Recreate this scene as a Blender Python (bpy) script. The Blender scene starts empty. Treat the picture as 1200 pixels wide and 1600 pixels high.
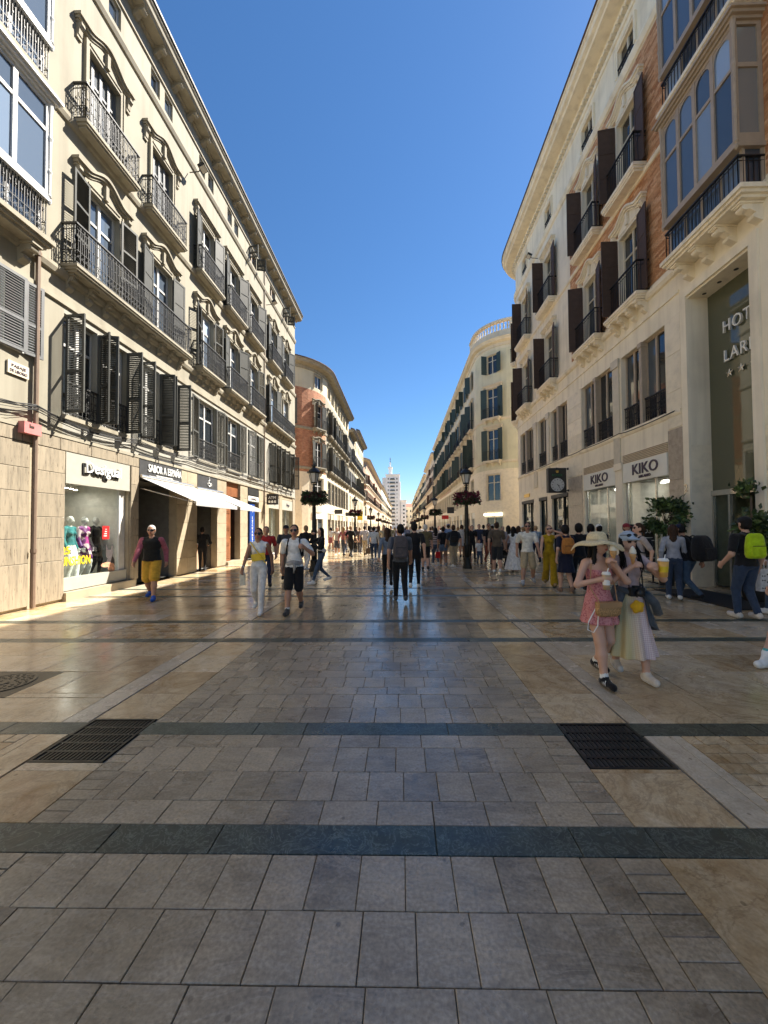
import bpy, math, random
import numpy as np
from mathutils import Vector, Matrix
PI = math.pi
rng = random.Random(7)
scene = bpy.context.scene
COL = scene.collection

# ------------------------------------------------------------------ camera
CAM_H = 1.7
YAW, PITCH, ROLL, FPX = 11 / 600., .025, .0074, 600.
fw = Vector((-math.sin(YAW) * math.cos(PITCH), math.cos(YAW) * math.cos(PITCH), math.sin(PITCH)))
rt = fw.cross(Vector((0, 0, 1))).normalized()
up = rt.cross(fw)
R_ = rt * math.cos(ROLL) - up * math.sin(ROLL)
U_ = up * math.cos(ROLL) + rt * math.sin(ROLL)
cam = bpy.data.cameras.new('camera')
cam.sensor_fit = 'VERTICAL'; cam.sensor_height = 36.; cam.lens = FPX / 1600 * 36
cam.shift_x = -.010553; cam.shift_y = .005049
cam.clip_start = .05; cam.clip_end = 6000
camo = bpy.data.objects.new('camera', cam); COL.objects.link(camo)
M3 = Matrix((R_, U_, -fw)).transposed()
camo.matrix_world = Matrix.Translation((0, 0, CAM_H)) @ M3.to_4x4()
scene.camera = camo
CXP, CYP = 616.8846, 808.0787
def ray(px, py):
    return R_ * ((px - CXP) / FPX) - U_ * ((py - CYP) / FPX) + fw
def ground(px, py, z=0.):
    d = ray(px, py); t = (z - CAM_H) / d.z
    return Vector((d.x * t, d.y * t, z))

# ------------------------------------------------------------------ light
SUN = Vector((.69, .50, 1.0)).normalized()
SUN_EL = math.asin(SUN.z); SUN_AZ = math.atan2(SUN.x, SUN.y)
world = bpy.data.worlds.new('World'); scene.world = world; world.use_nodes = True
wn = world.node_tree
bg = wn.nodes['Background']
sky = wn.nodes.new('ShaderNodeTexSky'); sky.sky_type = 'NISHITA'; sky.sun_disc = False
sky.sun_elevation = SUN_EL; sky.sun_rotation = SUN_AZ
sky.altitude = 20; sky.air_density = 1.0; sky.dust_density = .1; sky.ozone_density = 5.
hs_ = wn.nodes.new('ShaderNodeHueSaturation'); hs_.inputs['Saturation'].default_value = 1.15; hs_.inputs['Value'].default_value = .36
wn.links.new(sky.outputs[0], hs_.inputs['Color']); wn.links.new(hs_.outputs[0], bg.inputs[0]); bg.inputs[1].default_value = .15
sl = bpy.data.lights.new('sun', 'SUN'); sl.energy = 5.0; sl.angle = math.radians(.53); sl.color = (1, .93, .82)
so = bpy.data.objects.new('sun', sl); COL.objects.link(so); so.location = (60, 40, 80)
so.rotation_euler = SUN.to_track_quat('Z', 'Y').to_euler()
scene.view_settings.view_transform = 'Standard'; scene.view_settings.look = 'None'
scene.view_settings.gamma = 1; scene.view_settings.use_curve_mapping = False
scene.view_settings.exposure = 1.7
scene.cycles.use_denoising = True
scene.cycles.max_bounces = 8; scene.cycles.diffuse_bounces = 4; scene.cycles.glossy_bounces = 4
scene.cycles.transmission_bounces = 6; scene.cycles.transparent_max_bounces = 12
scene.cycles.caustics_reflective = False; scene.cycles.caustics_refractive = False
scene.cycles.sample_clamp_indirect = 6

# ------------------------------------------------------------------ materials
MATS = {}
def new_mat(name):
    m = bpy.data.materials.new(name); m.use_nodes = True
    MATS[name] = m
    nt = m.node_tree
    return m, nt, nt.nodes['Principled BSDF']
def N(nt, typ, **kw):
    n = nt.nodes.new(typ)
    for k, v in kw.items():
        if k in n.inputs: n.inputs[k].default_value = v
        else: setattr(n, k, v)
    return n
def coords(nt, kind='Object', scale=(1, 1, 1), rot=(0, 0, 0)):
    tc = nt.nodes.new('ShaderNodeTexCoord'); mp = nt.nodes.new('ShaderNodeMapping')
    nt.links.new(tc.outputs[kind], mp.inputs[0])
    mp.inputs['Scale'].default_value = scale; mp.inputs['Rotation'].default_value = rot
    return mp.outputs[0]
def ramp(nt, fac, stops, interp='LINEAR'):
    r = nt.nodes.new('ShaderNodeValToRGB'); r.color_ramp.interpolation = interp
    els = r.color_ramp.elements
    while len(els) < len(stops): els.new(.5)
    for e, (p, c) in zip(els, stops):
        e.position = p; e.color = c if len(c) == 4 else (*c, 1)
    nt.links.new(fac, r.inputs[0]); return r.outputs[0]
def mix(nt, fac, a, b, mode='MIX'):
    n = nt.nodes.new('ShaderNodeMix'); n.data_type = 'RGBA'; n.blend_type = mode
    for sock, v in ((n.inputs[0], fac), (n.inputs[6], a), (n.inputs[7], b)):
        if hasattr(v, 'is_linked') or isinstance(v, bpy.types.NodeSocket): nt.links.new(v, sock)
        elif isinstance(v, (int, float)): sock.default_value = v
        else: sock.default_value = (*v, 1) if len(v) == 3 else v
    return n.outputs[2]
def bump(nt, b, h, strength=.3, dist=.01):
    n = nt.nodes.new('ShaderNodeBump'); n.inputs['Strength'].default_value = strength
    n.inputs['Distance'].default_value = dist
    nt.links.new(h, n.inputs['Height']); nt.links.new(n.outputs[0], b.inputs['Normal'])
def sc3(c, k): return tuple(min(1, x * k) for x in c)
def paint(name, col, rough=.6, metal=0., var=.12, scale=6., spec=.5):
    m, nt, b = new_mat(name)
    no = N(nt, 'ShaderNodeTexNoise', Scale=scale, Detail=4.)
    nt.links.new(coords(nt), no.inputs['Vector'])
    c = ramp(nt, no.outputs['Fac'], [(.3, sc3(col, 1 - var)), (.7, sc3(col, 1 + var))])
    nt.links.new(c, b.inputs['Base Color'])
    b.inputs['Roughness'].default_value = rough; b.inputs['Metallic'].default_value = metal
    b.inputs['Specular IOR Level'].default_value = spec
    return m
def stucco(name, col, stain=.25, rough=.85):
    m, nt, b = new_mat(name)
    co = coords(nt)
    n1 = N(nt, 'ShaderNodeTexNoise', Scale=.7, Detail=6., Roughness=.6); nt.links.new(co, n1.inputs['Vector'])
    n2 = N(nt, 'ShaderNodeTexNoise', Scale=1., Detail=5.)
    nt.links.new(coords(nt, scale=(3.2, 3.2, .25)), n2.inputs['Vector'])
    n3 = N(nt, 'ShaderNodeTexNoise', Scale=45., Detail=4.); nt.links.new(co, n3.inputs['Vector'])
    a = ramp(nt, n1.outputs['Fac'], [(.22, sc3(col, .80)), (.5, col), (.78, sc3(col, 1.10))])
    st = ramp(nt, n2.outputs['Fac'], [(.47, (0, 0, 0)), (.70, (1, 1, 1))])
    ml = N(nt, 'ShaderNodeMath', operation='MULTIPLY'); nt.links.new(st, ml.inputs[0]); ml.inputs[1].default_value = stain
    c = mix(nt, ml.outputs[0], a, sc3((col[0] * .74, col[1] * .71, col[2] * .68), .85))
    nt.links.new(c, b.inputs['Base Color']); b.inputs['Roughness'].default_value = rough
    bump(nt, b, n3.outputs['Fac'], .25, .006)
    return m
def travertine(name, col, dark, stretch=(9, 9, .9), rough=.6, hole=.62, contrast=1.):
    m, nt, b = new_mat(name)
    oi = nt.nodes.new('ShaderNodeObjectInfo')
    ad = N(nt, 'ShaderNodeVectorMath', operation='ADD')
    nt.links.new(coords(nt, scale=stretch), ad.inputs[0])
    cm = N(nt, 'ShaderNodeCombineXYZ'); m10 = N(nt, 'ShaderNodeMath', operation='MULTIPLY')
    nt.links.new(oi.outputs['Random'], m10.inputs[0]); m10.inputs[1].default_value = 37.
    for i in range(3): nt.links.new(m10.outputs[0], cm.inputs[i])
    nt.links.new(cm.outputs[0], ad.inputs[1])
    n = N(nt, 'ShaderNodeTexNoise', Scale=1.6, Detail=8., Roughness=.62); nt.links.new(ad.outputs[0], n.inputs['Vector'])
    n2 = N(nt, 'ShaderNodeTexNoise', Scale=5., Detail=6., Roughness=.7); nt.links.new(ad.outputs[0], n2.inputs['Vector'])
    c = ramp(nt, n.outputs['Fac'], [(.3, sc3(col, 1 - .3 * contrast)), (.5, col), (.7, sc3(col, 1 + .13 * contrast))])
    h = ramp(nt, n2.outputs['Fac'], [(hole, (0, 0, 0)), (hole + .07, (1, 1, 1))])
    c = mix(nt, h, c, dark)
    mr = N(nt, 'ShaderNodeMapRange'); nt.links.new(oi.outputs['Random'], mr.inputs[0]); mr.inputs[3].default_value = .9; mr.inputs[4].default_value = 1.06
    c = mix(nt, 1., c, mr.outputs[0], 'MULTIPLY')
    nt.links.new(c, b.inputs['Base Color']); b.inputs['Roughness'].default_value = rough
    bump(nt, b, h, -.4, .006)
    return m
def floor_stone(name, stops, veins, vcol, rough, vscale=3., vlo=.47, island=False, wave=(1, 1, 1), rand=.35, grain=.25):
    """polished stone: tone differs from piece to piece, veined, smooth with worn patches"""
    m, nt, b = new_mat(name)
    oi = nt.nodes.new('ShaderNodeObjectInfo'); ge = nt.nodes.new('ShaderNodeNewGeometry')
    rs = ge.outputs['Random Per Island'] if island else oi.outputs['Random']
    pos = N(nt, 'ShaderNodeMapping'); nt.links.new(ge.outputs['Position'], pos.inputs[0]); pos.inputs['Scale'].default_value = wave
    cm = N(nt, 'ShaderNodeCombineXYZ'); mu = N(nt, 'ShaderNodeMath', operation='MULTIPLY')
    nt.links.new(rs, mu.inputs[0]); mu.inputs[1].default_value = 91.
    for i in range(3): nt.links.new(mu.outputs[0], cm.inputs[i])
    ad = N(nt, 'ShaderNodeVectorMath', operation='ADD'); nt.links.new(pos.outputs[0], ad.inputs[0]); nt.links.new(cm.outputs[0], ad.inputs[1])
    n1 = N(nt, 'ShaderNodeTexNoise', Scale=2.8, Detail=10., Roughness=.66, Distortion=1.6); nt.links.new(ad.outputs[0], n1.inputs['Vector'])
    n2 = N(nt, 'ShaderNodeTexNoise', Scale=vscale, Detail=9., Roughness=.65, Distortion=2.5); nt.links.new(ad.outputs[0], n2.inputs['Vector'])
    n3 = N(nt, 'ShaderNodeTexNoise', Scale=60., Detail=4.); nt.links.new(ge.outputs['Position'], n3.inputs['Vector'])
    # tone = noise blended with the piece's random number
    t = N(nt, 'ShaderNodeMapRange'); nt.links.new(rs, t.inputs[0]); t.inputs[3].default_value = -rand / 2; t.inputs[4].default_value = rand / 2
    su = N(nt, 'ShaderNodeMath', operation='ADD'); nt.links.new(n1.outputs['Fac'], su.inputs[0]); nt.links.new(t.outputs[0], su.inputs[1])
    c = ramp(nt, su.outputs[0], stops)
    v = ramp(nt, n2.outputs['Fac'], [(vlo - .02, (0, 0, 0)), (vlo + .01, (1, 1, 1)), (vlo + .02, (1, 1, 1)), (vlo + .05, (0, 0, 0))])
    mv = N(nt, 'ShaderNodeMath', operation='MULTIPLY'); nt.links.new(v, mv.inputs[0]); mv.inputs[1].default_value = veins
    c = mix(nt, mv.outputs[0], c, vcol)
    g = ramp(nt, n3.outputs['Fac'], [(.3, (1 - grain,) * 3), (.7, (1 + grain * .3,) * 3)])
    c = mix(nt, 1., c, g, 'MULTIPLY')
    n6 = N(nt, 'ShaderNodeTexNoise', Scale=.9, Detail=9., Roughness=.72); nt.links.new(ge.outputs['Position'], n6.inputs['Vector'])
    c = mix(nt, 1., c, ramp(nt, n6.outputs['Fac'], [(.36, (.72, .70, .67)), (.52, (1, 1, 1)), (.72, (1.10, 1.08, 1.04))]), 'MULTIPLY')
    vs = N(nt, 'ShaderNodeTexVoronoi', Scale=5.5); nt.links.new(ge.outputs['Position'], vs.inputs['Vector'])
    sp = ramp(nt, vs.outputs['Distance'], [(.045, (.45, .43, .40)), (.075, (1, 1, 1))]); c = mix(nt, .8, c, sp, 'MULTIPLY')
    nt.links.new(c, b.inputs['Base Color']); b.inputs['IOR'].default_value = 1.6
    n4 = N(nt, 'ShaderNodeTexNoise', Scale=2.2, Detail=8., Roughness=.65); nt.links.new(ge.outputs['Position'], n4.inputs['Vector'])
    rr = N(nt, 'ShaderNodeMapRange'); nt.links.new(n4.outputs['Fac'], rr.inputs[0])
    rr.inputs[1].default_value = .3; rr.inputs[2].default_value = .7
    rr.inputs[3].default_value = rough * .7; rr.inputs[4].default_value = rough * 1.7
    nt.links.new(rr.outputs[0], b.inputs['Roughness'])
    n5 = N(nt, 'ShaderNodeTexNoise', Scale=9., Detail=5., Roughness=.6); nt.links.new(ad.outputs[0], n5.inputs['Vector'])
    bump(nt, b, n5.outputs['Fac'], .2, .012)
    return m
def glass_solid(name, col=(.02, .025, .03), rough=.03):
    """window glass with a dark room or drawn curtain right behind it"""
    m, nt, b = new_mat(name)
    oi = nt.nodes.new('ShaderNodeObjectInfo')
    c = ramp(nt, oi.outputs['Random'], [(0, sc3(col, .5)), (.6, col), (.85, sc3(col, 2.2)), (1, sc3(col, 4))])
    nt.links.new(c, b.inputs['Base Color']); b.inputs['Roughness'].default_value = rough
    b.inputs['IOR'].default_value = 1.7
    no = N(nt, 'ShaderNodeTexNoise', Scale=1.3, Detail=1.); nt.links.new(coords(nt), no.inputs['Vector'])
    bump(nt, b, no.outputs['Fac'], .05, .02)
    return m
def glass_clear(name, tint=(.93, .96, .94), ior=1.6):
    m, nt, b = new_mat(name)
    nt.nodes.remove(b)
    out = nt.nodes['Material Output']
    tr = N(nt, 'ShaderNodeBsdfTransparent'); tr.inputs[0].default_value = (*tint, 1)
    gl = N(nt, 'ShaderNodeBsdfGlossy'); gl.inputs['Roughness'].default_value = .02
    fr = N(nt, 'ShaderNodeFresnel'); fr.inputs[0].default_value = ior
    mx = nt.nodes.new('ShaderNodeMixShader')
    ge = nt.nodes.new('ShaderNodeNewGeometry'); fm = N(nt, 'ShaderNodeMath', operation='SUBTRACT'); fm.inputs[0].default_value = 1.
    nt.links.new(ge.outputs['Backfacing'], fm.inputs[1]); f2 = N(nt, 'ShaderNodeMath', operation='MULTIPLY'); nt.links.new(fr.outputs[0], f2.inputs[0]); nt.links.new(fm.outputs[0], f2.inputs[1])
    nt.links.new(f2.outputs[0], mx.inputs[0]); nt.links.new(tr.outputs[0], mx.inputs[1]); nt.links.new(gl.outputs[0], mx.inputs[2])
    nt.links.new(mx.outputs[0], out.inputs[0])
    return m
def emit(name, col, s):
    m, nt, b = new_mat(name)
    b.inputs['Base Color'].default_value = (*col, 1); b.inputs['Emission Color'].default_value = (*col, 1); b.inputs['Emission Strength'].default_value = s
    return m
def brick_mat(name, c1, c2, mortar):
    m, nt, b = new_mat(name)
    uv = coords(nt, 'UV')
    br = N(nt, 'ShaderNodeTexBrick', Scale=1.); br.inputs['Color1'].default_value = (*c1, 1); br.inputs['Color2'].default_value = (*c2, 1)
    br.inputs['Mortar'].default_value = (*mortar, 1); br.inputs['Brick Width'].default_value = .29; br.inputs['Row Height'].default_value = .078
    br.inputs['Mortar Size'].default_value = .009; br.inputs['Bias'].default_value = -.1
    nt.links.new(uv, br.inputs['Vector'])
    no = N(nt, 'ShaderNodeTexNoise', Scale=3., Detail=6.); nt.links.new(coords(nt), no.inputs['Vector'])
    g = ramp(nt, no.outputs['Fac'], [(.3, (.78, .78, .78)), (.7, (1.12, 1.12, 1.12))])
    c = mix(nt, 1., br.outputs['Color'], g, 'MULTIPLY')
    nt.links.new(c, b.inputs['Base Color']); b.inputs['Roughness'].default_value = .85
    bump(nt, b, br.outputs['Fac'], -.6, .012)
    return m
def brick_piece(name, island):
    m, nt, b = new_mat(name)
    src = nt.nodes.new('ShaderNodeNewGeometry').outputs['Random Per Island'] if island else nt.nodes.new('ShaderNodeObjectInfo').outputs['Random']
    c = ramp(nt, src, [(0, (.42, .18, .075)), (.35, (.55, .27, .12)), (.7, (.64, .345, .17)), (1, (.74, .45, .26))])
    no = N(nt, 'ShaderNodeTexNoise', Scale=18., Detail=5.); nt.links.new(coords(nt), no.inputs['Vector'])
    c = mix(nt, 1., c, ramp(nt, no.outputs['Fac'], [(.3, (.8, .8, .8)), (.7, (1.12, 1.12, 1.12))]), 'MULTIPLY')
    nt.links.new(c, b.inputs['Base Color']); b.inputs['Roughness'].default_value = .85; bump(nt, b, no.outputs['Fac'], .4, .006)
    return m
def cloth(name, col, var=.18, rough=.9):
    m = paint(name, col, rough, 0, var, 14., .2)
    nt = m.node_tree; b = nt.nodes['Principled BSDF']
    no = N(nt, 'ShaderNodeTexNoise', Scale=11., Detail=3., Distortion=.8)
    nt.links.new(coords(nt, scale=(1, 1, .6)), no.inputs['Vector'])
    bump(nt, b, no.outputs['Fac'], .55, .03)
    b.inputs['Sheen Weight'].default_value = .15
    return m
_cl = {}
def C(*rgb):
    """cloth of a colour, made once"""
    if rgb not in _cl: _cl[rgb] = cloth('cloth_%d' % len(_cl), rgb)
    return _cl[rgb]

M = MATS
brick_piece('brick_single', False); brick_piece('brick_bulk', True)
stucco('stucco_cream', (.295, .272, .21), .5)
stucco('stucco_trim', (.32, .29, .222), .6)
stucco('stucco_mezz', (.335, .322, .278), .5)
stucco('stucco_white', (.90, .81, .64), .45)
stucco('mortar', (.66, .54, .39), .2)
stucco('stucco_beige', (.70, .62, .48), .25)
stucco('stucco_yellow', (.74, .67, .50), .25)
stucco('stucco_sand', (.60, .53, .37), .2)
stucco('stucco_pink', (.60, .42, .30), .25)
stucco('stucco_greygreen', (.66, .62, .44), .2)
stucco('stucco_far', (.66, .56, .42), .2)
stucco('tower_white', (.80, .80, .80), .2)
travertine('travertine', (.285, .238, .17), (.11, .08, .05), (9, 9, .9), .6, .58, 1.3)
travertine('limestone', (.37, .31, .218), (.46, .36, .23), (2, 2, 2.5), .55, .68, .6)
travertine('pale_stone', (.86, .76, .58), (.5, .43, .32), (2, 2, 2.5), .5, .7, .5)
travertine('grey_marble', (.42, .36, .29), (.62, .55, .46), (4, 4, 4), .3, .60, 1.)
brick_mat('brick_orange', (.46, .20, .08), (.70, .38, .20), (.66, .54, .40))
brick_mat('brick_red', (.36, .12, .055), (.52, .22, .11), (.48, .33, .22))
paint('grout', (.15, .125, .10), .9)
paint('recess', (.10, .085, .07), .8)
paint('shutter_grey', (.07, .071, .064), .6, 0, .12, 6., .3)
paint('shutter_grey_pale', (.13, .135, .14), .55, 0, .1)
paint('shutter_brown', (.08, .05, .036), .65, 0, .12, 6., .3)
paint('shutter_green', (.028, .052, .046), .5, 0, .12)
paint('frame_white', (.54, .54, .525), .4, 0, .05)
paint('frame_taupe', (.40, .32, .235), .5, 0, .08)
paint('frame_cream', (.62, .55, .42), .5, 0, .06)
paint('iron', (.030, .030, .032), .5, .5, .2)
paint('iron_grey', (.05, .05, .05), .55, .1, .2)
paint('lamp_iron', (.035, .034, .03), .4, .6, .25)
paint('roof_tile', (.10, .06, .045), .8, 0, .3)
paint('gutter', (.05, .045, .04), .6)
paint('pipe', (.20, .14, .10), .5)
paint('cable', (.018, .018, .018), .6)
glass_solid('pane_dark')
glass_solid('pane_blue', (.10, .13, .175))
glass_solid('pane_curtain', (.16, .165, .16), .05)
glass_clear('shop_glass')
glass_solid('hotel_glass', (.115, .12, .075), .03)
paint('sign_white', (.80, .79, .72), .45, 0, .03)
paint('sign_cream', (.39, .38, .325), .5, 0, .05)
paint('sign_black', (.022, .021, .02), .5, 0, .15)
paint('sign_slate', (.035, .036, .038), .6, 0, .2)
paint('letter_white', (.85, .85, .82), .4, 0, .02)
paint('letter_ink', (.035, .020, .055), .45, 0, .1)
paint('letter_gold', (.65, .42, .08), .35, .7, .1)
paint('letter_green', (.01, .10, .03), .4)
paint('metal_pale', (.62, .60, .56), .25, .9, .05)
paint('awning', (.43, .42, .40), .75, 0, .04)
paint('wood_door', (.22, .085, .035), .45, 0, .3, 3.)
paint('wood_dark', (.05, .025, .015), .5, 0, .3, 3.)
paint('wood_light', (.42, .24, .11), .5, 0, .25, 3.)
paint('room_grey', (.14, .14, .13), .85)
paint('room_dark', (.035, .032, .03), .8)
paint('room_white', (.62, .60, .55), .8)
paint('room_olive', (.22, .23, .16), .7)
paint('pink_plastic', (.55, .20, .19), .45)
paint('blue_sign', (.012, .06, .30), .4, 0, .1)
paint('red_sign', (.55, .02, .02), .4)
paint('yellow_sign', (.75, .52, .02), .4)
paint('print_dark', (.05, .04, .04), .7, 0, .4, 20.)
paint('print_skin', (.55, .28, .17), .7, 0, .4, 12.)
paint('print_purple', (.22, .03, .16), .7, 0, .8, 9.)
paint('skin_light', (.58, .34, .24), .5, 0, .08)
paint('skin_mid', (.45, .24, .155), .5, 0, .08)
paint('skin_tan', (.34, .17, .10), .5, 0, .08)
paint('hair_black', (.010, .008, .007), .6, 0, .4, 40., .2)
paint('hair_brown', (.045, .023, .013), .6, 0, .4, 40., .2)
paint('hair_blond', (.33, .20, .09), .5, 0, .3, 40.)
paint('hair_grey', (.55, .53, .50), .55, 0, .2, 40.)
paint('lip', (.42, .10, .09), .4)
paint('dark_lens', (.006, .006, .008), .08)
paint('straw', (.68, .56, .34), .8, 0, .15, 60.)
paint('wicker', (.42, .24, .10), .75, 0, .5, 70.)
paint('paper_white', (.82, .80, .76), .6, 0, .04)
paint('ice_cream', (.85, .80, .66), .6, 0, .04)
paint('wafer', (.58, .32, .12), .7, 0, .15, 60)
paint('coffee', (.52, .36, .22), .35, 0, .05)
paint('juice', (.75, .42, .10), .3, 0, .1, 20)
paint('leaf', (.085, .13, .035), .42, 0, .5, 3.)
paint('leaf_dark', (.035, .062, .02), .45, 0, .5, 3.)
paint('bark', (.10, .07, .045), .85, 0, .3)
paint('flower', (.17, .018, .045), .7, 0, .5, 20.)
paint('flower_pale', (.30, .08, .12), .7, 0, .5, 20.)
paint('pot', (.04, .04, .042), .6)
paint('lamp_glass', (.62, .60, .55), .25, 0, .05)
paint('mat_black', (.012, .012, .013), .95)
floor_stone('stone_grey', [(.10, (.14, .108, .074)), (.38, (.31, .25, .172)), (.6, (.43, .348, .24)), (.88, (.58, .46, .31))], .5, (.46, .39, .30), .25, 2.2, .47, False, (.6, 1.6, 1), .30, .35)
floor_stone('stone_grey_far', [(.10, (.14, .108, .074)), (.38, (.31, .25, .172)), (.6, (.43, .348, .24)), (.88, (.58, .46, .31))], .3, (.36, .31, .25), .13, 2.2, .47, True, (1, 1, 1), .32)
floor_stone('stone_beige', [(.2, (.36, .22, .095)), (.42, (.54, .39, .22)), (.6, (.62, .48, .30)), (.85, (.70, .57, .41))], .35, (.19, .115, .055), .17, 1.6, .46, False, (1, 1, 1), .35, .18)
floor_stone('stone_beige_far', [(.2, (.36, .22, .095)), (.42, (.54, .39, .22)), (.6, (.62, .48, .30)), (.85, (.70, .57, .41))], .35, (.19, .115, .055), .12, 1.6, .46, True, (1, 1, 1), .35, .18)
floor_stone('stone_pale', [(.2, (.46, .38, .27)), (.5, (.57, .48, .36)), (.8, (.64, .56, .44))], .2, (.3, .23, .15), .2, 1.6, .46, False, (1, 1, 1), .2, .15)
floor_stone('stone_green', [(.2, (.022, .032, .024)), (.5, (.045, .062, .046)), (.8, (.085, .105, .08))], .32, (.34, .39, .34), .32, 8., .49, False, (1, 1, 1), .5, .45)
# ------------------------------------------------------------------ mesh helpers
class MB:
    def __init__(s): s.v = []; s.f = []; s.m = []; s.uv = {}; s.mi = 0
    def mat(s, i): s.mi = i; return s
    def face(s, idx, uv=None):
        if uv: s.uv[len(s.f)] = uv
        s.f.append(tuple(idx)); s.m.append(s.mi)
    def pts(s, ps):
        n = len(s.v); s.v.extend([tuple(p) for p in ps]); return n
    def quad(s, a, b, c, d, uv=None):
        n = s.pts((a, b, c, d)); s.face((n, n + 1, n + 2, n + 3), uv)
    def box(s, x0, x1, y0, y1, z0, z1):
        if x0 > x1: x0, x1 = x1, x0
        if y0 > y1: y0, y1 = y1, y0
        if z0 > z1: z0, z1 = z1, z0
        n = s.pts([(x0, y0, z0), (x1, y0, z0), (x1, y1, z0), (x0, y1, z0), (x0, y0, z1), (x1, y0, z1), (x1, y1, z1), (x0, y1, z1)])
        for q in ((0, 3, 2, 1), (4, 5, 6, 7), (0, 1, 5, 4), (1, 2, 6, 5), (2, 3, 7, 6), (3, 0, 4, 7)):
            s.face([n + i for i in q])
        return s
    def fb(s, u0, u1, w0, w1, z0, z1):
        """box in facade terms: w is the distance out of the wall (local -y)"""
        return s.box(u0, u1, -w1, -w0, z0, z1)
    def obox(s, c, ax, ay, az):
        """box from a centre and three half-axis vectors"""
        c = Vector(c); ax = Vector(ax); ay = Vector(ay); az = Vector(az)
        n = s.pts([c - ax - ay - az, c + ax - ay - az, c + ax + ay - az, c - ax + ay - az, c - ax - ay + az, c + ax - ay + az, c + ax + ay + az, c - ax + ay + az])
        for q in ((0, 3, 2, 1), (4, 5, 6, 7), (0, 1, 5, 4), (1, 2, 6, 5), (2, 3, 7, 6), (3, 0, 4, 7)):
            s.face([n + i for i in q])
        return s
    def prism(s, poly, f0, f1):
        """poly: 2d points; f0, f1 map a 2d point to 3d at both ends"""
        k = len(poly); n = s.pts([f0(p) for p in poly]); s.pts([f1(p) for p in poly])
        for i in range(k):
            j = (i + 1) % k; s.face((n + i, n + j, n + k + j, n + k + i))
        s.face([n + i for i in range(k)][::-1]); s.face([n + k + i for i in range(k)])
        return s
    def tube(s, path, r, n=5, r1=None, cap=True):
        path = [Vector(p) for p in path]; k = len(path); base = len(s.v)
        for i, p in enumerate(path):
            t = (path[min(i + 1, k - 1)] - path[max(i - 1, 0)]).normalized()
            a = t.cross(Vector((0, 0, 1)))
            if a.length < .05: a = t.cross(Vector((1, 0, 0)))
            a.normalize(); b = t.cross(a)
            rr = r if r1 is None else r + (r1 - r) * i / (k - 1)
            for j in range(n):
                th = 2 * PI * j / n
                s.v.append(tuple(p + a * (rr * math.cos(th)) + b * (rr * math.sin(th))))
        for i in range(k - 1):
            for j in range(n):
                j2 = (j + 1) % n
                s.face((base + i * n + j, base + i * n + j2, base + (i + 1) * n + j2, base + (i + 1) * n + j))
        if cap:
            s.face([base + j for j in range(n)][::-1]); s.face([base + (k - 1) * n + j for j in range(n)])
        return s
    def lathe(s, prof, n=12, c=(0, 0, 0), cap=True, ph=0.):
        base = len(s.v); k = len(prof)
        for r, z in prof:
            for j in range(n):
                th = 2 * PI * j / n + ph
                s.v.append((c[0] + r * math.cos(th), c[1] + r * math.sin(th), c[2] + z))
        for i in range(k - 1):
            for j in range(n):
                j2 = (j + 1) % n
                s.face((base + i * n + j, base + i * n + j2, base + (i + 1) * n + j2, base + (i + 1) * n + j))
        if cap:
            s.face([base + j for j in range(n)][::-1]); s.face([base + (k - 1) * n + j for j in range(n)])
        return s
    def ell(s, c, r, n=10, k=6, rz=0.):
        prof = []
        base = len(s.v)
        for i in range(k + 1):
            a = -PI / 2 + PI * i / k
            for j in range(n):
                th = 2 * PI * j / n
                x = r[0] * math.cos(a) * math.cos(th); y = r[1] * math.cos(a) * math.sin(th)
                s.v.append((c[0] + x * math.cos(rz) - y * math.sin(rz), c[1] + x * math.sin(rz) + y * math.cos(rz), c[2] + r[2] * math.sin(a)))
        for i in range(k):
            for j in range(n):
                j2 = (j + 1) % n
                s.face((base + i * n + j, base + i * n + j2, base + (i + 1) * n + j2, base + (i + 1) * n + j))
        return s
    def mesh(s, name, mats, smooth=False):
        me = bpy.data.meshes.new(name); me.from_pydata(s.v, [], s.f)
        for m in mats: me.materials.append(M[m] if isinstance(m, str) else m)
        if len(mats) > 1: me.polygons.foreach_set('material_index', s.m)
        if s.uv:
            ul = me.uv_layers.new(name='UVMap'); d = ul.data
            for fi, uv in s.uv.items():
                p = me.polygons[fi]
                for li, c in zip(p.loop_indices, uv): d[li].uv = c
        if smooth: me.polygons.foreach_set('use_smooth', [True] * len(me.polygons))
        me.update(); return me
def put(name, me, parent=None, loc=(0, 0, 0), rz=0., scale=None, rot=None):
    o = bpy.data.objects.new(name, me); COL.objects.link(o)
    if parent is not None: o.parent = parent
    o.location = loc; o.rotation_euler = rot if rot else (0, 0, rz)
    if scale: o.scale = scale
    return o
def tag(o, label, cat, group=None):
    o['label'] = label; o['category'] = cat
    if group: o['group'] = group
    return o
def thing(name, label, cat, loc=(0, 0, 0), rz=0., group=None):
    o = put(name, None, None, loc, rz); o.empty_display_size = .2
    return tag(o, label, cat, group)
def struct(o): o['kind'] = 'structure'; return o
def stuff(o): o['kind'] = 'stuff'; return o
_txt = {}
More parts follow.
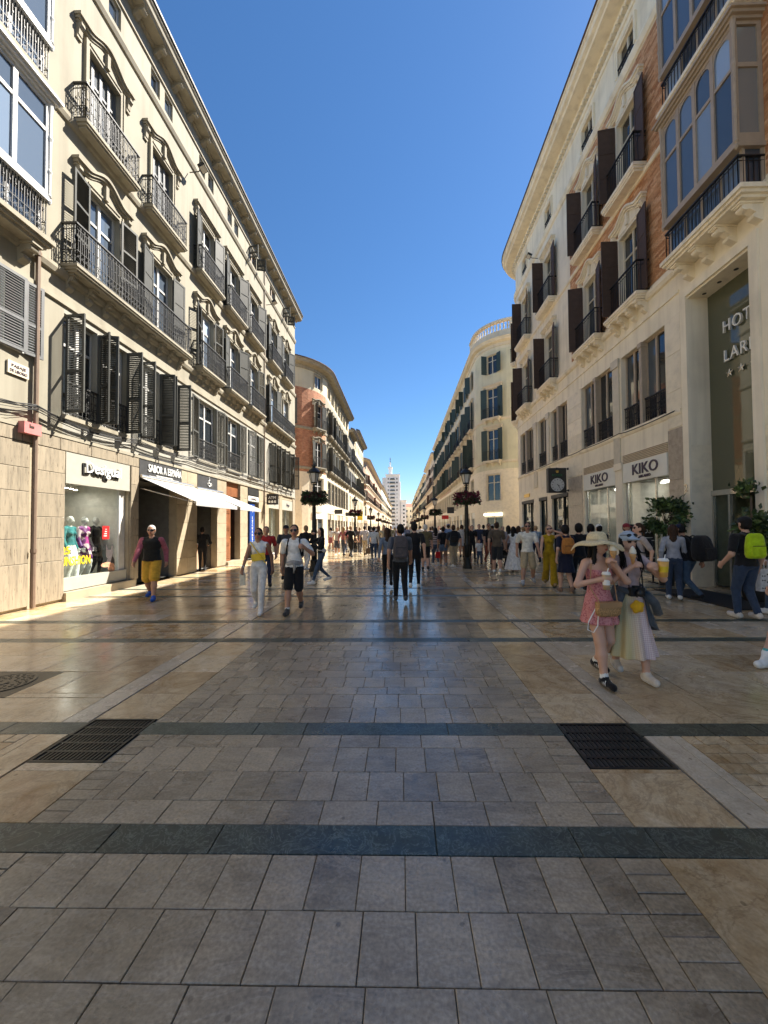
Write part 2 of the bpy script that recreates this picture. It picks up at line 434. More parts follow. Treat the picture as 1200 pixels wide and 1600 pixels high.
def text_mesh(txt, size, depth, mat, bold=0., space=1., width=None):
    key = (txt, size, depth, mat, bold, space, width)
    if key in _txt: return _txt[key]
    cu = bpy.data.curves.new('lettering', 'FONT'); cu.body = txt; cu.size = size; cu.extrude = depth / 2; cu.offset = bold
    cu.align_x = 'CENTER'; cu.space_character = space; cu.resolution_u = 3
    o = bpy.data.objects.new('lettering_tmp', cu); COL.objects.link(o)
    bpy.context.view_layer.update()
    dg = bpy.context.evaluated_depsgraph_get()
    me = bpy.data.meshes.new_from_object(o.evaluated_get(dg))
    bpy.data.objects.remove(o); bpy.data.curves.remove(cu)
    # stand it upright: glyph plane x,z, facing local -y
    for v in me.vertices: v.co = (v.co.x, -v.co.z, v.co.y)
    if width:
        xs = [v.co.x for v in me.vertices]; k = width / (max(xs) - min(xs)); mid = (max(xs) + min(xs)) / 2
        for v in me.vertices: v.co.x = (v.co.x - mid) * k
    me.materials.clear(); me.materials.append(M[mat]); me.update()
    _txt[key] = me
    return me

class Path:
    """a facade line in plan; outward is to the right of the heading"""
    def __init__(s, x, y, head, segs):
        s.segs = []; u = 0.
        for L, r in segs:      # r > 0: convex left-hand arc; r == 0: straight
            s.segs.append((u, L, r, x, y, head))
            if r == 0: x += L * math.cos(head); y += L * math.sin(head)
            else:
                a = L / r; cx, cy = x - r * math.sin(head), y + r * math.cos(head)
                head += a; x, y = cx + r * math.sin(head), cy - r * math.cos(head)
            u += L
        s.len = u
    def at(s, u, w=0.):
        for i, (u0, L, r, x, y, h) in enumerate(s.segs):
            if u <= u0 + L + 1e-6 or i == len(s.segs) - 1:
                d = u - u0
                if r == 0: x += d * math.cos(h); y += d * math.sin(h)
                else:
                    a = d / r; cx, cy = x - r * math.sin(h), y + r * math.cos(h); h += a
                    x, y = cx + r * math.sin(h), cy - r * math.cos(h)
                return x + w * math.sin(h), y - w * math.cos(h), h
    def cuts(s, u0, u1):
        out = []
        for (a, L, r, *_ ) in s.segs:
            if r:
                n = max(2, int(L / (r * .14)))
                out += [a + L * i / n for i in range(n + 1)]
            else: out += [a, a + L]
        return [u for u in out if u0 < u < u1]

def wall_mesh(name, path, root, u0, u1, z0, z1, holes, mats, reveal=.28, w=0., zones=None, band=None):
    """wall sheet with real openings and their reveals; zones: f(u, z) -> material index"""
    mb = MB(); ox, oy, oz = root.location
    us = sorted(set([u0, u1] + path.cuts(u0, u1) + [h for H in holes for h in H[:2] if u0 <= h <= u1] + [b for b in (band or {}).get('u', []) if u0 < b < u1]))
    zs = sorted(set([z0, z1] + [h for H in holes for h in H[2:4] if z0 <= h <= z1] + [b for b in (band or {}).get('z', []) if z0 < b < z1]))
    cache = {}
    def P(u, z, ww=w):
        k = (u, ww)
        if k not in cache: cache[k] = path.at(u, ww)
        x, y, _ = cache[k]; return (x - ox, y - oy, z)
    for i in range(len(us) - 1):
        a, b = us[i], us[i + 1]
        if b - a < 1e-5: continue
        mu = (a + b) / 2
        for j in range(len(zs) - 1):
            c, d = zs[j], zs[j + 1]; mz = (c + d) / 2
            if any(H[0] < mu < H[1] and H[2] < mz < H[3] for H in holes): continue
            mb.mi = zones(mu, mz) if zones else 0
            mb.quad(P(a, c), P(b, c), P(b, d), P(a, d), [(a, c), (b, c), (b, d), (a, d)])
    mb.mi = 0
    for H in holes:
        a, b, c, d = H[:4]; rv = H[4] if len(H) > 4 else reveal; skip = H[5] if len(H) > 5 else ''
        mb.mi = zones((a + b) / 2, d + .05) if zones else 0
        if mb.mi == 1: mb.mi = 0
        for (p, q, pz, qz) in ((a, a, c, d), (b, b, d, c)):
            mb.quad(P(p, pz), P(p, qz), P(p, qz, w - rv), P(p, pz, w - rv), [(0, pz), (0, qz), (rv, qz), (rv, pz)])
        ins = sorted([a, b] + [u for u in us if a < u < b])
        for k in range(len(ins) - 1):
            p, q = ins[k], ins[k + 1]
            if 't' not in skip: mb.quad(P(p, d), P(q, d), P(q, d, w - rv), P(p, d, w - rv), [(p, 0), (q, 0), (q, rv), (p, rv)])
            if 'b' not in skip: mb.quad(P(q, c), P(p, c), P(p, c, w - rv), P(q, c, w - rv), [(q, 0), (p, 0), (p, rv), (q, rv)])
    return mb.mesh(name, mats)
def sweep_mesh(name, path, root, u0, u1, prof, mats, mi=None):
    """a moulding: prof is a closed list of (w, z) carried along the facade line"""
    mb = MB(); ox, oy, oz = root.location
    us = sorted(set([u0, u1] + path.cuts(u0, u1))); k = len(prof); base = 0
    for u in us:
        for (w, z) in prof:
            x, y, _ = path.at(u, w); mb.v.append((x - ox, y - oy, z))
    for i in range(len(us) - 1):
        for j in range(k):
            j2 = (j + 1) % k
            mb.mi = mi[j] if mi else 0
            mb.face((i * k + j, (i + 1) * k + j, (i + 1) * k + j2, i * k + j2))
    mb.mi = 0
    mb.face(list(range(k))); mb.face([(len(us) - 1) * k + j for j in range(k)][::-1])
    return mb.mesh(name, mats)

# ------------------------------------------------------------------ facade units (local x along, -y out, z up)
_mc = {}
def cached(fn):
    def g(*a, **kw):
        key = (fn.__name__, a, tuple(sorted(kw.items())))
        if key not in _mc: _mc[key] = fn(*a, **kw)
        return _mc[key]
    return g
@cached
def frame_mesh(w, h, tr, mat, leaves=2, t=.055, d=.06):
    mb = MB(); a = -w / 2
    mb.fb(a, a + t, 0, d, 0, h); mb.fb(-a - t, -a, 0, d, 0, h)
    mb.fb(a + t, -a - t, 0, d, h - t, h); mb.fb(a + t, -a - t, 0, d, 0, t * 1.4)
    lw = w / leaves
    for i in range(1, leaves):
        x = a + lw * i; mb.fb(x - t * .8, x + t * .8, 0, d + .012, t * 1.4, h - t)
    if tr:
        for i in range(leaves):
            x0 = a + lw * i + (t if i == 0 else t * .8); x1 = a + lw * (i + 1) - (t if i == leaves - 1 else t * .8)
            mb.fb(x0, x1, 0, d - .006, tr - t * .6, tr + t * .6)
    return mb.mesh('window_frame', [mat])
@cached
def pane_mesh(w, h, mat):
    mb = MB(); mb.fb(-w / 2, w / 2, -.006, .006, 0, h); return mb.mesh('pane', [mat])
@cached
def shutter_mesh(w, h, mat, slat=True, panels=2, fold=False):
    """hinged at x = 0, leaf runs to +x, outer face on -y"""
    mb = MB(); t = .06; d = .018
    mb.fb(0, t, -d, d, 0, h); mb.fb(w - t, w, -d, d, 0, h)
    zs = [0, h * .42, h] if panels == 2 else [0, h * .34, h * .67, h]
    for i, z in enumerate(zs):
        z0 = z if i == 0 else (z - t if i == len(zs) - 1 else z - t * .5)
        mb.fb(t, w - t, -d, d, z0, z0 + t)
    for i in range(len(zs) - 1):
        a, b = zs[i] + t * (1 if i == 0 else .5), zs[i + 1] - t * (1 if i == len(zs) - 2 else .5)
        if slat:
            n = max(3, int((b - a) / .055))
            for k in range(n):
                z = a + (b - a) * (k + .5) / n
                mb.obox(((w) / 2, 0, z), ((w - 2 * t) / 2, 0, 0), (0, .014, .016), (0, -.003, .003))
        else:
            mb.fb(t, w - t, -.006, .006, a, b)
            mb.fb(t + .04, w - t - .04, .006, .013, a + .05, b - .05)
    return mb.mesh('shutter', [mat])
@cached
def rail_mesh(L, dep, h, mat, ornate=True, side=True, step=.115, inset=.03):
    """railing round a balcony of length L and depth dep, standing on z = 0"""
    mb = MB(); r = .008
    segs = [((-L / 2 + inset, -dep), (L / 2 - inset, -dep))]
    if side: segs += [((-L / 2 + inset, 0), (-L / 2 + inset, -dep)), ((L / 2 - inset, -dep), (L / 2 - inset, 0))]
    for (a, b) in segs:
        a = Vector((*a, 0)); b = Vector((*b, 0)); d = (b - a); n = max(1, round(d.length / step)); t = d.normalized()
        nrm = Vector((-t.y, t.x, 0))
        for z, hz, hw in ((h, .018, .028), (.05, .01, .012), (h * .86, .006, .008)) + (((.34, .006, .008),) if ornate else ()):
            mb.obox((a + b) / 2 + Vector((0, 0, z)), t * (d.length / 2 + (.02 if z == h else 0)), nrm * hw, (0, 0, hz))
        for i in range(n + 1):
            p = a + d * (i / n)
            mb.obox(p + Vector((0, 0, h / 2)), t * r, nrm * r, (0, 0, h / 2))
            if ornate and i < n:
                c = a + d * ((i + .5) / n)
                m_ = step * .36
                for zc, s in ((.16, 1), (.26, -1), (h * .93, .6)):
                    pts = [c + t * (m_ * math.cos(q) * s) + Vector((0, 0, zc + m_ * 1.1 * math.sin(q))) for q in (0, 1.3, 2.6, 3.9, 5.2)]
                    mb.tube(pts, .007, 3, cap=False)
                mb.obox(c + Vector((0, 0, h * .6)), t * .005, nrm * .005, (0, 0, h * .26))
                mb.obox(c + Vector((0, 0, h * .6)), t * .013, nrm * .013, (0, 0, .02))
    return mb.mesh('railing', [mat])
@cached
def slab_mesh(L, dep, mat, th=.2):
    mb = MB()
    mb.fb(-L / 2, L / 2, 0, dep, -th * .42, 0)
    mb.fb(-L / 2 + .03, L / 2 - .03, 0, dep - .03, -th * .72, -th * .42)
    mb.fb(-L / 2 + .07, L / 2 - .07, 0, dep - .07, -th, -th * .72)
    return mb.mesh('balcony_slab', [mat])
@cached
def corbel_mesh(w, dep, h, mat):
    """scrolled console; top at z = 0, hangs to -h"""
    prof = [(0, 0), (dep, 0), (dep, -.07 * h / .4)]
    for i in range(9):
        a = PI * .5 - PI * 1.15 * i / 8
        prof.append((dep * .74 + dep * .20 * math.cos(a - .4), -h * .28 + h * .14 * math.sin(a - .4)))
    for i in range(6):
        a = PI * .75 - PI * i / 5
        prof.append((dep * .30 + dep * .14 * math.cos(a), -h * .72 + h * .14 * math.sin(a)))
    prof.append((0, -h))
    mb = MB()
    mb.prism(prof, lambda p: (-w / 2, -p[0], p[1]), lambda p: (w / 2, -p[0], p[1]))
    mb.fb(-w / 2 - .03, w / 2 + .03, 0, dep + .03, -.045, -.003)
    return mb.mesh('corbel', [mat])
def ogee(W, rise, n=14):
    """top line of a swan-necked hood: flat ends, raised middle"""
    pts = [(-W / 2, 0)]
    for i in range(n + 1):
        s = i / n; x = -W * .32 + W * .64 * s
        q = math.sin(PI * s); pts.append((x, rise * (q ** 1.6) * (1 if rise else 0)))
    pts.append((W / 2, 0)); return pts
@cached
def hood_mesh(W, rise, dep, mat, th=.2, brackets=True, key=True, drop=.3):
    mb = MB(); line = ogee(W, rise)
    for (d, z0, z1) in ((dep, th * .62, th), (dep * .74, th * .3, th * .62), (dep * .45, 0, th * .3)):
        k = len(line)
        ex = (d - dep) * .5
        poly = [(x * (1 + 2 * ex / W), z + z0) for x, z in line] + [(x * (1 + 2 * ex / W), z + z1) for x, z in reversed(line)]
        # build as strips so that concave outlines stay right
        for i in range(k - 1):
            a, b = line[i], line[i + 1]; sx = (1 + 2 * ex / W)
            q = [(a[0] * sx, a[1] + z0), (b[0] * sx, b[1] + z0), (b[0] * sx, b[1] + z1), (a[0] * sx, a[1] + z1)]
            n = mb.pts([(x, -d, z) for x, z in q]); mb.pts([(x, 0, z) for x, z in q])
            mb.face((n, n + 1, n + 2, n + 3)); mb.face((n, n + 4, n + 5, n + 1)); mb.face((n + 3, n + 2, n + 6, n + 7))
            if i == 0: mb.face((n, n + 3, n + 7, n + 4))
            if i == k - 2: mb.face((n + 1, n + 5, n + 6, n + 2))
    # panel under the raised middle
    for i in range(len(line) - 1):
        a, b = line[i], line[i + 1]
        if abs(a[0]) <= W * .33 and abs(b[0]) <= W * .33:
            mb.quad((a[0], -.05, -drop * .5), (b[0], -.05, -drop * .5), (b[0], -.05, b[1] + .01), (a[0], -.05, a[1] + .01))
    if key and rise:
        mb.fb(-.05, .05, .05, .14, -drop * .45, rise * .9); mb.ell((0, -.09, rise * .3), (.07, .045, .10), 8, 6)
    if brackets:
        prof = [(0, 0), (dep * .8, 0), (dep * .85, -drop * .25), (dep * .5, -drop * .55), (dep * .42, -drop), (0, -drop * 1.05)]
        for s in (-1, 1):
            c = s * (W / 2 - .12)
            mb.prism(prof, lambda p: (c - .055, -p[0], p[1]), lambda p: (c + .055, -p[0], p[1]))
            mb.fb(c - .075, c + .075, 0, dep * .3, -drop * 1.3, -drop * 1.05)
    return mb.mesh('window_hood', [mat])
@cached
def surround_mesh(w, h, mat, t=.13, d=.06, sill=0.):
    mb = MB()
    for s in (-1, 1):
        x = s * w / 2
        mb.fb(min(x, x + s * t), max(x, x + s * t), 0, d, 0, h + t)
        mb.fb(min(x + s * t * .65, x + s * t), max(x + s * t * .65, x + s * t), d, d + .025, 0, h + t)
    mb.fb(-w / 2, w / 2, 0, d, h, h + t)
    mb.fb(-w / 2, w / 2, d, d + .025, h + t * .65, h + t)
    if sill: mb.fb(-w / 2 - t - .05, w / 2 + t + .05, 0, d + .06, -sill, 0)
    return mb.mesh('window_surround', [mat])

def window(root, path, u, z, w, h, frame='frame_white', pane='pane_dark', tr=None, leaves=2, setback=.16, shut=None, smat='shutter_grey',
           hood=None, surround=None, wall_w=0., slat=True, split=True, name='window', panels=2, sw=None):
    """a window with its panes, shutters, hood; shut = (left angle, right angle) in degrees, None for no leaf"""
    x, y, hd = path.at(u, wall_w)
    L = root.location
    o = put(name, frame_mesh(w, h, tr, frame, leaves), root, (x - L.x - setback * math.sin(hd), y - L.y + setback * math.cos(hd), z), hd)
    lw = w / leaves
    if split:
        for i in range(leaves):
            cx = -w / 2 + lw * (i + .5)
            rows = [(0.06, (tr or h) - .0), (tr + .0, h - .04)] if tr else [(.06, h - .04)]
            for a, b in rows:
                put('pane', pane_mesh(round(lw - .07, 3), round(b - a, 3), pane), o, (cx, -.02, a))
    else:
        put('pane', pane_mesh(round(w - .06, 3), round(h - .1, 3), pane), o, (0, -.02, .05))
    if shut:
        sw = sw or w / 2
        me = shutter_mesh(round(sw, 3), round(h - .02, 3), smat, slat, panels)
        hg = setback + (.105 if surround else .025)
        for side, ang in zip((-1, 1), shut):
            if ang is None: continue
            a = math.radians(ang)
            # closed leaf lies across the opening; ang swings it outwards
            if side < 0: put('shutter', me, o, (-w / 2, -hg, .01), -a)
            else:
                put('shutter', me, o, (w / 2, -hg, .01), a, (-1, 1, 1))
    if surround: put('surround', surround_mesh(w, h, surround), o, (0, -setback + .004, 0))
    if hood:
        W, rise, dep, mt, dz = hood
        put('hood', hood_mesh(W, rise, dep, mt), o, (0, -setback + .003, h + dz))
    return o
def balcony(root, path, u, z, L, dep, mat, imat, ornate=True, corbels=0, ch=.42, rail_h=.95, wall_w=0., cdep=None, th=.2):
    x, y, hd = path.at(u, wall_w); Lr = root.location
    o = put('balcony', slab_mesh(round(L, 3), dep, mat, th), root, (x - Lr.x, y - Lr.y, z), hd)
    put('railing', rail_mesh(round(L, 3), round(dep - .05, 3), rail_h, imat, ornate), o, (0, 0, .0))
    if corbels:
        me = corbel_mesh(.15, cdep or dep * .8, ch, mat)
        for i in range(corbels):
            put('corbel', me, o, (-L / 2 + .22 + (L - .44) * i / max(1, corbels - 1), .003, -th - .002))
    return o
def at_path(path, root, u, w=0., z=0.):
    x, y, h = path.at(u, w); L = root.location
    return (x - L.x, y - L.y, z), h
# ------------------------------------------------------------------ ground and paving
mb = MB(); mb.quad((-900, -40, -.05), (900, -40, -.05), (900, 1500, -.05), (-900, 1500, -.05))
stucco('ground_far', (.30, .25, .19)); gr = struct(put('ground', mb.mesh('ground', ['ground_far'])))
mb = MB(); mb.quad((-40, -12, -.012), (40, -12, -.012), (40, 420, -.012), (-40, 420, -.012))
pave = struct(put('pavement', mb.mesh('pavement', ['grout'])))
XL, XR = -2.18, 1.30          # edges of the grey lane
GL, GR = -2.76, 1.92          # outer edges of the beige border slabs
WALL = 8.0
@cached
def tile_mesh(w, d, mat, ch=.0025, th=.028):
    mb = MB(); a, b = w / 2, d / 2
    n = mb.pts([(-a, -b, -th), (a, -b, -th), (a, b, -th), (-a, b, -th), (-a, -b, -ch), (a, -b, -ch), (a, b, -ch), (-a, b, -ch),
                (-a + ch, -b + ch, 0), (a - ch, -b + ch, 0), (a - ch, b - ch, 0), (-a + ch, b - ch, 0)])
    for k in (0, 4):
        for i in range(4):
            j = (i + 1) % 4; mb.face((n + k + i, n + k + j, n + k + 4 + j, n + k + 4 + i))
    mb.face((n + 8, n + 9, n + 10, n + 11))
    return mb.mesh('paving_stone', [mat])
tiles = {'grey': [], 'beige': [], 'small': [], 'green': []}
def q5(x): return round(round(x / .005) * .005, 3)
def add_tile(kind, x0, x1, y0, y1, mat, gap=.004, name='paving_stone'):
    if x1 - x0 < .03 or y1 - y0 < .02: return
    tiles[kind].append((y0, x0 + gap / 2, x1 - gap / 2, y0 + gap / 2, y1 - gap / 2, mat, name))
FAR = 46.
bands = []; y = 2.03
while y < FAR: bands += [(y, y + .20), (y + 1.15, y + 1.345)]; y += 3.69
LONG = [.275, .29, .176, .264, .21, .28, .18, .28, .20, .19]; SHORT = [.19, .28, .287, .178]
def fit(rows, a, b):
    k = (b - a) / sum(rows); out = []; y = a
    for r in rows: out.append((y, y + r * k)); y += r * k
    return out
rows = fit([.19, .28, .28, .19, .278, .288], .52, 2.03)
for i, (a, b) in enumerate(bands[:-1]): rows += fit(SHORT if i % 2 == 0 else LONG, b, bands[i + 1][0])
trng = random.Random(3)
for (a, b) in rows:                     # the grey lane
    deep = b - a > .235
    w = .222 if deep else .318
    el = trng.uniform(.17, .24); er = trng.uniform(.17, .24)
    for (x0, x1) in ((XL, XL + el), (XR - er, XR)):
        k = 3 if deep else 2
        for i in range(k): add_tile('grey', x0, x1, a + (b - a) * i / k, a + (b - a) * (i + 1) / k, 'stone_grey', .005)
    xs = [XL + el]; x = XL + el + w * trng.uniform(.4, 1)
    while x < XR - er - w * .35: xs.append(x); x += w * trng.uniform(.96, 1.05)
    xs.append(XR - er)
    for i in range(len(xs) - 1): add_tile('grey', xs[i], xs[i + 1], a, b, 'stone_grey')
GRATES = [(GL, XL - .02, 2.80, 3.43), (XR + .01, GR - .01, 2.75, 3.37)]
def clash(x0, x1, y0, y1):
    return any(x0 < g[1] - .01 and x1 > g[0] + .01 and y0 < g[3] - .01 and y1 > g[2] + .01 for g in GRATES + [(-4.84, -4.04, 3.86, 4.56)])
def cut_add(kind, x0, x1, y0, y1, mat, gap=.006, name='paving_stone'):
    """lay a stone, trimmed where a grate or cover lies"""
    for g in GRATES + [(-4.84, -4.04, 3.86, 4.56)]:
        if x0 < g[1] - .01 and x1 > g[0] + .01 and y0 < g[3] - .01 and y1 > g[2] + .01:
            if y0 < g[2] - .02: cut_add(kind, x0, x1, y0, g[2], mat, gap, name)
            if y1 > g[3] + .02: cut_add(kind, x0, x1, g[3], y1, mat, gap, name)
            ya, yb = max(y0, g[2]), min(y1, g[3])
            if x0 < g[0] - .02: cut_add(kind, x0, g[0], ya, yb, mat, gap, name)
            if x1 > g[1] + .02: cut_add(kind, g[1], x1, ya, yb, mat, gap, name)
            return
    add_tile(kind, x0, x1, y0, y1, mat, gap, name)
for (a, b) in bands:                    # green marble cross bands, wall to wall
    x = -WALL
    while x < WALL:
        L = trng.choice((.42, .6, .75, .95, 1.2)); x2 = min(WALL, x + L)
        cut_add('green', x, x2, a, b, 'stone_green', .004, 'band_stone'); x = x2
zones = [(.52, 2.03, 0)] + [(bands[i][1], bands[i + 1][0], 1 if i % 2 == 0 else 0) for i in range(len(bands) - 1)]
for side in (-1, 1):
    e0, e1 = (XL, GL) if side < 0 else (XR, GR)
    pale = .24 if side < 0 else .20
    for (a, b, pair) in zones:
        def rng_rows(d):
            n = max(1, round((b - a) / d)); return [(a + (b - a) * i / n, a + (b - a) * (i + 1) / n) for i in range(n)]
        for (p, q) in rng_rows(.62): cut_add('beige', min(e0, e1), max(e0, e1), p, q, 'stone_beige')
        x0 = e1 + side * .018; x1 = x0 + side * pale
        for (p, q) in rng_rows(1.1): cut_add('beige', min(x0, x1), max(x0, x1), p, q, 'stone_pale')
        f0 = abs(x1)
        if pair:                      # panel of small pavers between a pair of bands
            p0, p1 = f0 + .09, f0 + 1.78
            cut_add('beige', *sorted((side * f0, side * p0)), a, b, 'stone_pale')
            n = 8
            for i in range(n):
                ya, yb = a + (b - a) * i / n, a + (b - a) * (i + 1) / n
                x = p0 - (.1 if i % 2 else 0)
                while x < p1:
                    xa, xb = max(p0, x), min(p1, x + .205)
                    cut_add('small', *sorted((side * xa, side * xb)), ya, yb, 'stone_beige', .008, 'small_paver'); x += .205
            cut_add('beige', *sorted((side * p1, side * (p1 + .3))), a, b, 'stone_pale')
            f1 = p1 + .3
        else: f1 = f0
        for (p, q) in rng_rows(trng.choice((.38, .45, .55))):
            x = f1; first = True
            while x < WALL - .02:
                L = trng.uniform(.8, 1.5) * (trng.uniform(.3, 1) if first else 1); first = False
                x2 = min(WALL, x + L)
                if WALL - x2 < .25: x2 = WALL
                cut_add('beige', *sorted((side * x, side * x2)), p, q, 'stone_pale' if trng.random() < .18 else 'stone_beige'); x = x2
def visible(t):
    y0, x0, x1 = t[0], t[1], t[2]
    return y0 > .85 and min(abs(x0), abs(x1)) < max(.3, y0) * 1.08 + .1
for kind, far_mat in (('grey', ('stone_grey_far',)), ('beige', ('stone_beige_far',)), ('small', ('stone_beige_far',)), ('green', ('stone_green',))):
    ts = sorted(tiles[kind], key=lambda t: t[0])
    near = [t for t in ts if visible(t)][:300]; ns = set(map(id, near))
    for t in near:
        _, x0, x1, y0, y1, mat, nm = t
        w, d = q5(x1 - x0), q5(y1 - y0)
        put(nm, tile_mesh(w, d, mat), pave, ((x0 + x1) / 2, (y0 + y1) / 2, trng.uniform(-.0015, .0015) + .012),
            0, None, (trng.gauss(0, .0012), trng.gauss(0, .0012), 0)).location.z -= .012
    rest = [t for t in ts if id(t) not in ns]
    if rest:
        mb = MB()
        for t in rest:
            _, x0, x1, y0, y1, mat, nm = t
            n = mb.pts([(x0, y0, 0), (x1, y0, 0), (x1, y1, 0), (x0, y1, 0), (x0, y0, -.02), (x1, y0, -.02), (x1, y1, -.02), (x0, y1, -.02)])
            mb.face((n, n + 1, n + 2, n + 3))
            for i in range(4):
                j = (i + 1) % 4; mb.face((n + 4 + i, n + 4 + j, n + j, n + i))
        stuff(put({'grey': 'grey_paving', 'beige': 'beige_paving', 'small': 'small_paving', 'green': 'band_paving'}[kind], mb.mesh('paving', far_mat), pave))
# beyond the near stretch the joints are too fine to see: sheets
def paving_sheet(name, x0, x1, y0, y1, stops, rough, bw, bh):
    m = floor_stone(name, stops, .2, sc3(stops[0][1], 1), rough, 1.6, .46, False, (1, 1, 1), 0., .15)
    mb = MB(); mb.quad((x0, y0, 0), (x1, y0, 0), (x1, y1, 0), (x0, y1, 0)); stuff(put(name, mb.mesh(name, [name]), pave))
gs = [(.10, (.14, .108, .074)), (.38, (.31, .25, .172)), (.6, (.43, .348, .24)), (.88, (.58, .46, .31))]
bs = [(.2, (.36, .22, .095)), (.42, (.54, .39, .22)), (.6, (.62, .48, .30)), (.85, (.70, .57, .41))]
ye = max(b[1] for b in bands)
ye = rows[-1][1] + .2
paving_sheet('far_grey_paving', XL, XR, ye, 420, gs, .2, .3, .3)
paving_sheet('far_beige_paving', -WALL, XL - .004, ye, 420, bs, .17, 1, .5)
paving_sheet('far_edge_paving', XR + .004, WALL, ye, 420, bs, .17, 1, .5)
paving_sheet('side_street_paving', WALL + .004, 40, -10, 420, bs, .25, 1, .5)
paving_sheet('alley_paving', -40, -WALL - .004, -10, 420, bs, .25, 1, .5)
paving_sheet('foreground_paving', -WALL, WALL, -10, .515, gs, .3, 1, .5)
# drain grates: frame and bars with real slots over a dark pit
def grate(x0, x1, y0, y1, label):
    cx, cy = (x0 + x1) / 2, (y0 + y1) / 2
    g = thing('drain_grate', label, 'drain grate', (cx, cy, 0))
    w, d = x1 - x0, y1 - y0
    mb = MB(); t = .022
    mb.box(-w / 2, w / 2, -d / 2, -d / 2 + t, -.03, .003); mb.box(-w / 2, w / 2, d / 2 - t, d / 2, -.03, .003)
    mb.box(-w / 2, -w / 2 + t, -d / 2 + t, d / 2 - t, -.03, .003); mb.box(w / 2 - t, w / 2, -d / 2 + t, d / 2 - t, -.03, .003)
    put('frame', mb.mesh('grate_frame', ['lamp_iron']), g)
    mb = MB(); mb.box(-w / 2 + t, w / 2 - t, -d / 2 + t, d / 2 - t, -.0115, -.0105); put('pit', mb.mesh('pit', ['recess']), g)
    nr, nb = 5, 16
    for r in range(1, nr):
        yy = -d / 2 + t + (d - 2 * t) * r / nr
        mb = MB(); mb.box(-w / 2 + t, w / 2 - t, -.011, .011, -.01, .0005); put('cross_bar', mb.mesh('bar', ['lamp_iron']), g, (0, yy, 0))
    mb = MB(); L = (d - 2 * t) / nr - .022
    mb.box(-.0085, .0085, -L / 2, L / 2, -.01, -.0005); me = mb.mesh('bar', ['lamp_iron'])
    for r in range(nr):
        for b in range(1, nb):
            put('bar', me, g, (-w / 2 + t + (w - 2 * t) * b / nb, -d / 2 + t + (d - 2 * t) * (r + .5) / nr, 0))
grate(*GRATES[0], 'black iron drain grate on the left edge of the grey lane')
grate(*GRATES[1], 'black iron drain grate on the right edge of the grey lane')
g = thing('manhole_cover', 'square dark manhole cover with a round lid in the left paving', 'manhole cover', (-4.44, 4.21, 0))
mb = MB(); mb.box(-.395, .395, -.345, .345, -.028, -.001); put('frame', mb.mesh('cover_frame', ['lamp_iron']), g)
mb = MB(); mb.lathe([(.30, -.001), (.30, .004), (.285, .006), (.27, .002), (.06, .002), (.05, .007)], 28)
for i in range(60):
    a = i * 2.4; r = .07 + .19 * math.sqrt(i / 60); mb.box(r * math.cos(a) - .01, r * math.cos(a) + .01, r * math.sin(a) - .01, r * math.sin(a) + .01, .002, .006)
put('lid', mb.mesh('lid', ['lamp_iron']), g)
# ------------------------------------------------------------------ left building (cream, shuttered)
Y0L = -6.
def shell(root, path, u0, u1, ztop, depth, mats=('stucco_far', 'roof_tile'), inner=.9):
    """the body behind a facade: side and rear walls and a flat roof, so that it is solid and casts its shade"""
    us = sorted(set([u0, u1] + path.cuts(u0, u1))); ox, oy, _ = root.location
    fr = [path.at(u, -.02) for u in us]; h0 = fr[0][2]; h1 = fr[-1][2]
    front = [(x - ox, y - oy) for x, y, h in fr]
    back = [(front[-1][0] - depth * math.sin(h1), front[-1][1] + depth * math.cos(h1)), (front[0][0] - depth * math.sin(h0), front[0][1] + depth * math.cos(h0))]
    ring = front + back; mb = MB(); k = len(ring)
    n = mb.pts([(x, y, 0) for x, y in ring]); mb.pts([(x, y, ztop) for x, y in ring])
    for i in range(len(front) - 1, k):
        j = (i + 1) % k; mb.face((n + j, n + i, n + k + i, n + k + j))
    put('rear_wall', mb.mesh('rear_wall', [mats[0]]), root)
    mb = MB(); mb.pts([(x, y, ztop) for x, y in ring]); mb.face(list(range(k))[::-1]); put('roof', mb.mesh('roof', [mats[1]]), root)
def room(root, path, u0, u1, z0, z1, depth, wall, back=None, floor=None, front=-.02, name='shop_interior'):
    (lx, ly, _), h = at_path(path, root, (u0 + u1) / 2, front); w = (u1 - u0) / 2
    mb = MB(); D = depth
    mb.quad((-w, D, z0), (w, D, z0), (w, D, z1), (-w, D, z1)); mb.mi = 1
    mb.quad((-w, 0, z0), (-w, D, z0), (-w, D, z1), (-w, 0, z1)); mb.quad((w, D, z0), (w, 0, z0), (w, 0, z1), (w, D, z1))
    mb.quad((-w, 0, z1), (-w, D, z1), (w, D, z1), (w, 0, z1)); mb.mi = 2
    mb.quad((-w, 0, z0), (w, 0, z0), (w, D, z0), (-w, D, z0))
    return put(name, mb.mesh('shop_interior', [back or wall, wall, floor or wall]), root, (lx, ly, 0), h)
def fpart(root, path, u, name, mb_or_me, mats=None, w=0., z=0., parent=None):
    loc, h = at_path(path, root, u, w, z)
    me = mb_or_me.mesh(name, mats) if isinstance(mb_or_me, MB) else mb_or_me
    return put(name, me, root, loc, h)
def lettering(root, path, u, w, z, txt, size, mat, depth=.02, bold=0., width=None, space=1., parent=None, name='lettering'):
    me = text_mesh(txt, size, depth, mat, bold, space, width)
    loc, h = at_path(path, root, u, w, z)
    return put(name, me, root, loc, h)
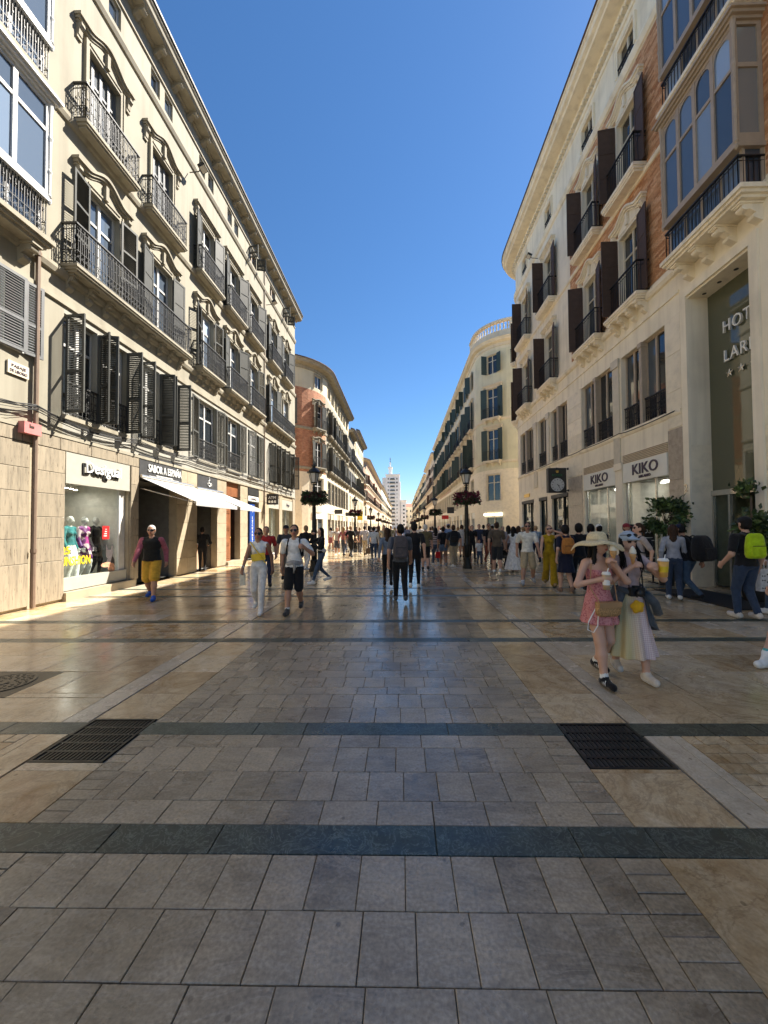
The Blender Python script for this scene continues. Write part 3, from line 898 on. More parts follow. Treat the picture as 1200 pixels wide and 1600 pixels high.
def blocks(root, path, u0, u1, courses, mat, w0, w1, name='stone_block', cols=1, gap=.008):
    """facing stones, one object each"""
    for (a, b) in zip(courses[:-1], courses[1:]):
        for c in range(cols):
            p, q = u0 + (u1 - u0) * c / cols, u0 + (u1 - u0) * (c + 1) / cols
            mb = MB(); L = (q - p - gap) / 2; e = .006
            H = (b - a) - gap
            n = mb.pts([(-L, -w0, 0), (L, -w0, 0), (L, -w0, H), (-L, -w0, H), (-L, -w1 + e, 0), (L, -w1 + e, 0), (L, -w1 + e, H), (-L, -w1 + e, H),
                        (-L + e, -w1, e), (L - e, -w1, e), (L - e, -w1, H - e), (-L + e, -w1, H - e)])
            for kk in (0, 4):
                for i in range(4):
                    j = (i + 1) % 4; mb.face((n + kk + i, n + kk + j, n + kk + 4 + j, n + kk + 4 + i))
            mb.face((n + 8, n + 9, n + 10, n + 11))
            fpart(root, path, (p + q) / 2, name, mb, [mat], 0, a + gap / 2)
def mirador(root, path, u, L, zs, dep, fmat, smat, imat, bays=4, arch=True, corbels=4, gz=(1.15, 3.9), ornate=False, pane='pane_blue'):
    """glazed bay: slab on consoles, open railing zone, projecting glazed box, cornice. zs = slab top"""
    g0, g1 = gz
    loc, h = at_path(path, root, u, 0, zs)
    o = put('bay_window', None, root, loc, h)
    mb = MB()
    for d, a, b in ((dep + .05, -.10, 0), (dep, -.17, -.10), (dep - .06, -.24, -.17)): mb.fb(-L / 2 - (d - dep) - .08, L / 2 + (d - dep) + .08, 0, d, a, b)
    put('slab', mb.mesh('bay_slab', [smat]), o)
    if corbels:
        cm = corbel_mesh(.17, dep * .8, .42, smat)
        for i in range(corbels): put('corbel', cm, o, (-L / 2 + .18 + (L - .36) * i / max(1, corbels - 1), .003, -.242))
    # lower zone: posts, low panes behind a railing
    mb = MB(); d0 = dep - .14
    n = bays
    for i in range(n + 1):
        x = -L / 2 + .06 + (L - .12) * i / n; mb.fb(x - .035, x + .035, d0 - .06, d0, 0, g0)
    for s in (-1, 1): mb.fb(s * (L / 2 - .06) - .035, s * (L / 2 - .06) + .035, .0, .07, 0, g0)
    put('lower_frame', mb.mesh('lower_frame', [fmat]), o)
    bw = (L - .12) / n
    pm = pane_mesh(round(bw - .07, 3), round(g0, 3), pane)
    for i in range(n): put('pane', pm, o, (-L / 2 + .06 + bw * (i + .5), -d0 + .03, 0))
    for s in (-1, 1): put('pane', pane_mesh(round(d0 - .1, 3), round(g0, 3), pane), o, (s * (L / 2 - .06), -d0 / 2, 0), PI / 2)
    put('railing', rail_mesh(round(L, 3), round(dep - .04, 3), .72 if not ornate else 1.0, imat, ornate, True, .12), o)
    # glazed box
    mb = MB(); D = dep; H = g1 - g0; A, B = g0, g1
    mb.fb(-L / 2 - .03, L / 2 + .03, 0, D + .03, A - .1, A)          # bottom board
    mb.fb(-L / 2, L / 2, 0, D, A, A + .10)
    mb.fb(-L / 2, L / 2, 0, D, B - .08, B)
    for d, a, b in ((D + .05, B, B + .07), (D + .11, B + .07, B + .14), (D + .16, B + .14, B + .20)): mb.fb(-L / 2 - (d - D), L / 2 + (d - D), 0, d, a, b)
    zt = A + H * (.64 if arch else .70)
    for i in range(n + 1):
        x = -L / 2 + .045 + (L - .09) * i / n; mb.fb(x - .045, x + .045, D - .08, D, A + .10, B - .08)
    for i in range(n):
        xa = -L / 2 + .045 + (L - .09) * i / n + .045; xb = -L / 2 + .045 + (L - .09) * (i + 1) / n - .045
        mb.fb(xa, xb, D - .07, D - .01, zt - .04, zt + .04)
        if arch:           # round-headed lights: spandrel pieces
            cx = (xa + xb) / 2; r = (xb - xa) / 2 - .03; zc = B - .08 - .05 - r
            for s in (-1, 1):
                prev = None
                for k in range(9):
                    a = PI / 2 * k / 8; px, pz = cx + s * r * math.cos(a), zc + r * math.sin(a)
                    edge = (cx + s * (xb - xa) / 2, pz) if k < 8 else (cx + s * (xb - xa) / 2, pz)
                    if prev:
                        q = [(prev[0], -D + .015, prev[1]), (px, -D + .015, pz), (edge[0], -D + .015, pz), (edge[0], -D + .015, prev[1])]
                        mb.quad(*q)
                    prev = (px, pz)
                mb.quad((cx + s * (xb - xa) / 2, -D + .015, zt + .04), (cx + s * r, -D + .015, zt + .04), (cx + s * r, -D + .015, zc), (cx + s * (xb - xa) / 2, -D + .015, zc))
            mb.fb(xa, xb, D - .06, D - .014, zc + r, B - .08)
    for s in (-1, 1):      # sides
        x = s * L / 2; xi = x - s * .07
        mb.box(min(x, xi), max(x, xi), -.10, 0, A + .10, B - .08)
        mb.box(min(x, xi), max(x, xi), -D + .08, -.10, zt - .05, zt + .05)
        mb.box(min(x, xi), max(x, xi), -D + .08, -.10, A + .10, A + .22)
        # turned corner colonnette
        mb.lathe([(.03, 0), (.045, .04), (.03, .08), (.036, H * .25), (.05, H * .28), (.03, H * .31), (.038, H * .6), (.055, H * .64), (.035, H * .68), (.04, H * .9), (.06, H)], 8, (x, -D, A))
        mb.lathe([(.006, -.16), (.03, -.13), (.045, -.08), (.02, -.04), (.05, 0)], 8, (x, -D, A - .0))
    put('glazed_frame', mb.mesh('bay_frame', [fmat]), o)
    lw = (L - .09) / n
    for i in range(n):
        cx = -L / 2 + .045 + lw * (i + .5)
        put('pane', pane_mesh(round(lw - .08, 3), round(zt - A - .12, 3), pane), o, (cx, -D + .045, A + .1))
        put('pane', pane_mesh(round(lw - .08, 3), round(B - zt - .08, 3), pane), o, (cx, -D + .045, zt))
    for s in (-1, 1): put('pane', pane_mesh(round(D - .18, 3), round(H - .25, 3), 'pane_curtain'), o, (s * (L / 2 - .04), -D / 2 - .01, A + .15), PI / 2)
    return o

LA = Path(-8, Y0L, PI / 2, [(28.6 - Y0L, 0)])
def uL(y): return y - Y0L
A = thing('cream_building', 'cream stuccoed corner building on the left with grey shutters and iron balconies', 'building', (-8, 18, 0))
P1c = [10.0, 12.5, 15.45, 17.95, 20.4, 23.6, 26.2]
mezz = [(8.87, 10.98), (11.5, 13.53), (14.84, 16.39), (17.35, 18.81), (19.77, 21.28), (22.94, 24.87), (25.54, 27.79)]
holes = [(uL(c) - .55, uL(c) + .55, 8.0, 10.45) for c in P1c] + [(uL(c) - .55, uL(c) + .55, 11.78, 14.1) for c in P1c]
holes += [(uL(a), uL(b), 4.42, 6.85, .32) for a, b in mezz]
attic = []
for i, c in enumerate(P1c):
    if i in (4, 5, 6): attic.append((c, 1.0))
    else: attic += [(c - .36, .46), (c + .36, .46)]
holes += [(uL(c) - w / 2, uL(c) + w / 2, 16.02, 16.68, .2) for c, w in attic]
z_l = lambda u, z: 1 if (4.0 < z < 6.98 and u > uL(8.3)) else 0
put('wall', wall_mesh('facade', LA, A, 0, LA.len, 3.9, 17.50, holes, ['stucco_cream', 'stucco_mezz'], .26, 0, z_l, {'z': [6.98]}), A)
shops_l = [(8.95, 11.12, .0, 3.70), (11.5, 13.46, 0, 4.02), (14.84, 16.45, 0, 4.1 - .22), (17.36, 18.82, 0, 3.86), (19.77, 21.29, 0, 3.87), (22.94, 24.87, 0, 3.6), (25.54, 27.95, 0, 3.6)]
gh = [(uL(a), uL(b), c, min(d, 3.88), .25) for a, b, c, d in shops_l]
put('ground_floor_wall', wall_mesh('ground_wall', LA, A, 0, LA.len, 0, 3.9, gh, ['limestone'], .25, -.03), A)
shell(A, LA, 0, LA.len, 17.6, 14)
# mouldings
for nm, prof in (('string_course', [(0, 7.0), (.05, 7.02), (.05, 7.12), (0, 7.14)]), ('string_course', [(0, 7.62), (.06, 7.64), (.10, 7.74), (.10, 7.82), (0, 7.84)]),
                 ('string_course', [(0, 11.5), (.05, 11.52), (.09, 11.62), (.09, 11.72), (0, 11.74)]), ('string_course', [(0, 15.58), (.05, 15.6), (.10, 15.72), (.10, 15.82), (0, 15.84)]),
                 ('string_course', [(0, 16.76), (.05, 16.77), (.05, 16.83), (0, 16.84)]), ('string_course', [(-.03, 3.84), (.05, 3.85), (.05, 3.93), (0, 3.94)])):
    put(nm, sweep_mesh(nm, LA, A, 0, LA.len, prof, ['stucco_trim']), A)
co = put('cornice', sweep_mesh('cornice', LA, A, 0, LA.len + .3, [(0, 17.34), (.07, 17.36), (.09, 17.43), (.40, 17.46), (.42, 17.51), (.46, 17.54), (.49, 17.67), (.53, 17.70), (.53, 17.78), (0, 17.80)], ['stucco_trim']), A)
put('gutter', sweep_mesh('gutter', LA, A, 0, LA.len + .3, [(.47, 17.785), (.58, 17.785), (.58, 17.87), (.3, 17.95), (.3, 17.805)], ['gutter']), A)
cb = MB(); cb.prism([(0, 0), (.34, 0), (.35, -.05), (.28, -.11), (.20, -.08), (.13, -.15), (.07, -.21), (0, -.23)], lambda p: (-.09, -p[0], p[1]), lambda p: (.09, -p[0], p[1]))
cb.fb(-.12, .12, 0, .37, 0.0, .03); cbm = cb.mesh('cornice_bracket', ['stucco_trim'])
y = 7.2
while y < 28.4:
    (lx, ly, _), h = at_path(LA, A, uL(y), .005, 17.42); put('bracket', cbm, co, (lx, ly, 17.42), h); y += .98
# windows, upper floors
HD = (1.95, .28, .18, 'stucco_trim')
wr = random.Random(11)
for i, c in enumerate(P1c):
    u = uL(c)
    if i < 2: s1, s2 = (172, 172), None
    else: s1, s2 = (wr.choice((172, 165)), wr.choice((150, 162, 170))), (wr.choice((175, 168)), wr.choice((150, 165)))
    if i == 6: s1 = None
    window(A, LA, u, 8.0, 1.1, 2.45, tr=1.75, shut=s1, hood=(*HD, .22), surround='stucco_trim', slat=(i % 2 == 0), panels=3, pane='pane_blue', sw=.56)
    if i < 2:      # closed pale inner shutters
        window(A, LA, u, 11.78, 1.1, 2.32, 'shutter_grey_pale', 'pane_curtain', tr=1.7, leaves=4, hood=(*HD, .22), surround='stucco_trim')
    else:
        window(A, LA, u, 11.78, 1.1, 2.32, tr=1.7, shut=s2, hood=(1.95, .0 if i in (2, 3, 4) else .26, .18, 'stucco_trim', .22), surround='stucco_trim', panels=3, sw=.56, slat=False)
    balcony(A, LA, u, 11.78, 1.95, .36, 'stucco_trim', 'iron_grey', True, 0, rail_h=.92, th=.18)
for (a, b, k) in ((8.75, 13.75, 9), (14.5, 16.45, 4), (16.98, 18.95, 4), (19.4, 21.4, 4), (22.5, 27.35, 9)):
    balcony(A, LA, uL((a + b) / 2), 7.98, b - a, .40, 'stucco_trim', 'iron_grey', True, k, .40, .98, th=.17, cdep=.2)
for i, (c, w) in enumerate(attic):
    window(A, LA, uL(c), 16.02, w, .66, 'frame_taupe' if w > .6 else 'frame_white', leaves=1 if w < .6 else 2, setback=.14, shut=(100, 100) if w > .6 and i % 2 == 0 else None, split=True)
# mezzanine: paired casements, shutters standing out, iron fronts
for i, (a, b) in enumerate(mezz):
    wd = b - a
    if wd > 1.9:
        for k, c in enumerate((a + wd * .25, a + wd * .75)):
            w = wd / 2 - .08
            sh = [((95, 100), (120, 85)), ((92, 98), (75, 90)), None, None, None, ((100, 95), (98, 92)), ((95, 90), (100, 94))][i][k]
            window(A, LA, uL(c), 4.45, w, 2.38, tr=1.72, shut=sh, setback=.2, sw=w / 2, smat='shutter_grey')
            fpart(A, LA, uL(c), 'railing', rail_mesh(round(w, 3), 0.0, .78, 'iron_grey', True, False), None, .02, 4.45)
        mb = MB(); mb.fb(-.075, .075, -.2, .02, 0, 2.43); fpart(A, LA, uL((a + b) / 2), 'mullion', mb, ['stucco_mezz'], 0, 4.42)
    else:
        w = wd - .12
        window(A, LA, uL((a + b) / 2), 4.45, w, 2.38, tr=1.72, shut=(172, 170) if i != 4 else (20, 172), setback=.2, smat='shutter_grey', sw=w * .42)
        fpart(A, LA, uL((a + b) / 2), 'railing', rail_mesh(round(w, 3), 0.0, .78, 'iron_grey', True, False), None, .02, 4.45)
    mb = MB(); mb.fb(-wd / 2 - .02, wd / 2 + .02, 0, .07, -.1, 0); fpart(A, LA, uL((a + b) / 2), 'sill', mb, ['stucco_trim'], 0, 4.42)
# glazed white bays at the near end
mirador(A, LA, uL(6.55), 2.9, 7.97, .42, 'frame_white', 'stucco_trim', 'iron_grey', 4, False, 3, (.9, 2.95), True, 'pane_blue')
mirador(A, LA, uL(6.55), 2.9, 11.35, .42, 'frame_white', 'stucco_trim', 'iron_grey', 4, False, 0, (.95, 3.0), True, 'pane_blue')
wnd = window(A, LA, uL(7.42), 5.42, .95, 1.6, shut=(4, None), setback=.02, smat='shutter_grey_pale', sw=.93)
put('shutter', shutter_mesh(.36, 1.58, 'shutter_grey_pale', True, 2), wnd, (.475, -.05, .01), math.radians(-12))
# drain pipe on the facade
mb = MB(); mb.tube([(0, 0, .02), (0, 0, 17.2)], .045, 8)
for z in (1.2, 3.8, 7.7, 11.6, 15.6): mb.lathe([(.06, 0), (.06, .08)], 8, (0, 0, z))
fpart(A, LA, uL(8.13), 'drain_pipe', mb, ['pipe'], .075)
mb = MB(); mb.tube([(0, 0, .02), (0, 0, 17.2)], .035, 8); dp = mb.mesh('drain_pipe', ['pipe'])
fpart(A, LA, uL(22.05), 'drain_pipe', dp, None, .06)
# travertine facing round the first shop
crs = [.06, .97, 1.5, 1.98, 2.51, 3.01, 3.55]
blocks(A, LA, uL(5.2), uL(7.02), crs, 'travertine', -.03, .035); blocks(A, LA, uL(7.02), uL(8.06), crs, 'travertine', -.03, .035); blocks(A, LA, uL(8.2), uL(8.93), crs, 'travertine', -.03, .035)
blocks(A, LA, uL(11.14), uL(11.48), [.2, .97, 1.5, 1.98, 2.51, 3.01, 3.55], 'travertine', -.03, .035)
blocks(A, LA, uL(5.2), uL(11.48), [3.56, 3.84], 'travertine', -.03, .035, cols=7)
for a, b in ((13.48, 14.82), (16.47, 17.34), (18.84, 19.75), (21.31, 22.92), (24.89, 25.52), (27.97, 28.58)):
    blocks(A, LA, uL(a), uL(b), [.03, .62, 1.25, 1.9, 2.55, 3.2, 3.84], 'limestone', -.03, .02 if a < 14 else .01, cols=2 if b - a > 1.1 else 1)
emit('lit_spot', (1., .93, .82), 55.); emit('lit_panel', (1., .95, .88), 8.)
# the fashion shop window
R1 = room(A, LA, uL(8.95), uL(11.12), .22, 3.0, 2.2, 'room_white', 'room_olive', 'room_grey', -.24)
def fbox_part(name, mat, u, w0, w1, hw, z0, z1, par=A, path=LA):
    mb = MB(); mb.fb(-hw, hw, w0, w1, z0, z1); return fpart(par, path, u, name, mb, [mat])
fbox_part('sign_board', 'sign_cream', uL(10.03), -.2, .02, 1.07, 2.80, 3.68)
lettering(A, LA, uL(10.02), .035, 3.08, 'Desigual', .40, 'sign_black', .03, .004, 1.2)  # black copy set back and lower: the white letters' cast shadow, built in
lettering(A, LA, uL(10.08), .075, 3.13, 'Desigual', .40, 'letter_white', .03, .002, 1.2)
fbox_part('window_sill', 'sign_cream', uL(10.03), -.25, -.05, 1.07, .22, .52)
fbox_part('step', 'limestone', uL(10.1), -.25, .10, 1.18, 0, .2)
mb = MB()
for x in (-1.03, .82): mb.fb(x - .03, x + .03, -.14, -.08, .52, 2.80)
fpart(A, LA, uL(10.03), 'window_frame', mb, ['frame_white'])
fpart(A, LA, uL(9.92), 'pane', pane_mesh(1.84, 2.26, 'shop_glass'), None, -.11, .53)
fbox_part('side_panel', 'room_white', uL(10.98), -.22, -.12, .12, .52, 2.80)
lettering(A, LA, uL(9.42), -.098, .82, 'UNSHION', .30, 'yellow_sign', .004, .008, .86); lettering(A, LA, uL(9.12), -.098, 1.10, '25', .25, 'yellow_sign', .004, .008)
fbox_part('red_notice', 'red_sign', uL(10.36), -.1, -.095, .12, 1.42, 1.78)
for k in range(4):
    mb = MB(); mb.fb(-.08 + .02 * k, .03, -.094, -.09, 1.5 + .06 * k, 1.52 + .06 * k); fpart(A, LA, uL(10.36), 'notice_line', mb, ['letter_white'])
# dog print stuck inside the glass
mb = MB()
def disc(c, rx, rz, w, n=14, a0=0): 
    k = mb.pts([(c[0] + rx * math.cos(2 * PI * i / n + a0), -w, c[1] + rz * math.sin(2 * PI * i / n + a0)) for i in range(n)]); mb.face([k + i for i in range(n)])
disc((0, 1.0), .13, .13, -.098); disc((.05, .74), .15, .22, -.0985)
for s in (-1, 1):
    k = mb.pts([(s * .12, .099, 1.02), (s * .04, .099, 1.10), (s * .12, .099, 1.3)]); mb.face((k, k + 1, k + 2))
mb.mi = 1; disc((-.1, .72), .2, .07, -.096, 14); disc((.08, .6), .12, .16, -.0965)
fpart(A, LA, uL(10.5), 'window_print', mb, ['print_dark', 'print_skin'])
for k in range(6):     # ceiling spots in the window
    mb = MB(); mb.lathe([(.05, 0), (.06, .12)], 8); sp_ = put('spot_lamp', mb.mesh('spot', ['frame_white']), R1, (-.8 + .28 * k, .35 + .12 * k, 2.80)); mb = MB(); mb.lathe([(.045, -.004), (.045, -.002)], 8); put('lit_lens', mb.mesh('lens', ['lit_spot']), sp_)
# slate sign, open shop front, café and awnings
fbox_part('sign_board', 'sign_slate', uL(12.62), -.2, .03, 1.12, 3.24, 3.87 + .12)
lettering(A, LA, uL(12.78), .05, 3.50, 'SABOR A ESPAÑA', .34, 'letter_white', .02, .001, 1.8)
fbox_part('sign_rule', 'letter_white', uL(12.75), .03, .036, .8, 3.36, 3.375); fbox_part('sign_rule', 'letter_white', uL(12.75), .03, .036, .45, 3.40, 3.425)
R2_ = room(A, LA, uL(11.5), uL(13.46), .02, 3.2, 3.2, 'room_grey', 'room_dark', 'room_grey', -.25)
mb = MB(); mb.box(-.95, .1, 2.2, 2.3, .02, 2.6); put('wood_panel', mb.mesh('panel', ['wood_dark']), R2_)
mb = MB(); mb.box(-.85, -.2, 2.12, 2.18, 1.9, 2.2); put('display', mb.mesh('display', ['wood_door']), R2_)
mb = MB(); mb.box(-.85, .0, 1.6, 2.1, .02, .9); put('counter', mb.mesh('counter', ['wood_door']), R2_)
fbox_part('sign_board', 'sign_slate', uL(15.645), -.2, .02, .80, 3.32, 3.86)
mb = MB()
pts = [(.13 * math.cos(a), -.03, .13 * math.sin(a)) for a in [PI + PI * i / 10 for i in range(11)]]
mb.tube(pts, .018, 5); mb.tube([(.13, -.03, 0), (.22, -.03, -.02), (.2, -.03, -.1), (.1, -.03, -.08)], .014, 5)
mb.tube([(.02, -.03, .02), (-.03, -.03, .08), (.05, -.03, .14), (0, -.03, .24)], .015, 5); mb.tube([(.12, -.03, .0), (-.12, -.03, .0)], .012, 5)
fpart(A, LA, uL(15.72), 'cup_emblem', mb, ['letter_white'], .005, 3.56)
R3_ = room(A, LA, uL(14.84), uL(16.45), .02, 3.3, 2.8, 'room_grey', 'room_olive', 'room_grey', -.25)
mb = MB(); mb.box(-.1, .8, .25, .7, .02, 1.0); ct = put('counter', mb.mesh('counter', ['brick_red']), R3_)
mb = MB(); mb.box(-.14, .82, .2, .75, 1.0, 1.05); put('counter_top', mb.mesh('counter_top', ['frame_white']), R3_)
mb = MB(); mb.box(-.4, .5, 1.2, 1.3, 2.1, 2.16); put('light_bar', mb.mesh('light_bar', ['wood_light']), R3_)
def awning(y0, y1, z0, z1, out):
    o = fpart(A, LA, uL((y0 + y1) / 2), 'awning', MB().prism([(0.03, z0), (out, z1), (out, z1 - .012), (0.03, z0 - .012)], lambda p: (-(y1 - y0) / 2, -p[0], p[1]), lambda p: ((y1 - y0) / 2, -p[0], p[1])), ['awning'])
    w = (y1 - y0) / 2
    mb = MB(); mb.fb(-w, w, out, out + .02, z1 - .13, z1 + .005); put('valance', mb.mesh('valance', ['awning']), o)
    mb = MB(); mb.fb(-w, w, out - .05, out - .004, z1 - .06, z1 - .015); mb.tube([(-w, -.06, z0 + .03), (w, -.06, z0 + .03)], .05, 8); put('front_bar', mb.mesh('front_bar', ['metal_pale']), o)
    for s in (-1, 1):
        mb = MB(); mb.tube([(s * (w - .06), -.02, z0 - .35), (s * (w - .1), -out * .55, (z0 + z1) / 2 - .22), (s * (w - .06), -out + .03, z1 - .04)], .02, 6); put('arm', mb.mesh('arm', ['metal_pale']), o)
awning(11.52, 14.42, 3.28, 2.52, 1.75); awning(14.7, 16.85, 3.24, 2.52, 1.75)
# carved wooden house door
R4_ = room(A, LA, uL(17.36), uL(18.82), .02, 3.86, 1.6, 'wood_dark', 'room_dark', 'room_grey', -.26)
fbox_part('transom', 'wood_door', uL(18.09), -.2, -.1, .72, 3.2, 3.86)
dr = fbox_part('door', 'wood_door', uL(17.74), -.22, -.14, .35, .16, 3.15)
for k, (a, b) in enumerate(((.3, .8), (.9, 1.5), (1.6, 2.25), (2.4, 3.0))):
    mb = MB(); mb.fb(-.25, .25, -.14, -.115, a, b); mb.fb(-.18, .18, -.115, -.10, a + .08, b - .08); put('door_panel', mb.mesh('door_panel', ['wood_door']), dr)
mb = MB(); mb.ell((.24, .10, 1.25), (.03, .03, .03)); put('door_knob', mb.mesh('door_knob', ['letter_gold']), dr)
fbox_part('step', 'limestone', uL(18.09), -.28, .12, .78, 0, .15)
# exchange office
R5_ = room(A, LA, uL(19.77), uL(21.29), .02, 3.1, 1.8, 'room_grey', 'room_dark', 'room_grey', -.25)
fbox_part('shop_fascia', 'sign_black', uL(20.53), -.2, .0, .75, 3.05, 3.865)
fbox_part('sign_board', 'sign_white', uL(20.53), 0, .02, .70, 3.12, 3.38)
lettering(A, LA, uL(20.5), .024, 3.17, 'CHANGE', .2, 'letter_ink', .008, .004, .9)
for k in range(7): fbox_part('louvre_slat', 'iron_grey', uL(20.53), 0, .02, .7, 3.46 + .055 * k, 3.49 + .055 * k)
bsn = fbox_part('blue_banner', 'blue_sign', uL(20.55), -.12, -.06, .33, .75, 3.0)
for k, chh in enumerate('BT EXCHANGE'):
    if chh != ' ': lettering(A, LA, uL(20.55), -.055, 2.72 - .185 * k, chh, .2, 'letter_white', .006, .003)
fpart(A, LA, uL(19.98), 'pane', pane_mesh(.4, 2.9, 'shop_glass'), None, -.14, .1)
# last two shops
for (a, b, sc) in ((22.94, 24.87, 0), (25.54, 27.95, 1)):
    room(A, LA, uL(a), uL(b), .02, 3.0, 2.0, 'room_white', 'room_olive', 'room_grey', -.25)
    c = uL((a + b) / 2); hw = (b - a) / 2 - .02
    fbox_part('sign_board', 'sign_cream', c, -.2, -.01, hw, 2.9, 3.58)
    mb = MB(); mb.tube([(-.3, -.03, .0), (-.24, -.03, .2), (-.2, -.03, .02), (-.1, -.03, .12), (-.06, -.03, 0), (.03, -.03, .12), (.06, -.03, -.08), (.12, -.03, .1), (.16, -.03, 0), (.26, -.03, .12), (.3, -.03, 0)], .016, 4)
    fpart(A, LA, c, 'script_lettering', mb, ['letter_ink'], 0, 3.18)
    fpart(A, LA, c, 'pane', pane_mesh(round(2 * hw - .1, 3), 2.75, 'shop_glass'), None, -.15, .14)
    fbox_part('window_frame', 'frame_white', c, -.17, -.1, hw, .02, .13)
    mb = MB(); mb.fb(-.025, .025, -.17, -.1, .13, 2.9); fpart(A, LA, c, 'mullion', mb, ['metal_pale'])
# things fixed to the facade
pl = thing('street_plaque', 'cream street name plaque below the grey shutter beside the pipe', 'plaque', (-7.99, 7.78, 4.9))
mb = MB(); mb.fb(-.22, .22, 0, .03, 0, .26); put('plate', mb.mesh('plate', ['frame_cream']), pl, (0, 0, 0), PI / 2)
put('lettering', text_mesh('PASAJE', .085, .006, 'letter_ink', 0, 1., .3), pl, (.034, 0, .145), PI / 2); put('lettering', text_mesh('DE LIBORIO', .085, .006, 'letter_ink', 0, 1., .36), pl, (.034, 0, .04), PI / 2)
ab = thing('alarm_box', 'small pink alarm box on the travertine wall by the drain pipe', 'alarm box', (-7.96, 7.97, 3.72))
mb = MB(); mb.fb(-.19, .19, 0, .14, 0, .24); put('case', mb.mesh('case', ['pink_plastic']), ab, (0, 0, 0), PI / 2)
mb = MB(); mb.fb(-.08, .02, .14, .145, .12, .17); mb.fb(-.08, -.06, .14, .145, .17, .2); put('mark', mb.mesh('mark', ['wood_dark']), ab, (0, 0, 0), PI / 2)
def floodlight(x, y, z, rz, label, ang=.5):
    o = thing('floodlight', label, 'floodlight', (x, y, z), rz, 'floodlights on the facades')
    mb = MB(); mb.tube([(0, 0, 0), (0, -.35, .03), (0, -.42, .12)], .018, 6); put('arm', mb.mesh('arm', ['iron']), o)
    mb = MB(); c, s = math.cos(ang), math.sin(ang)
    mb.obox((0, -.5, .16), (.17, 0, 0), (0, .13 * c, -.13 * s), (0, .05 * s, .05 * c)); put('housing', mb.mesh('housing', ['iron']), o)
    mb = MB(); mb.obox((0, -.5 - .056 * s, .16 - .056 * c), (.14, 0, 0), (0, .1 * c, -.1 * s), (0, .004 * s, .004 * c)); put('lens', mb.mesh('lens', ['lamp_glass']), o)
floodlight(-7.95, 14.1, 15.2, PI / 2, 'black floodlight on the cream facade between the second and third windows')
floodlight(-7.95, 22.3, 14.9, PI / 2, 'black floodlight high on the cream facade near its far end')
hs = thing('hanging_sign', 'black projecting cash machine sign over the far shops on the left', 'sign', (-7.97, 22.3, 3.05))
mb = MB(); mb.box(.08, .74, -.05, .05, 0, .62); put('box', mb.mesh('box', ['sign_black']), hs)
mb = MB(); mb.tube([(0, 0, .5), (.1, 0, .5)], .02, 6); mb.tube([(0, 0, .1), (.1, 0, .1)], .02, 6); put('bracket', mb.mesh('bracket', ['iron']), hs)
put('lettering', text_mesh('ATM', .22, .006, 'letter_white', .004), hs, (.41, -.054, .33)); mb = MB()
for k in range(3): mb.box(.18 + .17 * k, .30 + .17 * k, -.054, -.05, .1, .24)
put('emblem', mb.mesh('emblem', ['metal_pale']), hs)
# cable bundles along the mezzanine
crng = random.Random(5)
for k in range(7):
    mb = MB(); pts = []; y = 5.5; zb = 4.34 + crng.uniform(-.1, .12)
    stops = [5.5, 8.1, 11.2, 14.2, 16.9, 19.3, 22.1, 25.2, 28.4]
    for a, b in zip(stops[:-1], stops[1:]):
        sag = crng.uniform(.02, .22) if a < 11 else crng.uniform(.0, .07)
        za = zb + crng.uniform(-.03, .03) - .03 * (a > 11)
        for i in range(6):
            s = i / 6; pts.append((.03 + .02 * k / 7 + .09, 0 + a + (b - a) * s, za - sag * 4 * s * (1 - s)))
    mb.tube(pts, .012 if k < 3 else .006, 4, cap=False)
    tag(put('cable', mb.mesh('cable', ['cable']), None, (-8, 0, 0)), 'dark cable of the bundle strung along the cream facade above the shops', 'cable', 'cables along the left facade')
# ------------------------------------------------------------------ right building (hotel: brick and cream)
RB = Path(8 + 2.2 + 11, 28.2, PI, [(11, 0), (2.2 * PI / 2, 2.2), (26.0 + 6, 0)])
UB = 11 + 2.2 * PI / 2
def uR(y): return UB + 26.0 - y
B_ = thing('hotel_building', 'brick and cream hotel building on the right with brown shutters and glazed bays', 'building', (8, 16, 0))
rc = [13.25, 15.95, 20.45, 24.35]; ucs = [uR(c) for c in rc] + [11 + 1.3, 11 - 2.0, 11 - 5.5]
holes = [(u - .58, u + .58, 9.22, 12.0) for u in ucs] + [(u - .58, u + .58, 13.45, 16.25) for u in ucs]
ratt = [(uR(13.2), .95), (uR(16.0), .95), (uR(20.35), .85), (uR(24.3), .85), (11 + 1.3, .8)]
holes += [(u - w / 2, u + w / 2, 17.95, 18.85, .2) for u, w in ratt]
rmez = [(11.64, 13.96), (14.56, 17.05), (18.51, 20.58), (21.22, 22.5), (23.3, 25.8)]
holes += [(uR(b), uR(a), 5.05, 7.75, .3) for a, b in rmez]
holes += [(uR(10.7), uR(8.76), 3.9, 8.05, .62, 'b')]
zr = lambda u, z: 1 if (9.3 < z < 17.5 and u > uR(17.9)) else 0
put('wall', wall_mesh('facade', RB, B_, 0, RB.len, 3.9, 20.1, holes, ['stucco_white', 'mortar'], .26, 0, zr, {'z': [9.3, 17.5], 'u': [uR(17.9)]}), B_)
rsh = [(8.76, 10.7, 0, 3.9), (11.61, 13.93, .0, 3.88), (14.43, 16.92, 0, 3.88), (18.55, 20.6, 0, 3.3), (21.23, 22.42, 0, 3.3), (23.39, 25.62, 0, 3.3)]
put('ground_floor_wall', wall_mesh('ground_wall', RB, B_, 0, RB.len, 0, 3.9, [(uR(b), uR(a), c, d, .62 if a < 9 else .25, 'bt' if a < 9 else 'b') for a, b, c, d in rsh], ['pale_stone'], .25, 0.), B_)
shell(B_, RB, 0, RB.len, 20.2, 16)
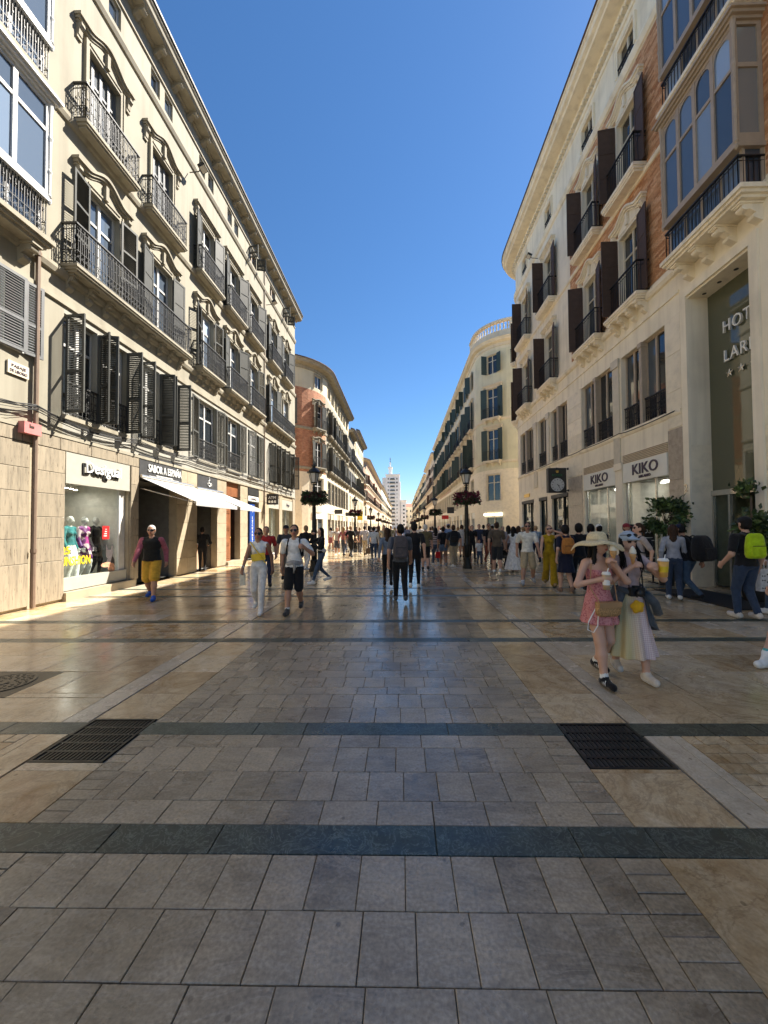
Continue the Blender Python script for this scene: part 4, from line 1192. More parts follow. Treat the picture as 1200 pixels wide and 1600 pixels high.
# brickwork, laid brick by brick
void = [(u - .73, u + .73, 9.0, 12.2) for u in ucs] + [(u - .73, u + .73, 13.3, 16.45) for u in ucs] + [(uR(9.5) - 1.17, uR(9.5) + 1.17, 8.8, 12.98), (uR(9.5) - 1.17, uR(9.5) + 1.17, 13.11, 17.2)]
brk = []; BW, BH, BG = .29, .078, .011; nrow = int((17.42 - 9.32) / BH)
for k in range(nrow):
    z = 9.32 + k * BH; u = uR(17.9) - (BW / 2 if k % 2 else 0)
    while u < uR(7.6):
        a, b = max(u, uR(17.9)), u + BW; u += BW
        for v in void:
            if v[2] < z + BH / 2 < v[3]:
                if a < v[1] and b > v[0]: a, b = (a, v[0]) if a < v[0] else (v[1], b)
        if b - a > .04: brk.append((a, b, z))
brk.sort(key=lambda t: -t[0] if t[0] < uR(10.4) else t[0])
@cached
def brick_mesh(L):
    mb = MB(); h = BH - BG; e = .003
    n = mb.pts([(-L / 2, 0, 0), (L / 2, 0, 0), (L / 2, 0, h), (-L / 2, 0, h), (-L / 2 + e, -.012, e), (L / 2 - e, -.012, e), (L / 2 - e, -.012, h - e), (-L / 2 + e, -.012, h - e)])
    for i in range(4): j = (i + 1) % 4; mb.face((n + i, n + j, n + 4 + j, n + 4 + i))
    mb.face((n + 4, n + 5, n + 6, n + 7)); return mb.mesh('brick', ['brick_single'])
bulk = MB(); bb = B_.location
for i, (a, b, z) in enumerate(brk):
    L = round(b - a - BG, 2)
    if i < 300: fpart(B_, RB, (a + b) / 2, 'brick', brick_mesh(L), None, .0, z)
    else:
        y0, y1 = 26.0 + UB - a - BG / 2 - bb.y, 26.0 + UB - b + BG / 2 - bb.y; x0, x1 = 8 - bb.x, 8 - .012 - bb.x; h = BH - BG
        n = bulk.pts([(x0, y0, z), (x0, y1, z), (x0, y1, z + h), (x0, y0, z + h), (x1, y0, z), (x1, y1, z), (x1, y1, z + h), (x1, y0, z + h)])
        for i2 in range(4): j = (i2 + 1) % 4; bulk.face((n + i2, n + j, n + 4 + j, n + 4 + i2))
        bulk.face((n + 4, n + 5, n + 6, n + 7))
stuff(put('brickwork', bulk.mesh('brickwork', ['brick_bulk']), B_))
for kk_, prof in enumerate(([(0, 8.35), (.04, 8.36), (.04, 8.44), (0, 8.45)], [(0, 8.92), (.07, 8.94), (.12, 9.04), (.12, 9.14), (.05, 9.2), (0, 9.21)], [(0, 13.12), (.05, 13.13), (.08, 13.2), (.08, 13.26), (0, 13.28)],
             [(0, 17.42), (.06, 17.44), (.14, 17.6), (.14, 17.7), (.05, 17.84), (0, 17.85)], [(0, 19.35), (.05, 19.37), (.08, 19.48), (0, 19.5)], [(0, 4.86), (.03, 4.87), (.06, 4.93), (.06, 5.02), (0, 5.03)])):
    put('string_course', sweep_mesh('string_course', RB, B_, 0, RB.len if kk_ not in (0, 5) else uR(11.0), prof, ['stucco_white']), B_)
cr = put('cornice', sweep_mesh('cornice', RB, B_, 0, RB.len, [(0, 19.72), (.1, 19.74), (.14, 19.9), (.62, 19.98), (.66, 20.06), (.78, 20.12), (.82, 20.26), (.88, 20.3), (.88, 20.38), (0, 20.42)], ['stucco_white']), B_)
put('roof_edge', sweep_mesh('roof_edge', RB, B_, 0, RB.len, [(.80, 20.385), (.93, 20.385), (.93, 20.44), (.4, 20.6), (.4, 20.43)], ['roof_tile']), B_)
dm = MB(); dm.fb(-.06, .06, .0, .2, 19.58, 19.7); dmm = dm.mesh('dentil', ['stucco_white'])
u = UB - 1.
nd = 0
while u < uR(9) and nd < 150:
    (lx, ly, _), h = at_path(RB, B_, u, 0.003); put('dentil', dmm, cr, (lx, ly, 0), h); u += .24; nd += 1
wr2 = random.Random(21)
for i, u in enumerate(ucs):
    brick = i < 2
    for z, sh in ((9.22, (wr2.choice((92, 104)), wr2.choice((165, 172)))), (13.45, (wr2.choice((92, 100)), wr2.choice((160, 172))))):
        window(B_, RB, u, z, 1.16, 2.78, 'frame_cream', 'pane_dark', tr=2.0, shut=sh, smat='shutter_brown', slat=False, panels=3,
               hood=(1.95 if brick else 1.8, .30 if brick else 0., .22, 'stucco_white', .28), surround='stucco_white', sw=.58, setback=.18)
    balcony(B_, RB, u, 9.22, 2.0, .45, 'stucco_white', 'iron', False, 4, .42, 1.0, th=.22)
    balcony(B_, RB, u, 13.45, 2.0, .45, 'stucco_white', 'iron', False, 0, .42, 1.0, th=.26)
for u, w in ratt:
    window(B_, RB, u, 17.95, w, .9, 'frame_cream', leaves=2, setback=.12, surround='stucco_white')
    fpart(B_, RB, u, 'railing', rail_mesh(round(w, 3), 0., .22, 'iron', False, False), None, .03, 17.95)
mirador(B_, RB, uR(9.5), 2.34, 9.05, .62, 'frame_taupe', 'stucco_white', 'iron', 4, True, 4, (1.0, 3.75))
mirador(B_, RB, uR(9.5), 2.34, 13.35, .62, 'frame_taupe', 'stucco_white', 'iron', 4, True, 0, (1.0, 3.6))
for k, (a, b) in enumerate(rmez):
    wd = b - a; n = 2 if wd > 1.9 else 1
    for j in range(n):
        w = wd / n - (.12 if n > 1 else .06); c = a + wd * (j + .5) / n
        o = window(B_, RB, uR(c), 5.05, w, 2.7, 'frame_taupe', 'pane_dark', tr=.82, leaves=2, setback=.2)
        fpart(B_, RB, uR(c), 'railing', rail_mesh(round(w - .04, 3), 0., .8, 'iron', True, False, .1), None, -.06, 5.05)
    if n > 1:
        mb = MB(); mb.fb(-.07, .07, -.24, .03, 0, 2.7); mb.fb(-.1, .1, -.2, .06, 2.55, 2.7); fpart(B_, RB, uR((a + b) / 2), 'mullion', mb, ['frame_taupe'], 0, 5.05)
    mb = MB(); mb.fb(-wd / 2, wd / 2, -.3, .05, -.06, 0); fpart(B_, RB, uR((a + b) / 2), 'sill', mb, ['stucco_white'], 0, 5.05)
# pilasters between the mezzanine groups
for y, w in ((14.26, .2), (20.9, .2), (22.9, .26)):
    mb = MB(); mb.fb(-w, w, 0, .05, 3.95, 7.8); mb.fb(-w - .04, w + .04, .05, .09, 7.5, 7.8); fpart(B_, RB, uR(y), 'pilaster', mb, ['frame_cream'])
for (a, b) in ((17.08, 18.49),):
    blocks(B_, RB, uR(b), uR(a), [3.95, 5.1, 5.8, 6.5, 7.15, 7.8], 'pale_stone', 0, .02); blocks(B_, RB, uR(b), uR(a), [.03, 1.3, 2.6, 3.93], 'grey_marble', 0, .02)
blocks(B_, RB, uR(11.58), uR(10.98), [3.9 + .62, 5.6, 6.7, 7.8], 'pale_stone', 0, .02); blocks(B_, RB, uR(11.58), uR(10.93), [.03, 1.5, 3.0, 4.5], 'grey_marble', 0, .025)
# hotel entrance: stone frame, deep reveal, tall glass, letters
mb = MB(); hw = .97
for s in (-1, 1):
    mb.fb(min(s * hw, s * (hw + .22)), max(s * hw, s * (hw + .22)), 0, .06, 0, 8.3); mb.fb(min(s * hw, s * (hw - .0)), s * hw + .0001, 0, .06, 0, 8.06)
mb.fb(-hw, hw, 0, .06, 8.06, 8.3)
fpart(B_, RB, uR(9.73), 'portal_frame', mb, ['stucco_white'])
rh = room(B_, RB, uR(10.7), uR(8.76), .03, 7.9, 2.6, 'room_olive', 'room_olive', 'room_grey', -.62, 'lobby')
mb = MB(); mb.fb(-.97, .97, -.60, -.001, 8.0, 8.045); sof = fpart(B_, RB, uR(9.73), 'soffit', mb, ['stucco_white'])
for k in range(4):
    mb = MB(); mb.lathe([(.05, -.008), (.05, 0)], 10); put('downlight', mb.mesh('downlight', ['sign_black']), sof, (-.75 + .5 * k, .3, 7.998))
fpart(B_, RB, uR(9.73), 'pane', pane_mesh(1.93, 5.4, 'hotel_glass'), None, -.56, 2.62)
mb = MB(); mb.fb(-.97, .97, -.6, -.5, 2.48, 2.62)
for x in (-.955, -.42, .42, .955): mb.fb(x - .03, x + .03, -.6, -.52, .03, 2.48)
fpart(B_, RB, uR(9.73), 'door_frame', mb, ['metal_pale'])
for x in (-.69, 0, .69): fpart(B_, RB, uR(9.73 - x), 'door_pane', pane_mesh(.5 if x else .78, 2.4, 'shop_glass'), None, -.56, .05)
lettering(B_, RB, uR(9.52), -.5, 6.72, 'HOTEL', .44, 'letter_white', .05, .0, 1.22, 1.15); lettering(B_, RB, uR(9.46), -.5, 5.95, 'LARIOS', .44, 'letter_white', .05, .0, 1.32, 1.15)
mb = MB()
for k in range(4):
    cx = -.5 + .34 * k; poly = [((.12 if i % 2 == 0 else .05) * math.sin(PI * i / 5) + cx, (.12 if i % 2 == 0 else .05) * math.cos(PI * i / 5)) for i in range(10)]
    for i in range(10):
        a, b = poly[i], poly[(i + 1) % 10]; mb.quad((cx, -.02, 0), (a[0], -.0, a[1]), (b[0], -.0, b[1]), (cx, -.02, 0.0001))
fpart(B_, RB, uR(9.5), 'stars', mb, ['metal_pale'], -.5, 5.62)
lettering(B_, RB, uR(10.83), .07, 2.62, '2', .3, 'metal_pale', .02)
fbR = lambda name, mat, y, w0, w1, hw, z0, z1: fbox_part(name, mat, uR(y), w0, w1, hw, z0, z1, B_, RB)
# cosmetics shop fronts
for (a, b) in ((11.61, 13.93), (14.43, 16.92)):
    c = (a + b) / 2; hw = (b - a) / 2
    for k in range(6): fbR('louvre_slat', 'frame_taupe', c, .0 + .004, .03, hw, 3.90 + .052 * k, 3.925 + .052 * k)
    fbR('sign_board', 'sign_white', c, -.15, .04, hw - .01, 3.2, 3.87)
    lettering(B_, RB, uR(c - .1), .055, 3.42, 'KIKO', .50, 'letter_ink', .02, .006, 1.32); lettering(B_, RB, uR(c - .1), .055, 3.28, 'MILANO', .11, 'letter_ink', .02, .006, .6, 1.2)
    room(B_, RB, uR(b), uR(a), .05, 3.2, 3.0, 'room_white', 'room_dark', 'room_grey', -.25)
    fpart(B_, RB, uR(c), 'pane', pane_mesh(round(2 * hw - .08, 3), 3.1, 'shop_glass'), None, -.13, .1)
    mb = MB()
    for x in (-hw + .03, hw * .35, hw - .03): mb.fb(x - .025, x + .025, -.16, -.1, .1, 3.2)
    mb.fb(-hw, hw, -.18, -.08, .0, .1); fpart(B_, RB, uR(c), 'window_frame', mb, ['metal_pale'])
    for k in range(4):
        mb = MB(); mb.fb(-.13, .13, -.95 - .3 * (k % 2), -.85 - .3 * (k % 2), 3.17, 3.19); fpart(B_, RB, uR(c - .8 + .53 * k), 'ceiling_light', mb, ['lit_panel'])
    for k in range(3): 
        mb = MB(); mb.fb(-.3, .3, -2.6, -1.9, .05, .9 + .5 * (k == 1)); fpart(B_, RB, uR(c - .75 + .75 * k), 'display_stand', mb, ['sign_black'])
mb = MB(); mb.fb(-.22, .22, 0, .05, .0, 3.95); mb.fb(-.25, .25, .05, .09, 3.7, 3.95); fpart(B_, RB, uR(14.18), 'pilaster', mb, ['stucco_white'])
# watch shop
for (a, b) in ((18.55, 20.6), (21.23, 22.42), (23.39, 25.62)):
    c = (a + b) / 2; hw = (b - a) / 2
    room(B_, RB, uR(b), uR(a), .05, 3.3, 1.6, 'room_grey', 'room_dark', 'room_grey', -.25)
    fpart(B_, RB, uR(c), 'pane', pane_mesh(round(2 * hw - .1, 3), 3.0, 'shop_glass'), None, -.16, .14)
    mb = MB(); mb.fb(-hw, hw, -.25, .04, 3.12, 3.3)
    for x in (-hw + .04, hw * .25, hw - .04): mb.fb(x - .035, x + .035, -.2, -.1, .05, 3.12)
    fpart(B_, RB, uR(c), 'window_frame', mb, ['iron'])
fbR('gold_sign', 'letter_gold', 24.6, 0, .04, .5, 3.52, 3.72)
ck = thing('clock_sign', 'dark hanging box clock with a white dial between the shop windows on the right', 'clock', (8, 18.47, 3.27))
mb = MB(); mb.box(-1.02, -.17, -.13, .13, 0, 1.17); put('case', mb.mesh('case', ['sign_black']), ck)
mb = MB(); mb.tube([(-.05, 0, 1.13), (-.6, 0, 1.19)], .02, 6); mb.tube([(0, 0, .1), (-.2, 0, .1)], .022, 6)
for z in (1.14, .1): mb.lathe([(.05, -.05), (.05, .05)], 8, (-.03, 0, z))
put('bracket', mb.mesh('bracket', ['iron']), ck)
def ydisc(r, n=28, y=0.): return [(r * math.cos(2 * PI * i / n), y, r * math.sin(2 * PI * i / n)) for i in range(n)]
mb = MB(); k = mb.pts(ydisc(.315, 28, -.012)); mb.pts(ydisc(.315, 28, 0))
for i in range(28): mb.face((k + i, k + (i + 1) % 28, k + 28 + (i + 1) % 28, k + 28 + i))
mb.face([k + i for i in range(28)])
dl = put('dial', mb.mesh('dial', ['frame_white']), ck, (-.595, -.131, .37))
mb = MB()
for h in range(12):
    a = 2 * PI * h / 12; r = .25; mb.obox((r * math.sin(a), -.016, r * math.cos(a)), (.012 * math.cos(a), 0, -.012 * math.sin(a)), (0, .003, 0), (.028 * math.sin(a), 0, .028 * math.cos(a)))
put('hour_marks', mb.mesh('hour_marks', ['sign_black']), dl)
for ang, L, w in ((math.radians(126), .15, .014), (math.radians(146), .24, .009)):
    mb = MB(); d = Vector((math.sin(ang), 0, math.cos(ang))); p = Vector((math.cos(ang), 0, -math.sin(ang)))
    mb.obox(d * (L / 2 - .03) + Vector((0, -.022, 0)), p * w, (0, .003, 0), d * (L / 2)); put('hand', mb.mesh('hand', ['sign_black']), dl)
put('lettering', text_mesh('ROLEX', .15, .006, 'letter_green', .003, 1., .5), ck, (-.595, -.134, .78))
mb = MB(); 
for s in (-2, -1, 0, 1, 2): mb.obox((s * .024, -.134, .06 - abs(s) * .006), (.009 + 0, 0, .0), (0, .003, 0), (s * .008, 0, .045)); mb.ell((s * .032, -.134, .112 - abs(s) * .008), (.012, .006, .012), 6, 4)
mb.fb(-.05, .05, .131, .138, 0, .025); put('crown_emblem', mb.mesh('crown', ['letter_gold']), ck, (-.595, 0, .94))
floodlight(7.95, 21.9, 17.1, -PI / 2, 'black floodlight high on the cream right facade beside the brick')
mb = MB(); pts = []
for a, b in ((11.2, 14.1), (14.1, 16.9), (16.9, 18.6), (18.6, 25.9)):
    for i in range(6): s = i / 6; pts.append((-.07, a + (b - a) * s, 5.0 - .04 * 4 * s * (1 - s) + (.03 if a > 12 else 0)))
mb.tube(pts, .016, 4, cap=False)
tag(put('facade_cable', mb.mesh('cable', ['cable']), None, (8, 0, 0)), 'single dark cable running under the mezzanine windows of the hotel building', 'cable')
mb = MB(); mb.box(-.6, .6, -1.25, 1.25, 0, .014); mb.box(-.56, .56, -1.21, 1.21, .014, .018); tag(put('door_mat', mb.mesh('door_mat', ['mat_black']), None, (7.2, 9.0, .002)), 'black door mat before the hotel entrance', 'mat')

# ------------------------------------------------------------------ buildings further down the street
@cached
def far_window_mesh(w, h, pane, smat, frame, open_):
    mb = MB(); mb.mi = 0; mb.fb(-w / 2, w / 2, -.12, -.10, 0, h); mb.mi = 1
    if smat:
        for s in (-1, 1):
            if open_: mb.fb(min(s * w / 2, s * (w / 2 + .03)), max(s * w / 2, s * (w / 2 + .03)), 0, w * .45, 0, h)
            else: mb.fb(min(s * w / 2, s * w), max(s * w / 2, s * w), .01, .05, 0, h)
    mb.mi = 2; t = .06
    mb.fb(-w / 2, -w / 2 + t, -.1, -.05, 0, h); mb.fb(w / 2 - t, w / 2, -.1, -.05, 0, h); mb.fb(-t / 2, t / 2, -.1, -.05, 0, h); mb.fb(-w / 2 + t, w / 2 - t, -.1, -.05, h - t, h); mb.fb(-w / 2 + t, -t / 2, -.1, -.06, h * .7, h * .7 + t); mb.fb(t / 2, w / 2 - t, -.1, -.06, h * .7, h * .7 + t)
    return mb.mesh('window', [pane, smat or frame, frame])
def street_building(name, label, path, u0, u1, root, cols, floors, top, wmats, zones_f=None, bandz=None, smat='shutter_grey', frame='frame_cream', trim='stucco_trim', iron='iron', shops=True,
                    depth=14, full=False, over=.8, roof='roof_tile', shopw=None, group=None):
    """floors: (z, h, w, balcony, shutters, hood)"""
    R = thing(name, label, 'building', root); hs = []
    for (z, h, w, bal, sh, hd) in floors: hs += [(c - w / 2, c + w / 2, z, z + h) for c in cols]
    shs = []
    if shops:
        for i, c in enumerate(cols):
            w = shopw or 1.9; shs.append((c - w / 2, c + w / 2, 0.02, 3.2)); 
    put('wall', wall_mesh('facade', path, R, u0, u1, 0, top, hs + shs, wmats, .25, 0, zones_f, bandz), R)
    shell(R, path, u0, u1, top + .05, depth)
    put('cornice', sweep_mesh('cornice', path, R, u0, u1, [(0, top - .5), (.08, top - .48), (.1, top - .2), (over - .12, top - .1), (over, top + .1), (over + .06, top + .14), (over + .06, top + .22), (0, top + .3)], [trim]), R)
    if roof: put('roof_edge', sweep_mesh('roof_edge', path, R, u0, u1, [(over - .05, top + .225), (over + .12, top + .225), (over + .12, top + .3), (.3, top + .55), (.3, top + .31)], [roof]), R)
    fr = random.Random(len(cols) * 7 + int(top * 10))
    for (z, h, w, bal, sh, hd) in floors:
        if bal or hd is not None:
            put('string_course', sweep_mesh('string_course', path, R, u0, u1, [(0, z - .3), (.06, z - .28), (.1, z - .12), (.1, z - .04), (0, z - .02)], [trim]), R)
        for c in cols:
            if full: window(R, path, c, z, w, h, frame, 'pane_dark', tr=h * .7 if h > 1.6 else None, shut=(fr.choice((120, 168, 172)), fr.choice((100, 160, 170, 172))) if sh else None, smat=smat, slat=False, panels=2,
                            hood=(w * 1.8, hd, .2, trim, .2) if hd is not None else None, surround=trim, split=False)
            else: fpart(R, path, c, 'window', far_window_mesh(w, h, 'pane_dark', smat if sh else None, frame, fr.random() < .2), None, 0, z)
            if bal:
                if full: balcony(R, path, c, z, w + .65, .42, trim, iron, False, 3, .35, .95)
                else:
                    (lx, ly, _), hh = at_path(path, R, c, 0, z); put('balcony', far_balcony_mesh(round(w + .8, 2), trim, iron), R, (lx, ly, z), hh)
    for i, s in enumerate(shs):
        w = s[1] - s[0]
        mb_ = far_shop_mesh(round(w, 2), i % 3); fpart(R, path, (s[0] + s[1]) / 2, 'shop_front', mb_)
    return R
@cached
def far_balcony_mesh(L, trim, iron):
    mb = MB(); mb.fb(-L / 2, L / 2, 0, .45, -.2, 0); mb.mi = 1
    mb.fb(-L / 2, L / 2, .41, .44, .92, .97); mb.fb(-L / 2, L / 2, .41, .44, .04, .07)
    n = int(L / .14)
    for i in range(n + 1): x = -L / 2 + L * i / n; mb.fb(x - .01, x + .01, .415, .435, .07, .92)
    for s in (-1, 1): mb.fb(s * (L / 2 - .01) - .01, s * (L / 2 - .01) + .01, 0, .41, .92, .97)
    return mb.mesh('balcony', [trim, iron])
@cached
def far_shop_mesh(w, k):
    mb = MB(); h = w / 2
    mb.fb(-h, h, -.25, -.22, .02, 3.2); mb.mi = 1; mb.fb(-h, h, -.22, -.05, 2.55, 3.2); mb.fb(-h, -h + .07, -.22, -.1, .02, 2.55); mb.fb(h - .07, h, -.22, -.1, .02, 2.55); mb.fb(-.03, .03, -.22, -.1, .02, 2.55)
    mb.fb(-h + .07, -.03, -.22, -.1, .02, .25); mb.fb(.03, h - .07, -.22, -.1, .02, .25)
    return mb.mesh('shop_front', ['pane_curtain' if k == 1 else 'pane_dark', ['sign_white', 'frame_taupe', 'frame_cream'][k]])
# right: curved corner building with a balustrade
RC = Path(8, 92, 1.5 * PI, [(51, 0), (4 * PI / 2, 4.), (14, 0)])
cols = [92 - y for y in np.arange(43.3, 91, 2.95)] + [51 + 3.1, 51 + 8.5, 51 + 12]
rc2 = street_building('corner_building', 'pale yellow curved corner building on the right with a roof balustrade and green shutters', RC, 0, RC.len, (8, 60, 0), cols,
    [(4.2, 2.6, 1.5, False, False, None), (8.2, 3.1, 1.25, True, True, .0), (12.45, 3.0, 1.25, True, True, .0), (16.9, 1.9, 1.15, False, True, None)], 20.0, ['stucco_yellow', 'pale_stone', 'stucco_pink', 'stucco_greygreen'],
    lambda u, z: 1 if z < 7.3 else (2 if (u < 30 and z < 16.3 and u > 12) else (3 if u > 51 and z < 19.2 else 0)), {'z': [7.3, 16.3, 19.2], 'u': [12, 30, 51]}, 'shutter_green', 'frame_cream', 'stucco_beige', 'iron', full=True, over=.55, roof=None)
put('parapet', sweep_mesh('parapet', RC, rc2, 49.5, RC.len, [(.0, 20.31), (.30, 20.31), (.30, 20.9), (0, 20.9)], ['stucco_beige']), rc2)
put('parapet_cap', sweep_mesh('cap', RC, rc2, 49.5, RC.len, [(-.05, 21.75), (.36, 21.75), (.36, 21.95), (-.05, 21.95)], ['stucco_beige']), rc2)
put('roof_parapet', sweep_mesh('roof_parapet', RC, rc2, 0, 49.49, [(0, 20.31), (.3, 20.31), (.3, 20.8), (0, 20.8)], ['stucco_white']), rc2)
bl = MB(); bl.lathe([(.07, 0), (.05, .1), (.10, .35), (.05, .65), (.07, .85)], 7); blm = bl.mesh('baluster', ['stucco_beige'], True)
u = 50.3
while u < 55.8:
    fpart(rc2, RC, u, 'baluster', blm, None, .15, 20.9); u += .34
for a, b in ((49.5, 50.1), (55.9, RC.len)):
    mb = MB(); put('parapet_pier', sweep_mesh('pier', RC, rc2, a, b, [(.02, 20.901), (.28, 20.901), (.28, 21.749), (.02, 21.749)], ['stucco_beige']), rc2)
em = emit('lit_sign', (1., .93, .75), 2.2)
lettering(rc2, RC, 51 + 3.0, .05, 2.75, 'MASSIMO DUTTI', .3, 'lit_sign', .03, .006, 2.1)
# right, further on
for (nm, lab, y0, y1, top, mats, sm) in (
    ('sand_building', 'sandy four storey building beyond the curved corner building on the right', 92.4, 124, 19.2, ['stucco_beige', 'pale_stone'], 'shutter_brown'),
    ('ochre_building', 'pale ochre building far down the right side of the street', 124.4, 172, 18.4, ['stucco_yellow', 'pale_stone'], 'shutter_green'),
    ('far_beige_building', 'small distant beige building on the right near the street end', 172.4, 226, 18.6, ['stucco_far', 'pale_stone'], 'shutter_brown'),
    ('distant_cream_building', 'last cream building on the right before the white tower', 226.4, 290, 18.0, ['stucco_yellow', 'pale_stone'], 'shutter_grey')):
    p = Path(8, y1, 1.5 * PI, [(y1 - y0, 0)]); st = 3.2 if y0 < 130 else 4.4
    street_building(nm, lab, p, 0, p.len, (8, (y0 + y1) / 2, 0), list(np.arange(1.8, p.len - 1, st)), [(4.2, 2.4, 1.4, False, False, None), (8.0, 2.8, 1.2, True, True, None), (12.0, 2.7, 1.2, True, True, None), (15.9, 1.5, 1.1, False, True, None)], top, mats,
        lambda u, z: 1 if z < 7.2 else 0, {'z': [7.2]}, sm, trim='stucco_beige', shopw=2.0, iron='iron_grey')
# left: rounded brick corner building
LB = Path(-8 - 5 - 10, 36, 0, [(10, 0), (5 * PI / 2, 5.), (17, 0)])
UL = 10 + 5 * PI / 2
cols = [3.0, 7.0, 10 + 1.9, 10 + 5.65] + [UL + v for v in (1.1, 3.3, 5.5, 7.7, 9.9, 12.1, 14.6)]
street_building('brick_corner_building', 'rounded brick corner building with grey balconies on the left beyond the side street', LB, 0, LB.len - .2, (-8, 44, 0), cols,
    [(4.2, 2.4, 1.35, False, False, None), (7.75, 2.6, 1.15, True, True, .18), (11.7, 2.5, 1.15, True, True, .18), (15.85, 1.3, 1.1, False, False, None)], 17.9, ['stucco_cream', 'pale_stone', 'brick_red', 'stucco_sand'],
    lambda u, z: 1 if z < 7.2 else (2 if u < UL - .6 and z < 15.5 else (3 if z > 15.5 else 0)), {'z': [7.2, 15.5], 'u': [UL - .6]}, 'shutter_grey', 'frame_white', 'stucco_trim', 'iron_grey', full=True, over=.8)
for (nm, lab, y0, y1, top, mats, sm, full, st) in (
    ('low_cream_building', 'lower cream building with white louvred bays left of the lamps', 58.2, 65, 16.4, ['stucco_cream', 'pale_stone'], 'shutter_grey_pale', False, 2.2),
    ('tiled_roof_building', 'cream building with overhanging tiled eaves on the left past the brick corner', 65.2, 80, 18.0, ['stucco_sand', 'pale_stone'], 'shutter_grey', False, 2.4)):
    p = Path(-8, y0, PI / 2, [(y1 - y0, 0)])
    street_building(nm, lab, p, 0, p.len, (-8, (y0 + y1) / 2, 0), list(np.arange(1.2, p.len - .8, st)), [(4.2, 2.4, 1.2, False, False, None), (7.8, 2.6, 1.1, True, True, None), (11.7, 2.5, 1.1, True, True, None)] + ([(15.2, 1.2, 1., False, False, None)] if top > 17 else []), top, mats,
        lambda u, z: 1 if z < 7.2 else 0, {'z': [7.2]}, sm, trim='stucco_trim', shopw=1.6)
LC = Path(-8 - 4 - 8, 84, 0, [(8, 0), (4 * PI / 2, 4.), (62, 0)])
street_building('pink_corner_building', 'rounded pinkish building in the middle distance on the left', LC, 0, LC.len, (-8, 110, 0), [8 + 2, 8 + 5.2] + list(np.arange(8 + 2 * PI + 2, LC.len - 1, 3.4)),
    [(4.2, 2.2, 1.3, False, False, None), (7.6, 2.5, 1.15, True, True, None), (11.4, 2.4, 1.15, True, True, None), (14.9, 1.1, 1., False, False, None)], 16.8, ['stucco_pink', 'pale_stone'],
    lambda u, z: 1 if z < 7.0 else 0, {'z': [7.0]}, 'shutter_brown', trim='stucco_beige', shopw=2.)
for (nm, lab, y0, y1, top, mats, sm) in (('white_terrace', 'narrow white building in the left distance just before the tower', 151, 205, 17.6, ['stucco_white', 'pale_stone'], 'shutter_green'), ('distant_yellow_building', 'last yellowish building on the left before the white tower', 205.4, 290, 17.0, ['stucco_yellow', 'pale_stone'], 'shutter_brown')):
    p = Path(-8, y0, PI / 2, [(y1 - y0, 0)])
    street_building(nm, lab, p, 0, p.len, (-8, (y0 + y1) / 2, 0), list(np.arange(2, p.len - 1, 4.6)), [(4.2, 2.4, 1.3, False, False, None), (7.8, 2.6, 1.2, True, True, None), (11.6, 2.5, 1.2, True, True, None)], top, mats, lambda u, z: 1 if z < 7.0 else 0, {'z': [7.0]}, sm, trim='stucco_beige', shopw=2.2)
# white tower at the end of the street
TY = 335.
def tx(px): return (px - 628.) / 600 * TY
def tz(py): return (823. - py) / 600 * TY + 1.7
T = thing('white_tower', 'tall white office tower with a spire closing the street', 'tower', (tx(614), TY, 0))
def tpart(name, mat, x0, x1, y0, y1, z0, z1, par=None):
    mb = MB(); mb.box(tx(x0) - T.location.x, tx(x1) - T.location.x, y0, y1, z0, z1); return put(name, mb.mesh(name, [mat]), T)
tpart('tower_block', 'tower_white', 603.5, 625, 0, 16, 0, tz(742)); tpart('tower_shoulder', 'tower_white', 597.5, 603.4, 3, 18, 0, tz(745)); tpart('tower_side', 'tower_white', 625.1, 626.5, 2, 16, 0, tz(752))
tpart('wing', 'tower_white', 626.6, 635, 1, 15, 0, tz(782.5)); tpart('wing_cap', 'tower_white', 626.2, 635.8, .2, 16, tz(782.4), tz(781))
tpart('parapet', 'tower_white', 602.8, 625.4, -.6, 17, tz(741.9), tz(740.6))
for x in (603.3, 624.5): tpart('pinnacle', 'tower_white', x - .35, x + .35, 0, .8, tz(740.5), tz(738))
tpart('lantern', 'tower_white', 607.5, 612.8, 4, 10, tz(740.5), tz(730)); tpart('lantern_cap', 'tower_white', 606.8, 613.5, 3, 11, tz(729.9), tz(728)); tpart('spire', 'tower_white', 609, 611.2, 6, 8, tz(727.9), tz(720))
mb = MB(); mb.tube([(0, 0, 0), (0, 0, tz(711) - tz(720))], .35, 6, .06); mb.ell((0, 0, 3.2), (.6, .6, .5), 8, 5); put('mast', mb.mesh('mast', ['iron_grey']), T, (tx(610.1) - T.location.x, 7, tz(720)))
for r in range(13):
    y0 = 746.5 + r * 5.9
    for (a, b) in ((606.2, 608.2), (610.4, 617), (619.6, 621.8)):
        if r == 1: a, b = a - .6, b + .6
        mb = MB(); mb.box(tx(a) - T.location.x, tx(b) - T.location.x, -.06, .05, tz(y0 + 2.6), tz(y0)); put('window', mb.mesh('window', ['pane_curtain']), T)
        if b - a > 5: mb = MB(); mb.box(tx(a) - T.location.x - .4, tx(b) - T.location.x + .4, -.9, -.07, tz(y0 + 2.9), tz(y0 + 2.0)); put('balcony', mb.mesh('balcony', ['iron_grey']), T)
for r in range(7):
    y0 = 789 + r * 5.9; mb = MB(); mb.box(tx(629.8) - T.location.x, tx(632.6) - T.location.x, .92, 1.05, tz(y0 + 2.6), tz(y0)); put('window', mb.mesh('window', ['pane_dark']), T)
T2 = thing('red_roof_house', 'low pink house with a red roof right of the white tower', 'building', (tx(645), 352, 0))
mb = MB(); mb.box(-7, 9, 0, 12, 0, 20); put('wall', mb.mesh('wall', ['stucco_yellow']), T2)
